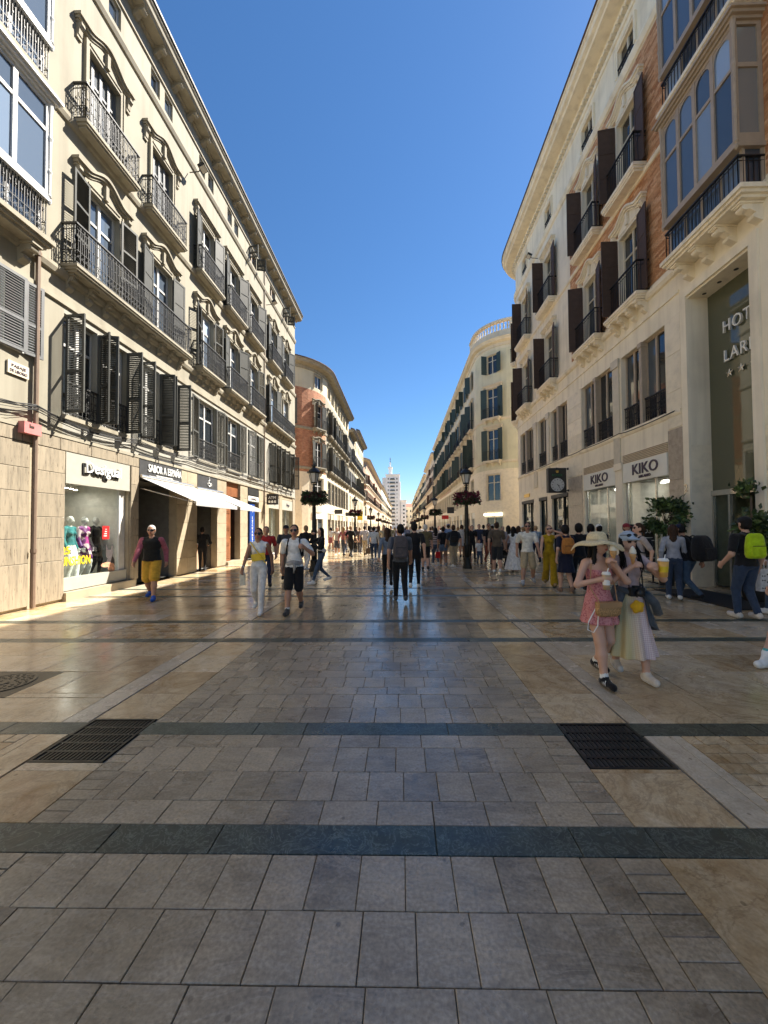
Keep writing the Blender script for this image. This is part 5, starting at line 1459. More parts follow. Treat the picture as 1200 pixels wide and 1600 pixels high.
mb = MB(); mb.prism([(-.6, 20.05), (6, 23), (12.6, 20.05)], lambda p: (-7.5, p[0], p[1]), lambda p: (9.5, p[0], p[1])); put('roof', mb.mesh('roof', [paint('red_tile', (.35, .12, .08), .8)]), T2)
for k in range(4):
    for r in range(3): mb = MB(); mb.box(-5.5 + 3.6 * k, -4.3 + 3.6 * k, -.05, .04, 5 + 5 * r, 7 + 5 * r); put('window', mb.mesh('window', ['pane_dark']), T2)
mb = MB(); n = 40
top = [(-160 + 320 * i / n, 30 + 9 * math.sin(i * .35) + 5 * math.sin(i * .9 + 1)) for i in range(n + 1)]
k = mb.pts([(x, 0, -1) for x, z in top]); mb.pts([(x, 0, z * .85) for x, z in top]); mb.pts([(x, 60, -1) for x, z in top])
for i in range(n): mb.face((k + i, k + i + 1, k + n + 2 + i, k + n + 1 + i)); mb.face((k + n + 1 + i, k + n + 2 + i, k + 2 * n + 3 + i, k + 2 * n + 2 + i))
struct(put('hills', mb.mesh('hills', [stucco('hill', (.16, .15, .13))]), None, (40, 900, 0)))
# projecting shop signs down the street
for (x, y, z, w, h, m, lab) in ((-7.2, 43.5, 3.2, .9, .5, 'sign_black', 'black projecting shop sign on the left beyond the side street'), (-7.2, 52, 3.2, .9, .5, 'sign_slate', 'second dark projecting shop sign on the left beyond the first lamp'),
    (-7.2, 66, 2.9, .9, 1.5, 'yellow_sign', 'yellow projecting shop sign in the left distance'), (7.1, 56, 3.6, 1.0, .9, 'sign_slate', 'dark blue projecting sign on the right past the curved corner'),
    (7.1, 63, 2.9, 1.1, .6, 'red_sign', 'small red projecting sign on the right past the curved corner')):
    o = thing('projecting_sign', lab, 'sign', (x, y, z)); mb = MB(); mb.box(-w / 2, w / 2, -.06, .06, 0, h); put('board', mb.mesh('board', [m]), o)
    s = -1 if x < 0 else 1
    mb = MB(); mb.box(*sorted((s * w / 2, s * .8)), -.02, .02, h * .45, h * .55); put('bracket', mb.mesh('bracket', ['iron']), o)
# ------------------------------------------------------------------ street lamps with flower baskets
def leaf_cloud(mb, pts, size, rnd, droop=.4):
    """small folded leaves at the given (point, outward) pairs"""
    for p, o in pts:
        o = Vector(o).normalized(); s = size * rnd.uniform(.6, 1.3)
        d = (o + Vector((rnd.gauss(0, .5), rnd.gauss(0, .5), rnd.gauss(0, .4) - droop * .4))).normalized()
        sd = d.cross(Vector((rnd.gauss(0, 1), rnd.gauss(0, 1), rnd.gauss(0, 1)))).normalized() * s * .32
        p = Vector(p); n = d.cross(sd).normalized() * s * .12
        k = mb.pts([p, p + d * s * .5 + sd + n, p + d * s, p + d * s * .5 - sd + n])
        mb.face((k, k + 1, k + 2)); mb.face((k, k + 2, k + 3))
def basket_mesh(seed, red):
    rnd = random.Random(seed); mb = MB(); pts = []; fl = []
    for i in range(1300):
        a = rnd.uniform(0, 2 * PI); lob = 1 + .16 * math.sin(3 * a + seed) + .10 * math.sin(7 * a + seed * 2)
        el = rnd.uniform(-.7, 1.2); r = (.30 + .17 * math.cos(el)) * lob
        p = (r * math.cos(a) * rnd.uniform(.55, 1), r * math.sin(a) * rnd.uniform(.55, 1), .05 + .24 * math.sin(el) * lob + rnd.gauss(0, .02))
        (fl if rnd.random() < red * (1.35 if el > .1 else .5) else pts).append((p, (math.cos(a), math.sin(a), math.sin(el) * .6)))
    leaf_cloud(mb, pts, .11, rnd); mb.mi = 1; leaf_cloud(mb, fl, .10, rnd)
    mb.mi = 2; leaf_cloud(mb, fl[::9], .05, rnd)
    return mb.mesh('flowers', ['leaf_dark', 'flower', 'flower_pale'])
post = MB()
post.lathe([(.20, 0), (.20, .09), (.175, .11), (.175, .16), (.15, .20), (.145, .34), (.16, .37), (.16, .41), (.125, .45)], 8, ph=PI / 8)
col_ = MB(); col_.lathe([(.115, .45), (.105, .9), (.125, .95), (.125, 1.0), (.10, 1.04), (.098, 1.45), (.118, 1.49), (.118, 1.56), (.082, 1.62), (.065, 2.55), (.075, 2.58), (.05, 2.62), (.05, 3.08), (.075, 3.12), (.045, 3.17), (.06, 3.28), (.035, 3.32), (.04, 3.40)], 16)
for i in range(8):
    a = 2 * PI * i / 8; col_.tube([(.104 * math.cos(a), .104 * math.sin(a), .5), (.100 * math.cos(a), .100 * math.sin(a), .88)], .012, 4); col_.tube([(.078 * math.cos(a), .078 * math.sin(a), 1.68), (.064 * math.cos(a), .064 * math.sin(a), 2.5)], .010, 4)
lan = MB()
for i in range(6):
    a = 2 * PI * i / 6; lan.tube([(.115 * math.cos(a), .115 * math.sin(a), 3.44), (.195 * math.cos(a), .195 * math.sin(a), 3.80)], .012, 4)
    lan.tube([(.04 * math.cos(a), .04 * math.sin(a), 3.34), (.10 * math.cos(a), .10 * math.sin(a), 3.38), (.115 * math.cos(a), .115 * math.sin(a), 3.45)], .008, 4)
lan.lathe([(.125, 3.42), (.14, 3.44), (.125, 3.46)], 6)
cap_ = MB(); cap_.lathe([(.20, 3.80), (.27, 3.815), (.28, 3.85), (.23, 3.87), (.20, 3.93), (.13, 3.99), (.075, 4.02), (.055, 4.07), (.09, 4.10), (.05, 4.12), (.035, 4.16), (.01, 4.22)], 12)
for i in range(6):
    a = 2 * PI * i / 6; cap_.tube([(.25 * math.cos(a), .25 * math.sin(a), 3.86), (.27 * math.cos(a), .27 * math.sin(a), 3.93)], .02, 4, .004); cap_.tube([(.07 * math.cos(a), .07 * math.sin(a), 4.08), (.10 * math.cos(a), .10 * math.sin(a), 4.17)], .014, 4, .004)
gls = MB(); gls.lathe([(.105, 3.45), (.18, 3.80)], 6, cap=False)
bsk = MB(); bsk.lathe([(.06, 2.56), (.20, 2.58), (.32, 2.68), (.36, 2.80), (.34, 2.82)], 14)
mp, mc, ml_, mcp, mg, mbk = (b.mesh(n, [m], s) for b, n, m, s in ((post, 'lamp_base', 'lamp_iron', False), (col_, 'lamp_column', 'lamp_iron', True), (lan, 'lantern_frame', 'lamp_iron', False), (cap_, 'lantern_cap', 'lamp_iron', True), (gls, 'lantern_glass', 'lamp_glass', False), (bsk, 'basket', 'leaf_dark', True)))
fr_, fl_ = basket_mesh(1, .62), basket_mesh(2, .22)
ORD = ['nearest', 'second', 'third', 'fourth', 'fifth', 'sixth', 'seventh', 'eighth', 'ninth']
def lamp(x, y, side, i):
    lab = '%s black street lamp in the %s row, its basket ringed with %s' % (ORD[i], side, 'dark red flowers' if side == 'right' or i else 'green leaves')
    o = thing('street_lamp', lab, 'street lamp', (x, y, 0), i * .7, 'street lamps with flower baskets')
    for n, m in (('base', mp), ('column', mc), ('lantern_frame', ml_), ('lantern_cap', mcp), ('lantern_glass', mg), ('basket', mbk)): put(n, m, o)
    put('flowers', fl_ if (side == 'left' and i == 0) or (side == 'right' and i == 1) else fr_, o, (0, 0, 2.76), i * 1.3)
for i in range(8):
    lamp(-3.42 if i == 0 else -3.75 - .03 * i, 14.9 + 16 * i, 'left', i); lamp(2.62 + .06 * i, 15.6 + 15.6 * i, 'right', i)
# ------------------------------------------------------------------ potted trees, menu board
def potted_tree(x, y, label, z0, z1, rx, n, seed, trunk_h, leafs):
    rnd = random.Random(seed); o = thing('potted_tree', label, 'potted plant', (x, y, 0), 0, 'potted trees by the hotel door')
    mb = MB(); mb.lathe([(.17, 0), (.24, .5), (.26, .52), (.26, .56), (.22, .56), (.22, .5)], 16); put('pot', mb.mesh('pot', ['pot'], True), o)
    mb = MB(); mb.tube([(0, 0, .45), (.02, .01, trunk_h * .6), (0, 0, trunk_h)], .03, 6, .02); pts = []
    lim = []
    for i in range(16):
        a = rnd.uniform(0, 2 * PI); zz = z0 + (z1 - z0) * rnd.uniform(.1, .95); t = (zz - z0) / (z1 - z0)
        r = rx * (.55 + .45 * math.sin(PI * min(1, t * .9 + .1))) * rnd.uniform(.55, 1.05)
        st = Vector((0, 0, min(trunk_h, zz - .12))); e = Vector((r * math.cos(a), r * math.sin(a), zz)); mid = (st + e) / 2 + Vector((0, 0, .06))
        mb.tube([st, mid, e], .012, 4, .004); lim.append((mid, e))
    put('trunk', mb.mesh('trunk', ['bark'], True), o)
    mb = MB(); m2 = []
    for i in range(n):
        a, b = rnd.choice(lim); p = a.lerp(b, rnd.uniform(.3, 1.1)) + Vector((rnd.gauss(0, .09), rnd.gauss(0, .09), rnd.gauss(0, .08)))
        m2.append((p, p - Vector((0, 0, (z0 + z1) / 2)) + Vector((0, 0, .15))))
    leaf_cloud(mb, m2[::2], .13, rnd, .9); mb.mi = 1; leaf_cloud(mb, m2[1::2], .13, rnd, .9)
    put('crown', mb.mesh('crown', ['leaf', 'leaf_dark']), o)
potted_tree(7.45, 11.0, 'round leafy potted tree before the grey marble pier', 1.5, 2.45, .50, 1300, 5, 1.7, 0)
potted_tree(7.72, 8.62, 'tall narrow potted tree beside the hotel door', 0.8, 2.68, .27, 1500, 9, 2.3, 0)
mbd = thing('menu_board', 'black menu board on a stand left of the hotel entrance', 'menu board', (7.0, 11.45, 0))
mb = MB(); mb.box(-.42, .42, -.03, .03, .45, 1.72); put('panel', mb.mesh('panel', ['sign_black']), mbd)
for s in (-1, 1):
    mb = MB(); mb.box(s * .36 - .025, s * .36 + .025, -.2, .2, 0, .04); mb.box(s * .36 - .02, s * .36 + .02, -.02, .02, .04, .45); put('leg', mb.mesh('leg', ['iron']), mbd)
put('lettering', text_mesh('LARIOS', .19, .006, 'letter_white', .002, 1., .62), mbd, (0, -.034, 1.46))
for k in range(9):
    for s in (-1, 1):
        if (k * 3 + s) % 5 == 0: continue
        mb = MB(); w = .1 + .05 * ((k * 7 + s) % 3); mb.box(s * .2 - w, s * .2 + w, -.034, -.03, 1.32 - .085 * k, 1.335 - .085 * k); put('menu_line', mb.mesh('line', ['letter_white']), mbd)
# ------------------------------------------------------------------ people: one continuous surface each, from blended body volumes
SK, TOP, BOT, SHOE, HAIR, LENS, LIP, SOCK, PRINT = range(9)
class Body:
    def __init__(s): s.p = []; s.hem = 0.; s.dress = False; s.neck = 0.
    def cap(s, a, b, ra, rb, lab, fl=1.): s.p.append(('c', np.array(a, float), np.array(b, float), ra, rb, lab, fl))
    def fru(s, a, b, ra, rb, lab, fl=1., amp=0., nf=9): s.p.append(('f', np.array(a, float), np.array(b, float), ra, rb, lab, fl, amp, nf))
    def ell(s, c, r, lab): s.p.append(('e', np.array(c, float), np.array(r, float), 0, 0, lab, 1.))
def sd(pr, P):
    if pr[0] == 'c':
        _, a, b, ra, rb, _, fl = pr
        if fl != 1.:
            P = P * np.array([1, 1 / fl, 1]); a = a * np.array([1, 1 / fl, 1]); b = b * np.array([1, 1 / fl, 1])
        ab = b - a; L = max(ab @ ab, 1e-9); t = np.clip(((P - a) @ ab) / L, 0, 1)
        d = np.linalg.norm(P - a - t[:, None] * ab, axis=1) - (ra + (rb - ra) * t)
        return d * (fl if fl < 1 else 1)
    if pr[0] == 'f':
        _, a, b, ra, rb, _, fl, amp, nf = pr
        t = np.clip((P[:, 2] - a[2]) / (b[2] - a[2]), 0, 1); X = P[:, 0] - (a[0] + t * (b[0] - a[0])); Y = (P[:, 1] - (a[1] + t * (b[1] - a[1]))) / fl
        R = (ra + (rb - ra) * t) * (1 + amp * t * np.sin(nf * np.arctan2(Y, X)))
        dr = (np.hypot(X, Y) - R) * fl; dz = np.abs(P[:, 2] - (a[2] + b[2]) / 2) - abs(a[2] - b[2]) / 2
        return np.hypot(np.maximum(dr, 0), np.maximum(dz, 0)) + np.minimum(np.maximum(dr, dz), 0)
    _, c, r = pr[:3]
    q = (P - c) / r; k0 = np.linalg.norm(q, axis=1); k1 = np.linalg.norm(q / r, axis=1)
    return k0 * (k0 - 1) / np.maximum(k1, 1e-6)
def mesh_body(body, h, k=.022, name='body'):
    zhem, dress = body.hem, body.dress
    prs = body.p; lo = np.array([9.] * 3); hi = -lo; bbs = []
    for pr in prs:
        if pr[0] in 'cf':
            r = max(pr[3], pr[4]) * 1.1; a = np.minimum(pr[1], pr[2]) - r; b = np.maximum(pr[1], pr[2]) + r
        else: a, b = pr[1] - pr[2], pr[1] + pr[2]
        bbs.append((a, b)); lo = np.minimum(lo, a); hi = np.maximum(hi, b)
    lo -= 3 * h; hi += 3 * h; n = np.ceil((hi - lo) / h).astype(int) + 1
    D = np.full(n, .5)
    mg = k + 2.5 * h
    for pr, (a, b) in zip(prs, bbs):
        i0 = np.maximum(0, np.floor((a - mg - lo) / h).astype(int)); i1 = np.minimum(n, np.ceil((b + mg - lo) / h).astype(int) + 1)
        g = np.stack(np.meshgrid(*[lo[i] + h * np.arange(i0[i], i1[i]) for i in range(3)], indexing='ij'), -1)
        d = sd(pr, g.reshape(-1, 3)).reshape(g.shape[:3])
        S = D[i0[0]:i1[0], i0[1]:i1[1], i0[2]:i1[2]]
        hh = np.maximum(k - np.abs(S - d), 0) / k
        S[...] = np.minimum(S, d) - hh * hh * k * .25
    # surface nets
    inside = D < 0
    c8 = [inside[i:n[0] - 1 + i, j:n[1] - 1 + j, l:n[2] - 1 + l] for i in (0, 1) for j in (0, 1) for l in (0, 1)]
    cnt = sum(c.astype(np.int8) for c in c8); act = (cnt > 0) & (cnt < 8)
    idx = np.argwhere(act); vid = np.full(act.shape, -1, np.int32); vid[act] = np.arange(len(idx))
    offs = np.array([(i, j, l) for i in (0, 1) for j in (0, 1) for l in (0, 1)])
    V = np.stack([D[idx[:, 0] + o[0], idx[:, 1] + o[1], idx[:, 2] + o[2]] for o in offs], 1)
    acc = np.zeros((len(idx), 3)); num = np.zeros(len(idx))
    for a in range(8):
        for b in range(a + 1, 8):
            if np.abs(offs[a] - offs[b]).sum() != 1: continue
            m = (V[:, a] < 0) != (V[:, b] < 0)
            t = V[m, a] / (V[m, a] - V[m, b])
            acc[m] += offs[a] + t[:, None] * (offs[b] - offs[a]); num[m] += 1
    P = lo + h * (idx + acc / num[:, None])
    quads = []
    for ax in range(3):
        e = [1, 1, 1]; A = inside; sl0 = [slice(None)] * 3; sl1 = [slice(None)] * 3
        sl0[ax] = slice(0, -1); sl1[ax] = slice(1, None)
        ch = A[tuple(sl0)] != A[tuple(sl1)]
        ii = np.argwhere(ch); o1, o2 = [(1, 2), (2, 0), (0, 1)][ax]
        ok = (ii[:, o1] > 0) & (ii[:, o2] > 0) & (ii[:, o1] < n[o1] - 1) & (ii[:, o2] < n[o2] - 1); ii = ii[ok]
        def g(d1, d2):
            q = ii.copy(); q[:, o1] -= d1; q[:, o2] -= d2; return vid[q[:, 0], q[:, 1], q[:, 2]]
        F = np.stack([g(1, 1), g(0, 1), g(0, 0), g(1, 0)], 1)
        neg = ~A[ii[:, 0], ii[:, 1], ii[:, 2]]
        F[neg] = F[neg][:, ::-1]; quads.append(F)
    F = np.concatenate(quads)
    dist = np.full((len(P)), 9.); lab = np.zeros(len(P), np.int32)
    for pr, (a, b) in zip(prs, bbs):
        m = np.all((P > a - .05) & (P < b + .05), axis=1)
        if not m.any(): continue
        d = sd(pr, P[m]); w = np.where(m)[0]; s = d < dist[w]
        dist[w[s]] = d[s]; lab[w[s]] = pr[5]
    # torso volumes and covered legs take the garment of their height
    torso = lab == 10
    hi_ = P[:, 2] > zhem + .006 * np.sin(P[:, 0] * 60)
    if dress: lab[((lab == 10) | (lab == 12)) & hi_] = TOP; lab[(lab == 10) | (lab == 12)] = SK
    else: lab[((lab == 10) | (lab == BOT)) & hi_] = TOP; lab[lab == 10] = BOT; lab[lab == 12] = SK
    if body.neck: lab[torso & (P[:, 2] > body.neck + .02 * np.abs(P[:, 0]) / .1)] = SK
    me = bpy.data.meshes.new(name)
    me.vertices.add(len(P)); me.vertices.foreach_set('co', P.astype(np.float32).ravel())
    me.loops.add(F.size); me.loops.foreach_set('vertex_index', F.astype(np.int32).ravel())
    me.polygons.add(len(F)); me.polygons.foreach_set('loop_start', np.arange(0, F.size, 4, dtype=np.int32))
    me.update(calc_edges=True)
    fl = np.sort(lab[F], axis=1)[:, 1]
    me.polygons.foreach_set('material_index', lab[F][:, 0].astype(np.int32)); me.polygons.foreach_set('use_smooth', np.ones(len(F), bool))
    me.update(); return me
def ik(a, c, l1, l2, bend):
    a, c, bend = Vector(a), Vector(c), Vector(bend); d = c - a; L = d.length
    if L > (l1 + l2) * .998: c = a + d * ((l1 + l2) * .998 / L); d = c - a; L = d.length
    x = (l1 * l1 - l2 * l2 + L * L) / (2 * L); hgt = math.sqrt(max(0, l1 * l1 - x * x)); dn = d / L
    b = bend - dn * bend.dot(dn)
    if b.length < 1e-4: b = Vector((1, 0, 0))
    return a + dn * x + b.normalized() * hgt, c
def human(H=1.72, f=False, stride=.3, ph=1, arms=None, sleeve=.5, bottom='trousers', hair='short', shoe_h=.03, glasses=False, lean=0., look=0., bulk=1., cap=False, fingers=False, raglan=False, hem=None, stand_w=.055, features=False, side_look=0., apron=False, sock=False, sole=False):
    """stands at the origin facing -y; bottom: trousers, shorts, wide, skirt, dress, longdress, minidress"""
    B = Body(); s_ = H; f_ = 1 if f else 0
    def V(x, y, z): return Vector((x * s_, (y + lean * max(0, z - .5)) * s_, z * s_))
    hipw = .050; shw = .098 if f else .112
    zdrop = stride * stride * .10
    # torso
    tz = lambda z: z - zdrop
    tl = 10; bt = 10
    dress = bottom in ('dress', 'longdress', 'minidress')
    B.dress = dress; B.neck = (.752 - zdrop) * s_ if sleeve < 0 else 0.
    B.hem = s_ * ((hem or {'dress': .33, 'longdress': .06, 'minidress': .40}.get(bottom, .53)) if bottom != 'skirt' else .60) - zdrop * s_ * (0 if dress else 1)
    if not dress and bottom != 'skirt': B.hem = (.525 - zdrop) * s_ if not f else (.555 - zdrop) * s_
    c = lambda x, y, z: tuple(V(x, y, tz(z)))
    w = bulk
    B.ell(c(0, 0, .735), ((.082 if f else .094) * w * s_, .062 * w * s_, .105 * s_), tl)
    B.ell(c(0, 0, .635), ((.066 if f else .080) * w * s_, .057 * w * s_, .095 * s_), tl)
    B.ell(c(0, .006, .545), ((.086 if f else .083) * w * s_, .066 * w * s_, .07 * s_), bt)
    if f:
        for q in (-1, 1): B.ell(c(q * .036, -.045, .735), (.032 * s_, .032 * s_, .034 * s_), tl)
    else: B.cap(c(-.05, -.012, .765), c(.05, -.012, .765), .05 * w * s_, .05 * w * s_, tl)
    B.cap(c(-shw * .8, .004, .808), c(shw * .8, .004, .808), .033 * s_, .033 * s_, SK if sleeve < 0 else TOP, .9)
    B.cap(c(0, .004, .80), c(0, -.004, .875), .036 * s_, .027 * s_, SK)
    if sleeve >= 0: B.cap(c(-.03, .006, .825), c(.03, .006, .825), .032 * s_, .032 * s_, TOP)
    # head
    hz = .935; hy = -.012
    ca, sa = math.cos(look), math.sin(look)
    def Hd(x, y, z): return c(x * ca - y * sa, hy + x * sa + y * ca, hz + z)
    B.ell(Hd(0, 0, .005), (.042 * s_, .050 * s_, .060 * s_), SK); B.ell(Hd(0, -.018, -.030), (.032 * s_, .032 * s_, .036 * s_), SK)
    B.cap(Hd(0, -.046, .0), Hd(0, -.058, -.018), .006 * s_, .009 * s_, SK)
    for q in (-1, 1): B.ell(Hd(q * .043, .004, -.006), (.008 * s_, .012 * s_, .016 * s_), SK)
    if glasses:
        for q in (-1, 1): B.ell(Hd(q * .019, -.047, .004), (.016 * s_, .011 * s_, .012 * s_), LENS); B.cap(Hd(q * .03, -.042, .008), Hd(q * .044, .0, .008), .004 * s_, .004 * s_, LENS)
    elif features:
        for q in (-1, 1): B.ell(Hd(q * .018, -.046, .004), (.009 * s_, .006 * s_, .005 * s_), LENS); B.cap(Hd(q * .010, -.050, .016), Hd(q * .028, -.044, .016), .003 * s_, .003 * s_, HAIR)
    if features: B.ell(Hd(0, -.049, -.034), (.014 * s_, .007 * s_, .006 * s_), LIP)
    if hair in ('short', 'long', 'bun', 'tail', 'bob', 'curly'):
        g = 1.0 if hair != 'curly' else 1.18
        B.ell(Hd(0, .012, .020), (.0475 * g * s_, .051 * g * s_, .056 * g * s_), HAIR); B.ell(Hd(0, .020, -.012), (.046 * g * s_, .042 * g * s_, .045 * g * s_), HAIR)
    if hair == 'long':
        B.cap(Hd(0, .030, .01), Hd(0, .045, -.16), .044 * s_, .036 * s_, HAIR, .75)
        for q in (-1, 1): B.cap(Hd(q * .042, .005, .02), Hd(q * .048, .01, -.14), .016 * s_, .014 * s_, HAIR)
    if hair == 'bob':
        for q in (-1, 1): B.cap(Hd(q * .04, .01, .02), Hd(q * .042, .012, -.05), .02 * s_, .02 * s_, HAIR)
    if hair == 'bun': B.ell(Hd(0, .055, .05), (.024 * s_,) * 3, HAIR)
    if hair == 'tail': B.ell(Hd(0, .06, .02), (.02 * s_,) * 3, HAIR); B.cap(Hd(0, .065, .01), Hd(0, .07, -.10), .018 * s_, .012 * s_, HAIR)
    if cap:
        B.ell(Hd(0, .002, .034), (.051 * s_, .057 * s_, .044 * s_), SOCK); B.cap(Hd(-.022, -.06, .026), Hd(.022, -.06, .026), .022 * s_, .022 * s_, SOCK, .9) if False else B.ell(Hd(0, -.068, .022), (.038 * s_, .034 * s_, .007 * s_), SOCK)
    # legs
    L1, L2 = .245 * s_, .235 * s_
    ends = []
    for q in (-1, 1):
        fwd = ph * q * stride * .5; lift = 0.
        if fwd < 0: lift = min(.10, -fwd * .30)
        hip = V(q * hipw, 0, tz(.515))
        ank = Vector((q * stand_w * s_, -fwd * s_, (.045 + lift) * s_))
        kn, ank = ik(hip, ank, L1, L2, (0, -1, 0))
        d = (ank - kn).normalized(); hm = hem
        def leg(t0, t1, r0, r1, lab, thigh): 
            a_, b_ = (hip, kn) if thigh else (kn, ank)
            B.cap(a_.lerp(b_, t0), a_.lerp(b_, t1), r0 * s_, r1 * s_, lab)
        if bottom == 'trousers':
            leg(0, 1, .054 * w, .040, BOT, 1); leg(0, .97, .040, .030, BOT, 0)
        elif bottom == 'jeans':
            leg(0, 1, .052 * w, .036, BOT, 1); leg(0, .95, .036, .024, BOT, 0)
        elif bottom == 'wide':
            leg(0, 1, .056, .052, BOT, 1); leg(0, 1.02, .052, .062, BOT, 0)
        elif bottom == 'shorts':
            leg(0, .92, .058 * w, .054 * w, BOT, 1); leg(.9, 1, .037, .034, SK, 1); leg(0, .4, .034, .036, SK, 0); leg(.4, 1, .036, .021, SK, 0)
        elif bottom == 'hotpants':
            leg(0, .35, .057, .055, BOT, 1); leg(.3, 1, .052, .036, SK, 1); leg(0, .4, .034, .036, SK, 0); leg(.4, 1, .036, .021, SK, 0)
        else:
            leg(0, 1, .054, .036, 12, 1); leg(0, .35, .034, .035, SK, 0); leg(.35, 1, .035, .020, SK, 0)
        if sock: B.cap(kn.lerp(ank, .88), ank, .0235 * s_, .0235 * s_, SOCK)
        pitch = lift * 4.5
        td = Vector((q * .10, -math.cos(pitch), -math.sin(pitch))).normalized()
        heel = ank - Vector((0, 0, .02 * s_)) - td * .022 * s_; toe = heel + td * .118 * s_
        if pitch == 0: toe.z = heel.z = .024 * s_
        B.cap(heel, toe, .025 * s_, .021 * s_, SHOE); B.cap(ank, heel.lerp(toe, .5), .024 * s_, .022 * s_, SHOE); B.cap(heel.lerp(toe, .12) + Vector((0, 0, -.010 * s_)), heel.lerp(toe, .92) + Vector((0, 0, -.010 * s_)), .0255 * s_, .0215 * s_, PRINT if sole else SHOE)
        ends.append((heel, toe))
    fwdm = 0
    if bottom == 'skirt': B.fru(c(0, .002, .60), c(0, 0, hem or .36), .072 * s_, (.115 if not hem or hem > .3 else .16) * s_, BOT, .85 if not hem or hem > .3 else 1.0, .05 if not hem or hem > .3 else .09, 11)
    if bottom == 'minidress': B.fru(c(0, .002, .64), c(0, -.004, hem or .40), .068 * s_, .125 * s_, TOP, .92, .05, 11)
    if bottom == 'dress': B.fru(c(0, .002, .62), c(0, 0, hem or .33), .07 * s_, .13 * s_, TOP, .9, .05)
    if bottom == 'longdress': B.fru(c(0, .002, .62), c(0, .02, .06), .07 * s_, .19 * s_, TOP, .9, .06, 12)
    if apron: B.cap(c(0, -.03, .56), c(0, -.02, .40), .07 * s_, .08 * s_, BOT, .6)
    # top hangs over the waistband
    if not dress and bottom != 'skirt': B.fru(c(0, 0, .66), c(0, .002, .553 if f else .522), (.066 if f else .082) * w * s_, (.088 if f else .093) * w * s_, TOP, .76, .03, 7)
    # arms: (target or swing)
    arms = arms or {}
    hands = {}
    for q in (-1, 1):
        sh = V(q * shw, .004, tz(.805)); spec = arms.get(q, None)
        u1, u2 = .172 * s_, .150 * s_
        if spec is None:
            sw = -ph * q * stride * .55
            tgt = sh + Vector((q * .045 * s_, -(sw * .9 + .05) * s_, -(.305 - abs(sw) * .08) * s_)); bend = (q * .3, 1, 0)
        else: tgt = Vector(spec[0]) * s_; bend = spec[1] if len(spec) > 1 else (q * .6, .6, -1)
        el, wr = ik(sh, tgt, u1, u2, bend)
        hands[q] = (el, wr)
        sl = abs(sleeve) if sleeve >= 0 else 0
        r = [.030, .025, .018] if not f else [.026, .021, .015]
        r = [x * (.5 + .5 * w) for x in r]
        lab = PRINT if raglan else TOP
        def arm(a_, b_, ra, rb, lb): B.cap(a_, b_, ra * s_, rb * s_, lb)
        if sl >= .99: arm(sh, el, r[0] + .007, r[1] + .006, lab); arm(el, wr, r[1] + .006, r[2] + .006, lab)
        elif sl >= .3:
            arm(sh, sh.lerp(el, .72), r[0] + .009, r[1] + .012, lab); arm(sh.lerp(el, .7), el, r[1], r[1], SK); arm(el, wr, r[1], r[2], SK)
        elif sl > .0: arm(sh, sh.lerp(el, .25), r[0] + .006, r[0] + .006, lab); arm(sh, el, r[0], r[1], SK); arm(el, wr, r[1], r[2], SK)
        else: arm(sh, el, r[0], r[1], SK); arm(el, wr, r[1], r[2], SK)
        d = (wr - el).normalized(); hs = .92 if f else 1.0
        palm = wr + d * .045 * s_ * hs
        B.cap(wr, palm, .017 * s_ * hs, .020 * s_ * hs, SK)
        inw = Vector((-q, -.2, 0)); inw = (inw - d * inw.dot(d)).normalized(); sidev = d.cross(inw).normalized()
        if sidev.y > 0: sidev = -sidev
        curl = spec[2] if spec and len(spec) > 2 else .35
        fr = (.0055 if fingers else .0075) * s_
        for i, (o, ln) in enumerate(((-.016, .036), (-.0055, .043), (.0055, .041), (.016, .032))):
            b0 = palm + sidev * (-o) * s_ * hs; d1 = (d * math.cos(curl) + inw * math.sin(curl)); d2 = (d * math.cos(curl * 2.3) + inw * math.sin(curl * 2.3))
            k1 = b0 + d1 * ln * .55 * s_; k2 = k1 + d2 * ln * .55 * s_
            B.cap(b0, k1, fr, fr, SK); B.cap(k1, k2, fr, fr * .85, SK)
        t0 = wr + d * .016 * s_ + sidev * .014 * s_; t1 = t0 + (d * .6 + sidev * .7 + inw * .3).normalized() * .024 * s_; t2 = t1 + (d * .8 + inw * .6).normalized() * .020 * s_
        B.cap(t0, t1, fr * 1.2, fr * 1.1, SK); B.cap(t1, t2, fr * 1.1, fr, SK)
    B.feet = ends
    return B, hands
NOTHING = None
def outfit(skin='skin_light', top=(.5, .5, .5), bot=(.1, .1, .12), shoe=(.6, .6, .58), hair='hair_brown', hat=(.5, .5, .5), prt=(.5, .2, .2)):
    g = lambda m: M[m] if isinstance(m, str) else (m if not isinstance(m, tuple) else C(*m))
    return [M[skin], g(top), g(bot), g(shoe), M[hair], M['dark_lens'], M['lip'], g(hat), g(prt)]
GRP = 'people walking in the street'
def person(label, px, py, face, of, h=.015, z=0., loc=None, **kw):
    """one walker; face: degrees, 0 looks at the camera, 180 walks away"""
    B, hands = human(**kw); me = mesh_body(B, h)
    for m in of: me.materials.append(m)
    p = loc or ground(px, py)
    o = put('person', me, None, (p[0], p[1], 0), math.radians(face)); tag(o, label, 'person', GRP)
    lo = min(v.co.z for v in me.vertices); o.location.z = -lo + .001
    o['feet'] = [float(c) for ft in B.feet for e in ft for c in e]
    o['hand_r'] = [float(v) for v in hands[-1][1]]; o['hand_l'] = [float(v) for v in hands[1][1]]
    return o
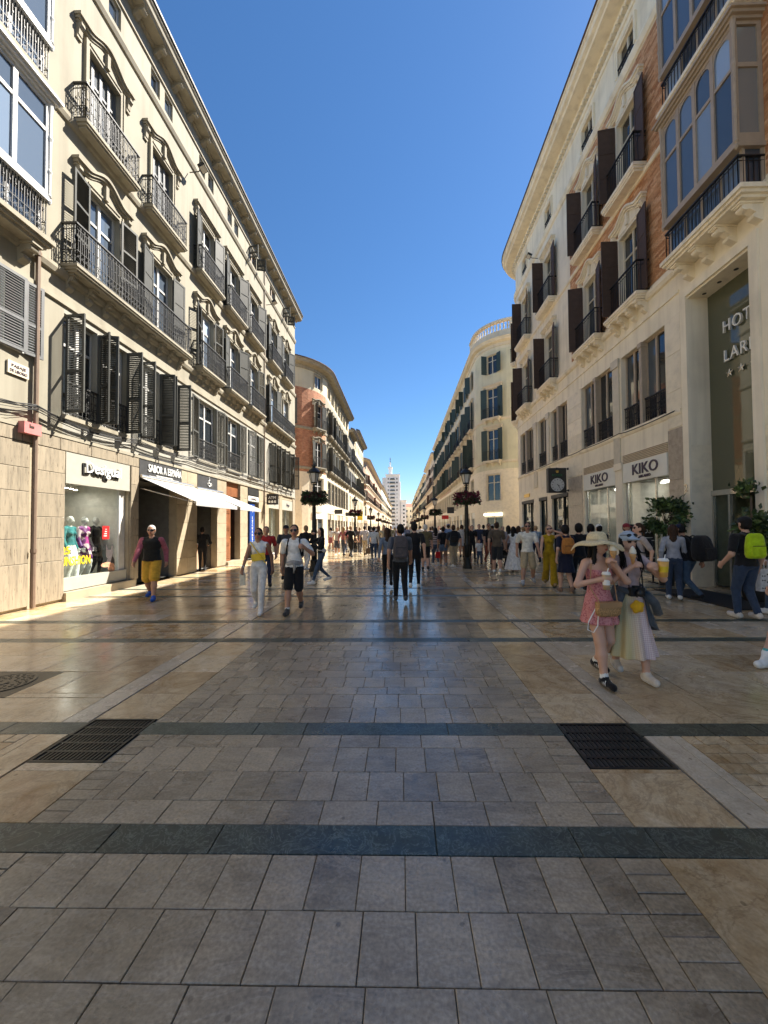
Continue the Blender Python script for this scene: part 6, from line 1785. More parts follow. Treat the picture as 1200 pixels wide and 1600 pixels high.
def backpack(o, col, label, H=1.75, w=.32, h=.46, d=.16, z=.60, strap=None, sag=0.):
    """a packed rucksack resting on the wearer's back with two shoulder straps"""
    b = thing('backpack', label, 'backpack', o.location, o.rotation_euler[2]); m = C(*col) if isinstance(col, tuple) else col
    zb = z * H; y0 = .066 * H; mb = MB(); n = 14; ringz = [0, .04, .15, .5, .85, .96, 1.]
    for t in ringz:
        kx = {0: .72, .04: .9, .15: 1., .5: 1., .85: .9, .96: .72, 1.: .5}[t]; ky = {0: .6, .04: .9, .15: 1.05, .5: 1., .85: .72, .96: .5, 1.: .3}[t]
        for i in range(n):
            a = 2 * PI * i / n; cx = math.copysign(abs(math.cos(a)) ** .5, math.cos(a)); cy = math.copysign(abs(math.sin(a)) ** .6, math.sin(a))
            mb.v.append((cx * w / 2 * kx, y0 + d / 2 + cy * d / 2 * ky + sag * (1 - t), zb + h * t))
    for r in range(len(ringz) - 1):
        for i in range(n): mb.face((r * n + i, r * n + (i + 1) % n, (r + 1) * n + (i + 1) % n, (r + 1) * n + i))
    mb.face(list(range(n))[::-1]); mb.face([(len(ringz) - 1) * n + i for i in range(n)])
    put('pack', mb.mesh('pack', [m], True), b)
    mb = MB(); mb.obox((0, y0 + d * 1.0 + sag * .7, zb + h * .3), (w * .36, 0, 0), (0, .025, 0), (0, 0, h * .2)); put('front_pocket', mb.mesh('pocket', [m]), b)
    mb = MB(); mb.obox((0, y0 + d + .028 + sag * .6, zb + h * .5), (w * .34, 0, 0), (0, .003, 0), (0, 0, .006)); put('zip', mb.mesh('zip', ['iron']), b)
    sm = C(*strap) if strap else m
    for s in (-1, 1):
        mb = MB(); pts = [(s * w * .3, y0 + .01, zb + h * .92), (s * .062 * H, .02, .842 * H), (s * .064 * H, -.05, .82 * H), (s * .07 * H, -.068 * H - .012, .74 * H), (s * .085 * H, -.03, .64 * H), (s * .085 * H, .05, zb + .06)]
        mb.tube(pts, .017, 5); put('strap', mb.mesh('strap', [sm], True), b)
    return b
def in_hand(o, which, dz=0.):
    """world position of a wrist"""
    v = Vector(o['hand_r' if which < 0 else 'hand_l']); r = o.rotation_euler[2]
    return Vector((o.location.x + v.x * math.cos(r) - v.y * math.sin(r), o.location.y + v.x * math.sin(r) + v.y * math.cos(r), o.location.z + v.z + dz))
def shopping_bag(p, col, label, w=.24, h=.30, d=.10, rz=0.):
    b = thing('shopping_bag', label, 'bag', (p.x, p.y, p.z - h - .22), rz); mb = MB()
    mb.prism([(-w / 2, 0), (w / 2, 0), (w / 2 * .94, h), (-w / 2 * .94, h)], lambda q: (q[0], -d / 2, q[1]), lambda q: (q[0], d / 2, q[1])); put('body', mb.mesh('bag', [C(*col)]), b)
    for s in (-1, 1):
        mb = MB(); mb.tube([(-w * .25, s * d / 2, h), (-w * .18, s * d * .2, h + .13), (0, 0, h + .17), (w * .18, s * d * .2, h + .13), (w * .25, s * d / 2, h)], .006, 4); put('handle', mb.mesh('handle', ['paper_white']), b)
    return b
# ------------------------------------------------------------------ the crowd
wht, blk, nvy, jean, bei = (.78, .77, .74), (.014, .014, .016), (.02, .025, .055), (.055, .085, .14), (.42, .33, .21)
p = person('white haired man in black and pink raglan shirt, yellow shorts and blue shoes', 237, 937, 18, outfit('skin_mid', (.018, .018, .016), (.56, .33, .04), (.02, .09, .42), 'hair_grey', prt=(.42, .12, .15)), .013, H=1.76, stride=.26, bottom='shorts', sleeve=1., raglan=True, glasses=True, bulk=1.18, hair='short', features=True, lean=-.06)
person('waiter in black standing at the cafe counter under the awning', 316, 893, 200, outfit('skin_mid', blk, blk, blk, 'hair_black'), .015, H=1.72, stride=.12, bottom='jeans', sleeve=1., arms={1: ((.16, -.16, .60),), -1: ((-.12, -.14, .60),)})
p = person('woman in white tank top and white trousers with sunglasses', 404, 957, 8, outfit('skin_tan', wht, (.72, .69, .64), wht, 'hair_brown', prt=(.6, .5, .05)), .012, H=1.68, f=True, stride=.30, bottom='trousers', sleeve=.0, glasses=True, hair='bun', features=True)
mb = MB(); mb.tube([(-.16, -.02, 1.40), (-.05, -.135, 1.28), (.10, -.14, 1.08), (.15, -.09, .98)], .012, 4); mb.obox((.02, -.12, 1.10), (.13, 0, .02), (0, .012, 0), (-.01, 0, .07))
b = thing('crossbody_bag', 'small yellow crossbody bag on the woman in white', 'bag', p.location, p.rotation_euler[2]); put('pouch_and_strap', mb.mesh('pouch', ['yellow_sign']), b)
w = in_hand(p, -1); shopping_bag(w + Vector((0, 0, .12)), (.62, .60, .50), 'small pale pouch dangling from the hand of the woman in white', .10, .22, .04)
p = person('man in white T-shirt and black shorts with sunglasses carrying a rucksack', 460, 957, 6, outfit('skin_mid', wht, blk, (.05, .05, .05), 'hair_black', hat=wht), .012, H=1.74, stride=.28, ph=-1, bottom='shorts', sleeve=.5, glasses=True, features=True, sock=True, arms={1: ((.13, -.12, .74), (.8, .2, -1), .9)})
backpack(p, blk, 'black rucksack worn by the man in the white T-shirt', 1.74)
mb = MB(); n = 24
for t, (rx, ry, z) in enumerate(((.145, .12, .985), (.165, .135, 1.02), (.168, .137, .96), (.16, .13, .93))):
    for i in range(n): a = 2 * PI * i / n; mb.v.append((rx * (1 + .03 * math.sin(5 * a)) * math.cos(a), ry * (1 + .03 * math.sin(5 * a)) * math.sin(a), z + .015 * math.sin(3 * a)))
for r in range(3):
    for i in range(n): mb.face((r * n + i, r * n + (i + 1) % n, (r + 1) * n + (i + 1) % n, (r + 1) * n + i))
mb.tube([(.02, -.15, .97), (.03, -.17, .88), (.02, -.165, .78)], .03, 6, .02)
put('tied_jacket', mb.mesh('tied_jacket', [C(.32, .31, .30)], True), p)
person('man in a red T-shirt half hidden behind the woman in white', 416, 915, 20, outfit('skin_mid', (.42, .03, .03), nvy, blk, 'hair_brown'), .016, H=1.72, stride=.25)
person('man in a black cap and dark grey T-shirt behind the couple', 447, 908, 15, outfit('skin_mid', (.05, .055, .06), (.2, .17, .12), blk, 'hair_black', hat=blk), .016, H=1.75, stride=.2, bottom='shorts', cap=True)
p = person('long haired woman in black top and blue jeans standing by the left lamp', 502, 912, -60, outfit('skin_light', blk, jean, wht, 'hair_black'), .013, H=1.68, f=True, stride=.34, bottom='jeans', sleeve=1., hair='long', arms={-1: ((-.06, -.13, .86), (-.6, .3, -1), .8), 1: ((.05, -.2, .68), (.5, .6, -1))})
b = thing('waist_bag', 'pale waist bag on the long haired woman by the left lamp', 'bag', p.location, p.rotation_euler[2]); mb = MB(); mb.ell((.12, .05, .98), (.10, .07, .065), 12, 8); mb.lathe([(.155, .98), (.155, 1.0)], 16); put('pouch', mb.mesh('pouch', [C(.6, .58, .55)], True), b)
p = person('person in black jacket and white trousers beyond the left lamp', 478, 893, 160, outfit('skin_mid', blk, wht, wht, 'hair_blond'), .016, H=1.76, stride=.22, sleeve=1.)
p = person('man in grey T-shirt and black trousers walking away up the lane', 626, 941, 184, outfit('skin_mid', (.10, .105, .12), blk, (.09, .09, .09), 'hair_black'), .012, H=1.74, stride=.26, bottom='trousers', sleeve=.5, look=.5)
backpack(p, (.085, .075, .08), 'dark grey backpack of the man walking up the grey lane', 1.74, .33, .50, .17, .56, (.02, .025, .05))
person('man in black T-shirt and black trousers beside the backpack wearer', 648, 921, 176, outfit('skin_light', blk, blk, wht, 'hair_black', prt=(.2, .1, .1)), .013, H=1.80, stride=.3, ph=-1, bottom='jeans', sleeve=.5)
person('woman in pale denim behind the left shoulder of the backpack wearer', 606, 917, 182, outfit('skin_light', (.16, .20, .26), blk, blk, 'hair_brown'), .014, H=1.66, f=True, stride=.34, bottom='jeans', sleeve=1., hair='long')
person('man in olive T-shirt and black shorts walking away', 665, 891, 178, outfit('skin_light', (.13, .105, .055), blk, blk, 'hair_grey'), .014, H=1.76, stride=.16, bottom='shorts', sleeve=.5)
m = paint('stripes', (.5, .5, .5)); nt = m.node_tree; wv = N(nt, 'ShaderNodeTexWave', Scale=4.2); wv.bands_direction = 'Z'; nt.links.new(coords(nt), wv.inputs['Vector'])
nt.links.new(ramp(nt, wv.outputs['Color'], [(.55, (.03, .015, .02)), (.6, (.6, .5, .48))]), nt.nodes['Principled BSDF'].inputs['Base Color'])
person('woman in a dark striped top and jeans walking away', 681, 884, 182, outfit('skin_light', m, jean, wht, 'hair_black'), .015, H=1.64, f=True, stride=.2, bottom='jeans', sleeve=1., hair='long')
p = person('woman in black top and denim shorts walking away', 693, 886, 180, outfit('skin_tan', blk, (.13, .17, .23), (.3, .3, .3), 'hair_black'), .014, H=1.68, f=True, stride=.24, bottom='hotpants', sleeve=.5, hair='bun')
shopping_bag(in_hand(p, 1), (.55, .02, .02), 'red shopping bag held by the woman in denim shorts', .2, .26, .1)
p = person('man in dark top and beige trousers with a black rucksack near the right lamp', 709, 888, 184, outfit('skin_mid', (.03, .035, .045), (.40, .31, .20), wht, 'hair_brown'), .014, H=1.74, stride=.28, ph=-1, sleeve=.5); backpack(p, blk, 'black rucksack on the man in beige trousers', 1.74)
person('person in pale blue shirt and blue cap in the crowd before the right lamp', 701, 872, 180, outfit('skin_light', (.18, .28, .48), bei, wht, 'hair_brown', hat=(.22, .26, .42)), .018, H=1.80, stride=.2, cap=True, sleeve=.5)
person('man in black T-shirt facing the camera just right of the right lamp', 738, 874, 5, outfit('skin_light', blk, blk, blk, 'hair_black'), .016, H=1.72, stride=.16, sleeve=.5)
person('man in navy T-shirt facing the camera further right of the right lamp', 749, 869, -5, outfit('skin_light', (.035, .045, .085), nvy, blk, 'hair_brown'), .016, H=1.78, stride=.16, sleeve=.5)
person('small child in white shirt and blue jeans right of the right lamp', 749, 881, 5, outfit('skin_light', wht, jean, blk, 'hair_brown'), .013, H=1.08, stride=.14, sleeve=.5, bulk=1.1)
person('man in black T-shirt and rust red trousers walking towards the camera', 764, 880, 8, outfit('skin_mid', blk, (.24, .07, .04), (.24, .07, .04), 'hair_brown'), .014, H=1.80, stride=.22, sleeve=.5, glasses=True)
person('man in taupe shirt and dark shorts walking away in the right crowd', 777, 896, 168, outfit('skin_light', (.115, .088, .062), (.035, .036, .04), wht, 'hair_brown'), .013, H=1.82, stride=.2, bottom='shorts', sleeve=.5)
person('woman in a long white tiered dress with long dark hair', 803, 894, 150, outfit('skin_tan', wht, wht, (.4, .25, .18), 'hair_black'), .014, H=1.66, f=True, stride=.22, bottom='longdress', sleeve=.0, hair='long', arms={-1: ((-.12, -.2, .66), (-.5, .5, -1))})
person('woman with very long dark hair behind the stroller', 795, 884, 175, outfit('skin_light', (.3, .28, .3), blk, blk, 'hair_black'), .016, H=1.70, f=True, stride=.2, bottom='jeans', hair='long', sleeve=.5)
person('woman in black with long brown hair left of the man in the white shirt', 811, 884, 170, outfit('skin_light', blk, blk, blk, 'hair_brown'), .016, H=1.68, f=True, stride=.2, bottom='jeans', hair='long', sleeve=1.)
person('man in white short sleeved shirt and beige shorts with sunglasses', 825, 913, -8, outfit('skin_mid', (.74, .71, .62), (.46, .36, .22), (.35, .36, .38), 'hair_brown', hat=wht), .012, H=1.78, stride=.22, ph=-1, bottom='shorts', sleeve=.5, glasses=True, features=True, sock=True, stand_w=.10)
person('woman in a mustard yellow top and wide trousers shading her eyes', 859, 915, -14, outfit('skin_light', (.40, .26, .012), (.38, .245, .012), (.3, .2, .1), 'hair_blond'), .012, H=1.68, f=True, stride=.26, bottom='wide', sleeve=.0, glasses=True, features=True, hair='bob', arms={1: ((.075, -.09, .90), (1, .2, -.6), .8)})
p = person('woman in a navy dress with dark hair seen from behind', 885, 926, 176, outfit('skin_light', (.014, .016, .035), (.014, .016, .035), (.2, .12, .08), 'hair_black'), .012, H=1.68, f=True, stride=.16, bottom='dress', sleeve=.5, hair='curly', hem=.30)
backpack(p, (.42, .17, .04), 'tan orange square backpack on the woman in navy', 1.68, .31, .40, .14, .58)
person('dark haired person in black behind the wide straw hat', 906, 924, 178, outfit('skin_light', blk, blk, blk, 'hair_black'), .015, H=1.72, stride=.2, bottom='trousers', hair='curly', sleeve=1.)
person('person in grey with dark hair behind the straw hat brim', 925, 918, 180, outfit('skin_light', (.15, .15, .16), nvy, wht, 'hair_black'), .016, H=1.72, f=True, stride=.2, bottom='jeans', hair='bob', sleeve=.5)
person('person in a white cap mostly hidden behind the two women with ice cream', 938, 912, 180, outfit('skin_light', blk, nvy, wht, 'hair_black', hat=wht), .016, H=1.70, stride=.2, cap=True)
person('person in a dark red cap behind the two women with ice cream', 980, 915, 20, outfit('skin_mid', wht, jean, wht, 'hair_brown', hat=(.25, .03, .04)), .016, H=1.72, stride=.2, cap=True)
p = person('woman with brown ponytail in a pale pink T-shirt looking right', 1001, 945, -100, outfit('skin_light', (.42, .35, .32), blk, wht, 'hair_brown'), .012, H=1.72, f=True, stride=.22, bottom='jeans', sleeve=.5, hair='tail', features=True)
backpack(p, blk, 'black rucksack with thin straps on the brown ponytailed woman', 1.72, .26, .36, .12)
person('person in pale grey long sleeves and jeans at the menu board', 1054, 938, 150, outfit('skin_light', (.40, .40, .43), (.045, .065, .11), wht, 'hair_brown'), .012, H=1.68, f=True, stride=.14, bottom='trousers', sleeve=1., hair='long')
p = person('stooping person in black and blue jeans with a dark blue hood near the hotel', 1078, 938, 200, outfit('skin_mid', blk, (.05, .085, .14), blk, 'hair_black', hat=(.015, .02, .05)), .012, H=1.70, stride=.34, ph=-1, bottom='trousers', sleeve=1., lean=-.22, cap=True)
backpack(p, blk, 'bulging black travel backpack of the stooping person near the hotel', 1.70, .46, .56, .30, .52, None, .06)
p = person('man in black cap, T-shirt and jeans seen from behind at the hotel door', 1169, 968, 178, outfit('skin_light', blk, (.035, .055, .10), (.62, .58, .54), 'hair_black', hat=blk), .011, H=1.80, stride=.10, bottom='trousers', sleeve=.5, cap=True, bulk=1.06, arms={-1: ((-.15, -.04, .50), (-.2, 1, 0)), 1: ((.15, -.10, .54), (.2, 1, 0))})
backpack(p, (.42, .60, .015), 'lime green backpack on the man before the hotel door', 1.80, .31, .44, .13, .60, (.05, .05, .05))
q = person('person at the right picture edge holding a white shopping bag', 1222, 962, 200, outfit('skin_light', (.5, .22, .22), jean, wht, 'hair_brown'), .014, H=1.66, f=True, stride=.2, bottom='jeans', sleeve=1., hair='long', arms={1: ((.17, -.02, .60), (.5, .8, -.2))})
sb = shopping_bag(in_hand(q, 1) + Vector((-.1, -.05, .08)), (.62, .60, .58), 'white shopping bag with black bow prints at the right edge', .30, .40, .1)
for k in range(9):
    mb = MB(); a = (k % 3 - 1) * .09; z = .06 + .11 * (k // 3) + .03 * (k % 2)
    for s in (-1, 1): mb.prism([(a, z), (a + s * .03, z + .016), (a + s * .03, z - .016)], lambda v: (v[0], -.054, v[1]), lambda v: (v[0], -.051, v[1]))
    put('bow_print', mb.mesh('bow', ['sign_black']), sb)
person('walker outside the right edge of whom only a white sneaker shows', 0, 0, -78, outfit('skin_light', wht, (.3, .3, .3), wht, 'hair_brown', hat=(.1, .4, .4)), .012, loc=(4.76, 4.86, 0), H=1.72, stride=.62, lean=.3, bottom='shorts', sleeve=.5, sock=True, arms={-1: ((-.14, .06, .50), (-.2, 1, 0)), 1: ((.14, .06, .50), (.2, 1, 0))})
# stroller
st = thing('stroller', 'dark pushchair between the man in taupe and the woman in the white dress', 'stroller', (*ground(791, 888)[:2], 0), .4)
mb = MB()
for s in (-1, 1): mb.tube([(s * .24, -.35, .12), (s * .22, .25, .62), (s * .20, .45, 1.02)], .014, 6); mb.tube([(s * .24, .35, .12), (s * .22, .0, .45)], .014, 6)
mb.tube([(-.2, .45, 1.02), (.2, .45, 1.02)], .018, 6); put('frame', mb.mesh('frame', ['iron_grey']), st)
mb = MB(); mb.prism([(-.3, .42), (.12, .40), (.25, .85), (.18, .86), (.06, .50), (-.3, .50)], lambda v: (-.2, v[0], v[1]), lambda v: (.2, v[0], v[1])); put('seat', mb.mesh('seat', [C(*blk)]), st)
mb = MB(); mb.ell((0, .1, .86), (.22, .26, .16), 12, 8); put('canopy', mb.mesh('canopy', [C(.02, .02, .025)], True), st)
for s in (-1, 1):
    for y in (-.35, .35):
        mb = MB(); k = mb.pts([(-.02, .11 * math.cos(2 * PI * i / 14), .11 * math.sin(2 * PI * i / 14)) for i in range(14)]); mb.pts([(.02, .11 * math.cos(2 * PI * i / 14), .11 * math.sin(2 * PI * i / 14)) for i in range(14)])
        for i in range(14): mb.face((k + i, k + (i + 1) % 14, k + 14 + (i + 1) % 14, k + 14 + i))
        mb.face([k + i for i in range(14)][::-1]); mb.face([k + 14 + i for i in range(14)]); put('wheel', mb.mesh('wheel', ['mat_black']), st, (s * .25, y, .112))

# distant walkers: a few body shapes, each walker dressed in its own colours
arche = []
for kw in (dict(stride=.26, bottom='trousers', sleeve=.5), dict(stride=.24, ph=-1, bottom='shorts', sleeve=.5), dict(f=True, stride=.26, bottom='jeans', sleeve=1., hair='long'), dict(f=True, stride=.22, bottom='dress', sleeve=.0, hair='long'), dict(stride=.2, bottom='trousers', sleeve=1., cap=True), dict(f=True, stride=.24, ph=-1, bottom='skirt', sleeve=.5, hair='bob')):
    B, _ = human(H=1.72, **kw); me = mesh_body(B, .024)
    for m_ in outfit(): me.materials.append(m_)
    arche.append((me, -min(v.co.z for v in me.vertices)))
far = [ # px, feet y, shape, facing, top, bottom, words
 (527, 868, 1, 10, (.5, .45, .4), (.1, .1, .12), 'in pale top and dark shorts by the left shop fronts'), (537, 869, 2, 170, (.35, .12, .12), (.05, .06, .09), 'in a reddish top near the left shop fronts'),
 (548, 871, 0, 150, blk, blk, 'all in black leaning left of the second lamp'), (562, 866, 4, 180, (.08, .07, .07), (.06, .06, .07), 'in dark plaid beside the second left lamp'),
 (570, 868, 0, 178, (.55, .53, .55), (.4, .33, .22), 'in a pale shirt and khaki trousers right of the second left lamp'), (577, 866, 2, 180, (.05, .04, .04), blk, 'in dark clothes right of the second left lamp'),
 (592, 868, 2, 175, blk, blk, 'in a long black coat left of the lane centre'), (600, 873, 1, 2, (.58, .48, .30), (.40, .30, .14), 'in a cream shirt and shorts walking towards the camera'),
 (611, 862, 4, 180, (.16, .16, .12), (.2, .2, .2), 'in an olive jacket behind the cream shirted walker'), (517, 862, 5, 160, (.6, .6, .6), (.3, .1, .1), 'tiny in white far along the left shop fronts'),
 (543, 858, 1, 0, (.5, .2, .2), bei, 'tiny in red far along the left shop fronts'), (585, 857, 0, 0, wht, nvy, 'tiny in white between the left lamps'),
 (617, 855, 3, 180, (.45, .3, .3), wht, 'tiny in pink ahead of the backpack wearer'), (636, 858, 0, 180, (.2, .22, .3), blk, 'tiny in blue between the two men in black'),
 (641, 850, 2, 0, (.5, .48, .4), jean, 'tiny in beige in the centre distance'), (657, 862, 4, 178, (.55, .55, .55), nvy, 'in a pale cap left of the man in olive'),
 (673, 866, 0, 182, (.1, .1, .12), blk, 'in dark clothes between the olive shirt and the stripes'), (686, 862, 1, 0, (.3, .3, .32), bei, 'in grey behind the striped woman'),
 (716, 866, 2, 180, (.04, .03, .03), blk, 'in black left of the right lamp post'), (722, 872, 5, 190, (.5, .48, .46), (.5, .48, .46), 'in pale grey close behind the right lamp post'),
 (733, 860, 3, 0, (.35, .1, .1), wht, 'tiny in dark red beyond the right lamp post'), (756, 868, 0, 180, (.4, .38, .36), nvy, 'in pale grey behind the child'),
 (770, 870, 4, 175, (.1, .09, .08), blk, 'in a dark cap behind the rust red trousers'), (786, 874, 1, 0, (.25, .22, .2), bei, 'in brown left of the white dress'),
 (818, 878, 4, 180, (.3, .28, .22), bei, 'in a straw coloured hat left of the white shirted man'), (838, 880, 0, 170, (.22, .30, .42), nvy, 'in a pale blue shirt behind the white shirted man'),
 (664, 852, 5, 0, wht, blk, 'tiny in white beside the second right lamp'), (648, 846, 0, 180, (.3, .1, .1), blk, 'tiny in maroon in the far centre'), (625, 846, 1, 0, (.5, .5, .5), bei, 'tiny in grey in the far centre'), (604, 848, 2, 180, (.2, .2, .3), jean, 'tiny in slate blue far left of centre'),
 (676, 850, 2, 180, (.5, .4, .3), jean, 'tiny in tan far right of centre'), (695, 856, 0, 0, (.08, .1, .2), nvy, 'tiny in navy beyond the denim shorts')]
hr = random.Random(9)
for (px, py, k, fc, tp, bt, words) in far:
    me, dz = arche[k]; g = ground(px, py); o = put('person', me, None, (g.x, g.y, dz), math.radians(fc + hr.uniform(-12, 12)), (1, 1, hr.uniform(.95, 1.05)))
    tag(o, 'distant walker ' + words, 'person', GRP)
    mats = outfit(hr.choice(('skin_light', 'skin_mid')), tp, bt, hr.choice((wht, blk)), hr.choice(('hair_black', 'hair_brown', 'hair_blond')), hr.choice((wht, nvy, bei)))
    for i, m_ in enumerate(mats): o.material_slots[i].link = 'OBJECT'; o.material_slots[i].material = m_
p = person('walker in a white shirt and jeans carrying a paper bag', 584, 877, 182, outfit('skin_light', wht, jean, wht, 'hair_black'), .016, H=1.70, stride=.3, bottom='jeans', sleeve=1.)
shopping_bag(in_hand(p, 1), (.35, .2, .1), 'brown paper bag of the walker in the white shirt', .24, .28, .1)
# second far layer fills the street end
lab2 = ['in a light top among the crowd at the street end', 'in a dark top among the crowd at the street end']
for i in range(26):
    me, dz = arche[i % 6]; y = hr.uniform(48, 130); x = hr.uniform(-6.5, 6.5); o = put('person', me, None, (x, y, dz), hr.uniform(0, 6.28))
    lt = i % 2; tp = hr.choice(((.6, .58, .55), (.5, .4, .35), (.45, .5, .55))) if lt == 0 else hr.choice((blk, (.1, .03, .03), nvy))
    tag(o, 'very distant figure ' + lab2[lt], 'person', 'crowd at the street end, ' + ('light tops' if lt == 0 else 'dark tops'))
    for j, m_ in enumerate(outfit('skin_mid', tp, hr.choice((blk, jean, bei)), wht, 'hair_brown')): o.material_slots[j].link = 'OBJECT'; o.material_slots[j].material = m_

# shop window mannequins
pm_ = paint('floral_coat', (.3, .05, .25)); nt = pm_.node_tree; vo = N(nt, 'ShaderNodeTexVoronoi', Scale=9.); nt.links.new(coords(nt), vo.inputs['Vector'])
nt.links.new(ramp(nt, vo.outputs['Color'], [(.2, (.12, .01, .12)), (.45, (.40, .04, .24)), (.6, (.55, .42, .45)), (.8, (.16, .05, .22))], 'CONSTANT'), nt.nodes['Principled BSDF'].inputs['Base Color'])
for (y, x, tp, bt, lab, kw) in ((10.25, -8.62, pm_, pm_, 'shop mannequin in a purple floral coat behind the window glass', dict(bottom='dress', sleeve=1., f=True)), (9.72, -8.55, C(.03, .18, .20), C(*wht), 'shop mannequin in teal at the left end of the window', dict(bottom='wide', sleeve=1., f=True)), (10.85, -8.8, C(*blk), C(*blk), 'shop mannequin in a black T-shirt further inside the window', dict(bottom='jeans', sleeve=.5))):
    B, _ = human(H=1.68, stride=.06, hair='none', **kw); me = mesh_body(B, .015); wm = M['frame_white']
    for m_ in (wm, tp, bt, wm, wm, wm, wm, wm, wm): me.materials.append(m_)
    tag(put('mannequin', me, None, (x, y, .36), PI / 2 + .1), lab, 'mannequin', 'mannequins in the shop window')
    mb = MB(); mb.lathe([(.2, .22), (.2, .365)], 16)
# ------------------------------------------------------------------ the two women with ice cream in front
m = paint('pink_floral', (.55, .2, .22)); nt = m.node_tree; vo = N(nt, 'ShaderNodeTexVoronoi', Scale=46.); nt.links.new(coords(nt), vo.inputs['Vector'])
nz = N(nt, 'ShaderNodeTexNoise', Scale=70., Detail=2.); nt.links.new(coords(nt), nz.inputs['Vector'])
c0 = ramp(nt, vo.outputs['Distance'], [(.16, (.16, .012, .03)), (.30, (.50, .13, .15)), (.55, (.62, .27, .27))]); nt.links.new(mix(nt, .35, c0, ramp(nt, nz.outputs['Fac'], [(.4, (.62, .25, .26)), (.6, (.35, .07, .09))])), nt.nodes['Principled BSDF'].inputs['Base Color'])
m2 = paint('pink_check', (.6, .4, .42)); nt = m2.node_tree; co_ = coords(nt); w1 = N(nt, 'ShaderNodeTexWave', Scale=16.); w1.bands_direction = 'X'; w2 = N(nt, 'ShaderNodeTexWave', Scale=16.); w2.bands_direction = 'Z'
nt.links.new(co_, w1.inputs['Vector']); nt.links.new(co_, w2.inputs['Vector'])
ck = mix(nt, .5, ramp(nt, w1.outputs['Color'], [(.5, (.74, .62, .58)), (.6, (.55, .34, .38))]), ramp(nt, w2.outputs['Color'], [(.6, (.75, .66, .60)), (.7, (.55, .36, .40))]))
sx = N(nt, 'ShaderNodeSeparateXYZ'); nt.links.new(coords(nt), sx.inputs[0]); mr_ = N(nt, 'ShaderNodeMapRange'); nt.links.new(sx.outputs[0], mr_.inputs[0]); mr_.inputs[1].default_value = -.10; mr_.inputs[2].default_value = .06
nt.links.new(mix(nt, mr_.outputs[0], mix(nt, .85, ck, (.62, .50, .20)), ck), nt.nodes['Principled BSDF'].inputs['Base Color'])
gA = ground(938, 1062); gB = ground(994, 1058)
HA, HB = 1.58, 1.60
A1 = person('woman in a pink floral dress and wide straw hat eating an ice cream', 938, 1062, 10, outfit('skin_light', m, m, blk, 'hair_black', hat=wht, prt=(.10, .08, .06)), .0085, H=HA, f=True, stride=.23, ph=-1, bottom='minidress', hem=.395, sleeve=-1, hair='long', features=True, fingers=True, sock=True, sole=True, look=.42, bulk=1.06,
    arms={-1: ((-.085, -.135, .705), (-1, .3, -1), .75), 1: ((.030, -.125, .800), (1, .4, -1), .8)})
A2 = person('woman in a pale blue cap and long pale check skirt with a large cup', 985, 1057, -4, outfit('skin_light', C(.50, .36, .34), m2, (.66, .60, .52), 'hair_black', hat=(.36, .43, .52), prt=wht), .0085, H=HB, f=True, stride=.20, ph=1, bottom='skirt', hem=.155, sleeve=.15, hair='long', features=True, fingers=True, cap=True, sole=True, look=.12,
    arms={-1: ((-.045, -.13, .765), (-1, .3, -1), .8), 1: ((.095, -.17, .765), (1, .5, -1), .7)})
def local(o, v):
    r = o.rotation_euler[2]; return Vector((o.location.x + v[0] * math.cos(r) - v[1] * math.sin(r), o.location.y + v[0] * math.sin(r) + v[1] * math.cos(r), o.location.z + v[2]))
# dress: straps and a ruffled hem as child cloth
mb = MB()
for s in (-1, 1): mb.tube([(s * .055, -.088, 1.20), (s * .062, -.055, 1.265), (s * .065, .0, 1.305), (s * .05, .07, 1.24)], .007, 5)
put('dress_strap', mb.mesh('strap', [m]), A1)
# skin above the neckline is part of the body: sweetheart neckline comes from a low bodice
hat = thing('straw_hat', 'wide brimmed pale straw hat on the woman in pink', 'hat', local(A1, (0, .012, HA * .955 - .01)), A1.rotation_euler[2] + .42)
mb = MB(); n = 40; prof = [(.255, -.055), (.23, -.018), (.17, .004), (.105, .012), (.098, .05), (.088, .085), (.06, .108), (.0, .115)]
for r, z in prof:
    for i in range(n):
        a = 2 * PI * i / n; wv_ = (r - .1) * .24 * math.sin(2 * a + .6) + (r - .1) * .10 * math.sin(5 * a) if r > .1 else 0
        mb.v.append((r * math.cos(a), r * 1.06 * math.sin(a), z + wv_))
for k in range(len(prof) - 1):
    for i in range(n): mb.face((k * n + i, k * n + (i + 1) % n, (k + 1) * n + (i + 1) % n, (k + 1) * n + i))
ho = put('brim_and_crown', mb.mesh('hat', ['straw'], True), hat); sm_ = ho.modifiers.new('thickness', 'SOLIDIFY'); sm_.thickness = .006
mb = MB(); mb.lathe([(.107, .014), (.104, .034)], 32, cap=False); put('hat_band', mb.mesh('band', [C(.55, .45, .3)], True), hat)
def cone(o, q, label, fwd=.03, dx=0., dz=.05):
    w = in_hand(o, q); v = Vector(o['hand_l' if q > 0 else 'hand_r']); p = local(o, (v.x + dx, v.y - fwd, v.z + dz)) - Vector((0, 0, o.location.z)) + Vector((0, 0, 0))
    t = thing('ice_cream', label, 'ice cream', p, 0, 'ice cream cones'); mb = MB(); mb.lathe([(.012, 0), (.022, .06), (.031, .075), (.032, .11)], 12); put('wafer_cone', mb.mesh('cone', ['wafer'], True), t)
    mb = MB(); mb.lathe([(.030, .108), (.037, .122), (.03, .142), (.032, .15), (.02, .168), (.022, .174), (.004, .196)], 12); put('swirl', mb.mesh('swirl', ['ice_cream'], True), t)
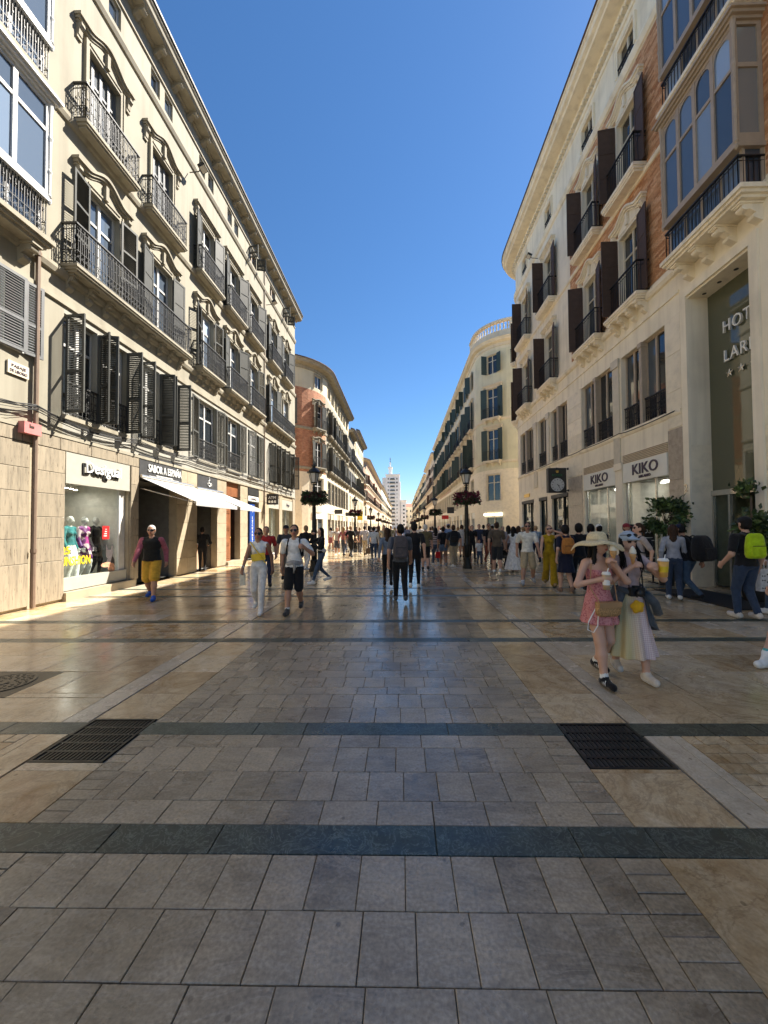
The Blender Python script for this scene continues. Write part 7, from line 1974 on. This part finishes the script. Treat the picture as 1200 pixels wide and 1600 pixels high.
def cup(o, q, label, r, h, liquid, fwd, dx, dz, lid=True):
    v = Vector(o['hand_l' if q > 0 else 'hand_r']); p = local(o, (v.x + dx, v.y - fwd, v.z + dz)) - Vector((0, 0, o.location.z))
    t = thing('drink_cup', label, 'cup', p, 0, 'drink cups'); mb = MB(); mb.lathe([(r * .74, 0), (r, h)], 18); put('cup_body', mb.mesh('cup', [liquid], True), t)
    mb = MB(); mb.lathe([(r * 1.06, h), (r * 1.06, h + .012), (r * .9, h + .022), (r * .85, h + .03), (0.001, h + .03)], 18); put('lid', mb.mesh('lid', ['paper_white'], True), t)
    mb = MB(); mb.lathe([(r * .84, h * .32), (r * .93, h * .68)], 18, cap=False); sl = put('sleeve', mb.mesh('sleeve', ['paper_white' if liquid == 'coffee' else 'yellow_sign'], True), t); sl.scale = (1.015, 1.015, 1)
    mb = MB(); mb.tube([(.01, 0, h + .02), (.025, 0, h + .07)], .005, 6); put('straw_tube', mb.mesh('straw', ['paper_white']), t)
cone(A1, 1, 'ice cream cone held to the mouth of the woman in pink', .015, -.025, .055); cone(A2, -1, 'ice cream cone held by the woman in the blue cap', .02, .012, .055)
cup(A1, -1, 'coffee cup with a white lid held by the woman in pink', .042, .155, 'coffee', .03, .045, -.085); cup(A2, 1, 'large orange drink cup held out by the woman in the blue cap', .050, .165, 'juice', .035, .05, -.07)
# wicker handbag with chain
hb = thing('handbag', 'woven tan handbag hanging at the hip of the woman in pink', 'handbag', local(A1, (-.03, -.185, .72)), A1.rotation_euler[2])
mb = MB(); n = 20
for t, (w_, d_, z) in enumerate(((.105, .03, 0), (.135, .042, .02), (.142, .045, .07), (.135, .04, .135), (.125, .02, .15))):
    for i in range(n):
        a = 2 * PI * i / n; mb.v.append((math.copysign(abs(math.cos(a)) ** .5, math.cos(a)) * w_, math.copysign(abs(math.sin(a)) ** .7, math.sin(a)) * d_, z))
for r in range(4):
    for i in range(n): mb.face((r * n + i, r * n + (i + 1) % n, (r + 1) * n + (i + 1) % n, (r + 1) * n + i))
mb.face(list(range(n))[::-1]); mb.face([4 * n + i for i in range(n)]); put('body', mb.mesh('bag', ['wicker'], True), hb)
mb = MB(); mb.box(-.13, .13, -.047, .03, .095, .152); put('flap', mb.mesh('flap', ['wood_light']), hb)
mb = MB(); mb.tube([(-.10, 0, .15), (-.17, .05, .30), (-.10, .12, .55)], .006, 5); mb.tube([(.11, .0, .15), (.15, .08, .3), (.06, .1, .56)], .006, 5); put('strap', mb.mesh('strap', ['wood_light']), hb)
mb = MB(); mb.tube([(-.12, .02, .10), (-.21, .03, -.06), (-.22, .03, -.14), (-.16, .02, -.17), (-.11, .02, -.10), (-.10, .02, .04)], .006, 5); put('cord', mb.mesh('cord', ['paper_white']), hb)
fv = A1['feet']
for k in (0, 6):
    heel, toe = Vector(fv[k:k + 3]), Vector(fv[k + 3:k + 6]); d = (toe - heel).normalized(); sv = d.cross(Vector((0, 0, 1))).normalized(); upv = sv.cross(d)
    for sg in (-1, 1):
        for t in (.38, .5, .62):
            p0 = heel.lerp(toe, t); mb = MB(); mb.tube([p0 + sv * sg * .040 + upv * -.012, p0 + sv * sg * .041 + upv * .008 + d * -.008, p0 + sv * sg * .026 + upv * .033 + d * -.016], .005, 5); put('shoe_stripe', mb.mesh('stripe', ['paper_white'], True), A1)
def strands(o, H, look, n, seed, front):
    rnd = random.Random(seed); mb = MB()
    for i in range(n):
        a = rnd.uniform(.35, PI - .35) if not front else rnd.choice((rnd.uniform(-.25, .5), PI - rnd.uniform(-.25, .5)))
        x, y = .049 * H * math.cos(a), .053 * H * math.sin(a); L = rnd.uniform(.13, .20) * H; w = rnd.uniform(-.02, .02)
        P = [(x * .9, y * .9, .045 * H), (x * 1.05, y * 1.05 + .005, -.01 * H), (x * 1.2 + w, y * 1.1 + (-.03 if front else .02), -.09 * H), (x * 1.25 + w * 1.6, y + (-.06 if front else .035), -.02 * H - L)]
        mb.tube(P, .007, 4, .003)
    put('hair_strands', mb.mesh('hair', ['hair_black'], True), o, (0, -.012 * H, .93 * H - .015), look)
strands(A1, HA, .42, 46, 3, False); strands(A2, HB, .12, 46, 5, True)
# white stripes on the shoes, camera, jacket, pouch, sunglasses on the cap
cmr = thing('camera', 'black camera hanging on a neck strap before the woman in the blue cap', 'camera', local(A2, (.0, -.165, .955)), A2.rotation_euler[2] + .1)
mb = MB(); mb.box(-.075, .075, -.03, .03, -.045, .045); mb.box(-.03, .03, -.028, .028, .045, .065); put('body', mb.mesh('camera_body', ['mat_black']), cmr)
mb = MB(); mb.tube([(0, -.03, -.002), (0, -.085, -.01)], .034, 16); put('lens', mb.mesh('lens', ['sign_black'], True), cmr)
mb = MB(); mb.tube([(-.075, .0, .03), (-.085, .02, .22), (-.07, .07, .36), (-.04, .14, .40)], .007, 5); mb.tube([(.075, .0, .03), (.075, .02, .22), (.06, .07, .36), (.03, .14, .40)], .007, 5); put('strap', mb.mesh('strap', ['mat_black']), cmr)
dn = cloth('denim', (.075, .085, .095))
mb = MB(); n = 30
for t, (k, z) in enumerate(((1.0, 1.0), (1.12, .94), (1.3, .84), (1.5, .74), (1.62, .64))):
    for i in range(n + 1):
        a = -PI * .20 + PI * 1.40 * i / n; rip = 1 + .06 * t * math.sin(7 * a + t)
        mb.v.append((.140 * k * rip * math.cos(a), .118 * k * rip * math.sin(a), z - .05 * t * (abs(math.cos(a)) ** 3) * .6 + .02 * math.sin(5 * a)))
for r in range(4):
    for i in range(n): mb.face((r * (n + 1) + i, r * (n + 1) + i + 1, (r + 1) * (n + 1) + i + 1, (r + 1) * (n + 1) + i))
jk = put('tied_denim_jacket', mb.mesh('jacket', [dn], True), A2); jk.modifiers.new('thickness', 'SOLIDIFY').thickness = .012
mb = MB(); mb.tube([(-.14, -.05, .97), (-.06, -.135, .95), (.05, -.14, .94), (.14, -.04, .97)], .035, 8); mb.tube([(-.12, -.08, .93), (-.19, -.12, .80), (-.2, -.1, .66)], .05, 8, .04); mb.tube([(.13, -.08, .93), (.22, -.11, .82), (.27, -.08, .70)], .05, 8, .045); put('jacket_sleeves', mb.mesh('sleeves', [dn], True), A2)
pc = thing('star_pouch', 'yellow plush star pouch hanging below the camera', 'pouch', local(A2, (-.01, -.20, .80)), A2.rotation_euler[2])
mb = MB(); pts = []
for i in range(10):
    r = (.125 if i % 2 == 0 else .075); a = PI / 2 + 2 * PI * i / 10 + .2; pts.append((r * math.cos(a), r * math.sin(a)))
k = mb.pts([(x, 0, z) for x, z in pts]); mb.pts([(0, -.055, 0), (0, .055, 0)])
for i in range(10): j = (i + 1) % 10; mb.face((k + i, k + j, k + 10)); mb.face((k + j, k + i, k + 11))
so_ = put('plush', mb.mesh('plush', [C(.70, .38, .02)], True), pc); so_.modifiers.new('round', 'SUBSURF').levels = 2; so_.modifiers['round'].render_levels = 2
mb = MB(); mb.tube([(0, 0, .1), (.0, .03, .16)], .006, 4); put('cord', mb.mesh('cord', ['mat_black']), pc)
cg = thing('sunglasses', 'dark sunglasses pushed up on the pale blue cap', 'sunglasses', local(A2, (.005, -.062, HB * .965 + .022)), A2.rotation_euler[2] + .12)
for s in (-1, 1):
    mb = MB(); mb.ell((s * .034, -.03, .0), (.030, .012, .020), 12, 8); put('lens', mb.mesh('lens', ['dark_lens'], True), cg)
mb = MB(); mb.tube([(-.02, -.034, .004), (.02, -.034, .004)], .004, 5)
for s in (-1, 1): mb.tube([(s * .06, -.025, .004), (s * .085, .05, .0)], .004, 5)
put('frame', mb.mesh('frame', ['mat_black']), cg)
for o in list(COL.objects):
    for k in ('hand_r', 'hand_l', 'feet'):
        if k in o: del o[k]
